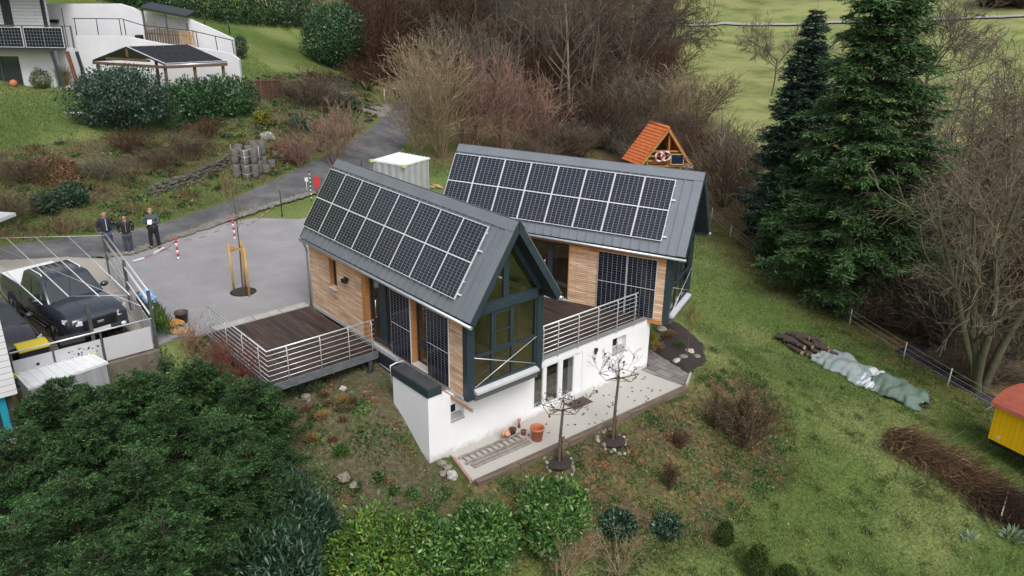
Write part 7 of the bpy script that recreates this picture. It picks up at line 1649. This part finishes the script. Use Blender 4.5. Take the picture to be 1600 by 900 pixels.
# young yard tree and the young tree by the mulch bed
PY = dict(n=[9, 5], seg=[8, 5, 3], ang=[.45, .5], ratio=[.33, .5], wob=[.02, .06, .1], up=[.05, .3, .2], rmin=.006, rr=.5, taper=.3); PY['from'] = [.55, .2]
def young(px, py, h, r, cols, label, seed, p=None, leaves=0):
    p = hit(px, py) if p is None else p; t = thing('young_tree', tuple(p), label, 'tree'); rs = np.random.RandomState(seed); out = []; grow(rs, (0, 0, -.05), (0, 0, 1), h, r, 0, out, PY)
    S = np.array(out); twigs_to('trunk', S[:8], barkM, t, k=6); twigs_to('crown', S[8:], twigM, t, cols=cols, rs=rs)
    if leaves:
        k = rs.choice(len(S) - 8, leaves) + 8; V, F = leaf_quads(S[k, 3:6] + rs.randn(leaves, 3) * .04, rs.randn(leaves, 3), rs.randn(leaves, 3), np.full(leaves, .045), np.full(leaves, .025), .2); np_mesh('leaves', V, F, dryM, col=np.repeat(tints(rs, leaves, BRL, .3), 4, 0), parent=t)
    return t
young(0, 0, 3.7, .035, [(.25, .17, .12), (.20, .14, .10)], 'young bare tree held by three stakes in the gravel yard', 411, p=tb_)
young(1073, 562, 1.75, .025, [(.24, .15, .07), (.30, .19, .09)], 'young tree with a few brown leaves beside the mulch bed', 412, leaves=420)
# two pleached trees below the patio
def pleached(px, py, h, label, seed, lean=0):
    p = hit(px, py); t = thing('pleached_tree', tuple(p), label, 'tree', group='pleached trees below the patio'); rs = np.random.RandomState(seed); out = []
    top = np.array([.03, .05, h]); S0 = [(0, 0, -.1, .02, .0, h * .5, .050, .043), (.02, 0, h * .5, *top, .043, .034)]
    twigs_to('trunk', S0, barkM, t, k=8); ax = np.array([.45, .9, 0]); ax /= np.linalg.norm(ax); bx = np.array([ax[1], -ax[0], 0]); fr = []
    for k in range(5):
        c = top + np.array([0, 0, -.02 + .05 * rs.randn()]); dr = ax * math.cos(k * 1.257) + bx * math.sin(k * 1.257) * .8; e = c + dr * .62 + np.array([0, 0, .08]); fr.append(e); out += [(*c, *((c + e) / 2 + rs.randn(3) * .03), .022, .018), (*((c + e) / 2), *e, .018, .010)]
    for k in range(5): out.append((*fr[k], *fr[(k + 1) % 5], .010, .008))
    PX = dict(n=[5, 3], seg=[4, 3, 2], ang=[.7, .6], ratio=[.5, .5], wob=[.14, .2, .2], up=[.5, .3, .2], rmin=.004, rr=.6, taper=.4); PX['from'] = [.2, .2]
    for k in range(11):
        b0 = out[rs.randint(len(out))] if len(out) < 18 else out[rs.randint(15)]; q = np.array(b0[:3]) + (np.array(b0[3:6]) - np.array(b0[:3])) * rs.rand(); grow(rs, q, np.array([rs.randn() * .6, rs.randn() * .6, .7]), .40 + .35 * rs.rand(), .007, 0, out, PX)
    twigs_to('crown', out, twigM, t, cols=[(.085, .06, .045), (.12, .085, .065), (.06, .045, .035)], rs=rs)
    S = np.array(out); n = 30; k = rs.choice(len(S), n); V, F = leaf_quads(S[k, 3:6], rs.randn(n, 3) + np.array([0, 0, -1.2]), rs.randn(n, 3), np.full(n, .10), np.full(n, .07), .25); np_mesh('dry_leaves', V, F, dryM, col=np.repeat(tints(rs, n, [(.13, .06, .03), (.20, .10, .05), (.09, .045, .03)], .3), 4, 0), parent=t)
    st = thing('tree_stake', tuple(p + np.array([.05, .09, 0])), label.replace('pleached tree', 'stake of the tree'), 'stake', group='stakes of the pleached trees'); b = MB(); b.tube([(0, 0, -.1), (0, 0, .85)], .045, 8); b.build('post', brownw, st, world=False); b = MB(); b.tube([(-.05, -.05, .72), (.0, .0, .72)], .05, 8); b.build('tie', black, st, world=False)
    st['label'] = 'short brown stake tied to the ' + ('left' if seed == 421 else 'right') + ' one of the two pleached trees'
    for k in range(18):
        a = k / 18 * 6.28 + rs.rand() * .2; rr = .42 + .05 * rs.randn(); x, y = p[0] + rr * math.cos(a), p[1] + rr * math.sin(a); b = MB(); s = rs.uniform(.05, .09); b.ball((0, 0, s * .4), (s, s * .8, s * .7), 7, 5, jit=.25, rng=random.Random(k)); o = b.build('stone', stone if k % 4 else stone_pale, origin=(x, y, gz(x, y)), world=False, smooth=False); tag(o, 'small stone in the ring round the foot of the ' + ('left' if seed == 421 else 'right') + ' pleached tree', 'stone', 'ring stones of the %s pleached tree' % ('left' if seed == 421 else 'right'))
    b = MB(); b.lathe([(.38, .005), (.2, .05), (.001, .05)], (0, 0, 0), 16, capb=False); o = b.build('mulch_ring', mul, origin=p + np.array([0, 0, .04]), world=False); tag(o, 'dark mulch inside the stone ring of the ' + ('left' if seed == 421 else 'right') + ' pleached tree', 'mulch ring')
pleached(873, 724, 1.70, 'left pleached tree, trained flat, in front of the patio doors', 421); pleached(957, 690, 2.15, 'right pleached tree, taller, with dry leaves hanging, before the white wall', 422)
# heather and grass clumps of the planted bed
def clump(px, py, r, h, cols, label, seed, name='heather', group=None, n=260, L=.07, Wd=.02, m=None, cat='plant'):
    p = hit(px, py); rs = np.random.RandomState(seed); D = unit(rs.randn(n, 3)); D[:, 2] = abs(D[:, 2]); P = D * np.array([r, r, h]) * (.35 + .65 * rs.rand(n, 1)); V, F = leaf_quads(P, D + np.array([0, 0, .7]) + rs.randn(n, 3) * .3, rs.randn(n, 3), L * (.7 + .6 * rs.rand(n)), np.full(n, Wd), .1)
    o = np_mesh(name, V, F, m or leafM, col=np.repeat(tints(rs, n, cols, .3), 4, 0), origin=p); return tag(o, label, cat, group)
HE = [(.24, .095, .070), (.17, .075, .05), (.30, .15, .10), (.10, .08, .04), (.08, .11, .04)]
for k, (px, py, r) in enumerate(((506, 620, .18), (514, 633, .17), (480, 641, .17), (488, 655, .15), (480, 669, .16), (532, 642, .18), (548, 642, .16), (536, 659, .15), (552, 629, .17), (520, 690, .14), (463, 650, .13))):
    clump(px, py, r, .16, HE, 'low reddish heather cushion in the planted bed below the terrace', 500 + k, group='reddish heather cushions in the bed', n=420, L=.05, Wd=.02)
YE = [(.36, .25, .09), (.28, .18, .07), (.42, .30, .14)]
for k, (px, py, r, h, c, l) in enumerate(((535, 627, .2, .16, YE, 'yellowish low clump among the heather, beside the reddish ones'), (503, 652, .19, .15, YE, 'yellowish low clump in the middle of the heather'), (487, 688, .17, .15, YE, 'orange-tan clump at the lower end of the heather'), (1028, 546, .27, .24, YE, 'tan grass clump in the dark mulch bed, near the path'), (1047, 527, .27, .26, [(.25, .15, .07), (.32, .2, .09)], 'brownish grass clump in the upper right of the mulch bed'), (1017, 531, .16, .24, [(.55, .42, .05), (.42, .34, .05)], 'yellow-leaved plant in the mulch bed against the white wall'), (1062, 543, .2, .2, LAUREL, 'green leafy plant at the right tip of the mulch bed'))):
    clump(px, py, r, h, c, l, 520 + k, 'grass_clump' if k > 2 and k < 5 else 'garden_plant', n=420, L=.12, Wd=.018)
GG = [(.12, .17, .10), (.17, .22, .14), (.08, .13, .07)]
for k, (px, py, r, l) in enumerate(((425, 645, .32, 'grey-green lavender-like clump left in the planted bed'), (492, 610, .26, 'grey-green clump below the edge of the entrance terrace'), (533, 710, .22, 'green clump in the middle of the lower bed'), (470, 612, .24, 'grey-green clump under the terrace corner'))):
    clump(px, py, r, .26, GG if k != 2 else LAUREL, l, 540 + k, 'lavender_clump', 'grey-green clumps in the bed', n=500, L=.13, Wd=.022)
clump(1580, 842, .22, .22, [(.22, .30, .18), (.28, .36, .22)], 'pale mullein-like rosette at the lower end of the brush heap', 560, 'rosette_plant', n=60, L=.3, Wd=.09)
clump(1515, 845, .15, .15, [(.22, .30, .18), (.28, .36, .22)], 'smaller pale rosette on the lawn below the brush heap', 561, 'rosette_plant', n=40, L=.22, Wd=.07)
p = pz(.2, 1.85) + np.array([.1, .35, 0]); rs = np.random.RandomState(9); n = 900; P = np.c_[(rs.rand(n) - .5) * .5, (rs.rand(n) - .5) * 1.6, .05 + .55 * rs.rand(n)] @ rotz(math.atan2(u_[1], u_[0]) + math.pi / 2).T
V, F = leaf_quads(P, rs.randn(n, 3) * .35 + np.array([0, 0, 1]), rs.randn(n, 3), .22 * (.6 + .8 * rs.rand(n)), np.full(n, .03), .1); o = np_mesh('green_plants', V, F, leafM, col=np.repeat(tints(rs, n, LAURELY + HG, .3), 4, 0), origin=p); tag(o, 'narrow bed of fresh green plants behind the side fence, next to the corner post', 'plants', kind='stuff')
c0_ = np.array([.30, -6.5, 1.0]); n = 900; P = rs.randn(n, 3) * np.array([.16, .14, .35]); V, F = leaf_quads(P, rs.randn(n, 3) + np.array([0, 0, .3]), rs.randn(n, 3), .10 * (.6 + .8 * rs.rand(n)), np.full(n, .06), .1); o = np_mesh('ivy', V, F, glossM, col=np.repeat(tints(rs, n, LAUREL_D + HG, .3), 4, 0), origin=c0_); tag(o, 'dark ivy growing up the corner of the concrete wall', 'ivy')
# brush heaps on the lawn
def brush_heap(a, c, w, h, n, label, seed, cols):
    A = hit(*a); C = hit(*c); d = C - A; L = np.linalg.norm(d); d /= L; nx = np.array([-d[1], d[0], 0]); rs = np.random.RandomState(seed); S = []
    for k in range(n):
        f = rs.rand(); s = rs.randn() * .42; q = A + d * f * L + nx * s * w; zz = gz(q[0], q[1]); env = h * max(.1, (1 - min(1, abs(s)) ** 2)) * (.55 + .45 * math.sin(min(f * 3.14, 3.1)))
        a_ = math.atan2(d[1], d[0]) + rs.randn() * .75; ll = .3 + .8 * rs.rand(); v = np.array([math.cos(a_), math.sin(a_), rs.randn() * .30 + .05]); q[2] = zz + env * rs.rand() + .03; m = q + v * ll * .5 + rs.randn(3) * .04; e = q + v * ll + rs.randn(3) * .08
        for z_ in (m, e): z_[2] = max(z_[2], gz(z_[0], z_[1]) + .015)
        r = .006 + .012 * rs.rand() ** 4; S += [(*q, *m, r, r * .8), (*m, *e, r * .8, r * .5)]
    og = (A + C) / 2; S = np.array(S); S[:, :3] -= og; S[:, 3:6] -= og; o = twigs_to('brush_heap', S, twigM, origin=og, cols=cols, rs=rs, var=.35); return tag(o, label, 'brush heap')
HEAP = [(.14, .085, .050), (.19, .12, .07), (.09, .060, .038), (.32, .22, .13)]
brush_heap((1385, 680), (1545, 775), .85, .34, 3000, 'long heap of brown cut branches on the lawn below the tarpaulins', 601, HEAP)
brush_heap((1520, 765), (1612, 822), .70, .32, 2200, 'darker lower heap of cut branches at the right edge, below the wagon', 602, [(.075, .05, .038), (.11, .075, .055), (.05, .035, .028)])
for k, (a, c) in enumerate((((1468, 716), (1513, 741)), ((1560, 822), (1570, 786)))):
    A, C = hit(*a), hit(*c); b = MB(); b.tube([A + np.array([0, 0, .38]), C + np.array([0, 0, .42])], .018, 6); o = b.build('branch', mat('peeled_branch', (.42, .36, .28), .8), origin=A); tag(o, ['pale peeled branch lying on top of the long brown heap', 'pale peeled branch leaning on the darker lower heap'][k], 'branch')
# leaf heap, compost, white-flowering shrub, dry stone wall, plant rings
def leaf_heap(px, py, r, h, cols, label, seed, name='leaf_heap', n=2600, L=.11):
    p = hit(px, py); rs = np.random.RandomState(seed); a = rs.rand(n) * 6.28; q = np.sqrt(rs.rand(n)); P = np.c_[np.cos(a) * q * r[0], np.sin(a) * q * r[1], h * (1 - q ** 2) * (.8 + .3 * rs.rand(n))]; P[:, 2] += hz(P[:, 0] + p[0], P[:, 1] + p[1]) - p[2]
    V, F = leaf_quads(P, rs.randn(n, 3), np.array([0, 0, 1]) + rs.randn(n, 3) * .7, L * (.6 + .8 * rs.rand(n)), np.full(n, L * .6), .2); o = np_mesh(name, V, F, dryM, col=np.repeat(tints(rs, n, cols, .35), 4, 0), origin=p); return tag(o, label, 'heap')
LF = [(.21, .10, .05), (.15, .075, .04), (.28, .15, .08), (.10, .055, .035)]
leaf_heap(448, 246, (1.4, .9), .75, LF, 'heap of rust-brown leaves beside the grey plant rings', 610); leaf_heap(85, 268, (1.7, 1.5), .45, LF + [(.33, .2, .13)], 'heap of fallen reddish leaves sliding down the bank at the left', 611, n=3200)
p = hit(418, 216); clump(418, 218, .42, .4, [(.62, .60, .55), (.50, .47, .42), (.7, .68, .65)], 'small white-flowering shrub above the grey plant rings', 612, 'flowering_shrub', n=700, L=.12, Wd=.08, cat='shrub')
dsw = thing('stone_wall', tuple(hit(300, 285)), 'mossy dry stone wall in the bank above the road', 'stone wall'); rs = np.random.RandomState(31); wl = [hit(238, 306), hit(275, 294), hit(310, 282), hit(345, 266), hit(362, 254)]; wp_ = resample(wl, 64); b = MB(); rg = random.Random(9)
for i, q in enumerate(wp_):
    for z in range(4):
        s = rg.uniform(.06, .15); b.ball((q[0] - .08 * z + rg.uniform(-.08, .08), q[1] + rg.uniform(-.10, .10), gz(q[0], q[1]) + .02 + .13 * z + rg.uniform(-.04, .04)), (s * 1.4, s, s * .55), 7, 5, R=rotz(rg.random() * 6), jit=.25, rng=rg)
b.build('stones', mat('mossy_stone', (.085, .085, .065), .95, var=.5, scale=3, bump=.5), dsw, smooth=False)
ringm = mat('weathered_concrete', (.125, .118, .105), .95, var=.3, scale=4, bump=.4); cg = 0; RB = None
for (px, py, lv) in ((371, 277, 2), (386, 280, 2), (399, 277, 2), (377, 270, 2), (392, 272, 2), (405, 271, 2), (400, 264, 2), (412, 264, 2), (416, 270, 1), (425, 262, 1), (432, 247, 1), (443, 252, 1), (455, 246, 1), (447, 245, 1)):
    p = hit(px, py)
    for z in range(lv):
        if RB is None:
            b = MB(); b.lathe([(.235, 0), (.245, .30), (.235, .32), (.245, .60), (.235, .80), (.18, .80), (.17, .1)], (0, 0, 0), 14); RB = b.build('plant_ring', ringm, origin=p + np.array([0, 0, -.05]), world=False); o = RB
        else: o = RB.copy(); COL.objects.link(o); o.location = p + np.array([0, 0, -.05 + .785 * z])
        o.scale = (.86, .86, .98 if lv == 2 else .6); tag(o, 'grey concrete plant ring in the stack above the road' if lv == 2 else 'short grey plant ring standing alone right of the stack', 'plant ring', 'stacked plant rings' if lv == 2 else 'single plant rings')
p = hit(386, 276); t = thing('wire_cage', tuple(p), 'thin wire cage round the front of the plant ring stack', 'cage')
q4 = [hit(365, 274), hit(386, 284), hit(408, 276)]
for z in (.35, .8, 1.25, 1.6):
    b = MB(); b.tube([q + np.array([0, 0, z]) for q in q4], .011, 5); b.build('wire', zinc, t)
for q in q4:
    b = MB(); b.tube([q, q + np.array([0, 0, 1.65])], .011, 5); b.build('upright', zinc, t)
# stream water and mud behind the fence
def px_sheet(name, pts, m, dz=.05): return draped(name, pxpoly(pts), m, dz, .35)
wm = mat('stream_water', (.05, .05, .055), .12, var=.3, scale=3, bump=.15, bscale=6)
px_sheet('stream', [(1395, 548), (1420, 533), (1455, 538), (1450, 552), (1500, 590), (1560, 622), (1650, 660), (1640, 680), (1540, 632), (1475, 592), (1430, 562), (1405, 560)], wm, .06)
# meadow track
tm = mat('pale_track', (.30, .295, .29), .9, var=.15, scale=.4)
strip('meadow_road', pxpoly([(960, 36.5), (1040, 36.5), (1130, 36), (1300, 34.5), (1450, 31), (1560, 26.5), (1640, 22)]), pxpoly([(960, 40), (1040, 40), (1130, 39.5), (1300, 38), (1450, 34.5), (1560, 30), (1640, 25)]), tm, 120, 3, .25)
# --- ground cover, grass, fallen leaves (uncountable)
def scatter(name, n, region, seed, cols, L, Wd, upr=.8, dz=.0, m=None, clumps=0, dens=None, lay=False):
    rs = np.random.RandomState(seed); x0, y0, x1, y1 = region; X = rs.uniform(x0, x1, n); Y = rs.uniform(y0, y1, n)
    if clumps:
        c = rs.randint(0, clumps, n); cx = rs.uniform(x0, x1, clumps); cy = rs.uniform(y0, y1, clumps); s_ = (.06 + .22 * rs.rand(clumps)); X = cx[c] + rs.randn(n) * s_[c]; Y = cy[c] + rs.randn(n) * s_[c]
    if dens is not None:
        k = rs.rand(n) < dens(X, Y); X, Y = X[k], Y[k]; c = c[k] if clumps else None
    n = len(X); Z = hz(X, Y) + dz + .02
    P = np.c_[X, Y, Z]
    if lay: A = np.c_[rs.randn(n, 2), .15 * rs.randn(n)]; N = np.c_[.35 * rs.randn(n, 2), np.ones(n)]
    else: A = np.c_[rs.randn(n, 2) * .7, np.full(n, upr) + .3 * rs.rand(n)]; N = rs.randn(n, 3)
    V, F = leaf_quads(P, A, N, L * (.5 + rs.rand(n)), Wd * (.6 + .8 * rs.rand(n)), .15); col = tints(rs, n, cols, .3)
    if clumps: col *= (.7 + .6 * rs.rand(clumps))[c][:, None]
    o = np_mesh(name, V, F, m or leafM, col=np.repeat(col, 4, 0)); return tag(o, kind='stuff')
GRS = [(.070, .142, .028), (.105, .18, .040), (.045, .10, .020), (.17, .205, .06)]
outside = lambda polys, mrg=.15: (lambda x, y: np.all([sdist(p_, x, y) > mrg for p_ in polys], 0).astype(float))
OUTP = [YARD, PARK, PATIO, ROADP, [(0, -1.4), (8.1, -2.3), (8.1, 6.9), (0, 4)]]
ofree = outside(OUTP); inlawn = lambda x, y: ofree(x, y) * (sdist(BED, x, y) > .1) * (sdist(WOODR, x, y) > -.3) * (sdist(BANK, x, y) > -.4)
scatter('grass', 150000, (8.5, -8, 24, 24), 701, GRS, .075, .016, dens=inlawn)
scatter('grass', 130000, (8.5, -8, 24, 24), 704, GRS + [(.23, .22, .085), (.05, .10, .03)], .10, .018, dens=inlawn, clumps=1500)
scatter('grass', 45000, (-8, 9, 9, 27), 702, GRS, .10, .022, dens=lambda x, y: inlawn(x, y) * (sdist([(8.2, 6.9), (10, 7), (9.5, 10.6), (5, 10.6)], x, y) > 0))
scatter('grass', 60000, (-42, -12, -13, 16), 703, GRS, .14, .03, dens=ofree)
WEED = [(.05, .125, .028), (.075, .165, .035), (.04, .09, .03), (.12, .18, .05)]
inb = lambda P, m=.15: (lambda x, y: (sdist(P, x, y) < -m).astype(float) * ofree(x, y))
scatter('ground_cover', 16000, (-.5, -8, 9.7, -1.9), 711, WEED, .085, .06, .5, clumps=90, dens=inb(BED, .2))
scatter('ground_cover', 17000, (9.4, -4, 14, 10.5), 712, WEED, .07, .045, .5, clumps=300, dens=lambda x, y: (sdist(BANK, x, y) < .3).astype(float) * ofree(x, y))
scatter('ground_cover', 46000, (-44, -14, -13, 30), 713, WEED + [(.13, .13, .05), (.10, .08, .04)], .16, .10, .6, clumps=700, dens=lambda x, y: (sdist(BANKL, x, y) < 0).astype(float) * ofree(x, y))
DRY = [(.20, .105, .05), (.14, .075, .04), (.28, .17, .09), (.33, .14, .07)]
scatter('dead_grass', 42000, (-44, -14, -13, 30), 714, [(.20, .15, .08), (.15, .10, .055), (.26, .2, .11), (.11, .075, .045)], .30, .022, 1.0, clumps=520, m=dryM, dens=lambda x, y: (sdist(BANKL, x, y) < 0).astype(float) * ofree(x, y))
scatter('dead_grass', 9000, (-30, 20, 6, 45), 715, [(.20, .15, .08), (.15, .10, .055), (.12, .15, .05), (.09, .12, .04)], .35, .03, 1.0, clumps=320, m=dryM, dens=lambda x, y: ofree(x, y))
scatter('ground_cover', 30000, (-44, 2, -15, 30), 716, [(.018, .045, .022), (.03, .065, .03), (.05, .09, .035), (.10, .14, .03)], .17, .12, .5, clumps=260, m=glossM, dens=lambda x, y: (sdist(BANKL, x, y) < 0).astype(float) * ofree(x, y) * (y > 5 + .0 * x))
scatter('fallen_leaves', 9500, (-.5, -8, 14, 10.5), 721, DRY, .075, .06, lay=True, m=dryM, clumps=160, dens=lambda x, y: ((sdist(BANK, x, y) < .3) | (sdist(BED, x, y) < -.1)) * ofree(x, y))
scatter('fallen_leaves', 17000, (-3, 12, 20, 27), 722, DRY + [(.30, .25, .12)], .075, .055, lay=True, m=dryM, dens=lambda x, y: np.clip(1 - np.abs(sdist(WOODR, x, y) - .6) / 2.4, 0, 1))
scatter('fallen_leaves', 2200, (8, -8, 24, 18), 723, DRY + [(.4, .36, .2)], .07, .05, lay=True, m=dryM, dens=ofree)
scatter('fallen_leaves', 5000, (-40, -14, -13, 30), 724, DRY, .13, .10, lay=True, m=dryM, clumps=150, dens=lambda x, y: (sdist(BANKL, x, y) < 0).astype(float) * ofree(x, y))
rs = np.random.RandomState(725); n = 46; P = np.c_[rs.uniform(8.2, 9.6, n), rs.uniform(.4, 6.4, n), np.full(n, .012)]; V, F = leaf_quads(P, np.c_[rs.randn(n, 2), np.zeros(n)], np.c_[.2 * rs.randn(n, 2), np.ones(n)], np.full(n, .10), np.full(n, .075), .15); o = np_mesh('patio_leaves', V, F, dryM, col=np.repeat(tints(rs, n, [(.10, .05, .03), (.16, .08, .045), (.06, .035, .025)], .3), 4, 0)); tag(o, kind='stuff')
EXPOSURE = 0.60
# ------------------------------------------------------------------ camera, sky, sun
cd = bpy.data.cameras.new('camera'); cam_o = bpy.data.objects.new('camera', cd); COL.objects.link(cam_o); SC.camera = cam_o
cd.sensor_width = 36; cd.lens = 36 * FPX / 1600; cd.clip_end = 2000; cd.clip_start = .5
cam_o.matrix_world = Matrix(((RT[0], UP[0], -FW[0], CAM[0]), (RT[1], UP[1], -FW[1], CAM[1]), (RT[2], UP[2], -FW[2], CAM[2]), (0, 0, 0, 1)))
SUN_EL, SUN_AZ = R_(52), math.atan2(-.35, 1.0)       # azimuth measured from +x
w_ = bpy.data.worlds.new('World'); SC.world = w_; w_.use_nodes = True; nt = w_.node_tree
sky = nt.nodes.new('ShaderNodeTexSky'); sky.sky_type = 'NISHITA'; sky.sun_disc = False; sky.sun_elevation = SUN_EL; sky.sun_rotation = math.pi / 2 - SUN_AZ
sky.dust_density = 4; sky.air_density = 1.2
hs = nt.nodes.new('ShaderNodeHueSaturation'); hs.inputs['Saturation'].default_value = .28
lnk(nt, sky.outputs[0], hs.inputs['Color']); lnk(nt, hs.outputs[0], nt.nodes['Background'].inputs['Color'])
nt.nodes['Background'].inputs['Strength'].default_value = .12
sl = bpy.data.lights.new('sun', 'SUN'); sl.energy = .9; sl.angle = R_(25); sl.color = (1, .97, .93)
so_ = bpy.data.objects.new('sun', sl); COL.objects.link(so_)
dv = Vector((-math.cos(SUN_EL) * math.cos(SUN_AZ), -math.cos(SUN_EL) * math.sin(SUN_AZ), -math.sin(SUN_EL)))
so_.rotation_euler = dv.to_track_quat('-Z', 'Y').to_euler(); so_.location = (20, -10, 60)
SC.view_settings.view_transform = 'Standard'; SC.view_settings.look = 'None'; SC.view_settings.exposure = EXPOSURE; SC.view_settings.gamma = 1
SC.render.engine = 'CYCLES'; SC.cycles.use_denoising = True; SC.cycles.max_bounces = 6; SC.cycles.transparent_max_bounces = 12
SC.cycles.diffuse_bounces = 3; SC.cycles.glossy_bounces = 3; SC.cycles.use_adaptive_sampling = False
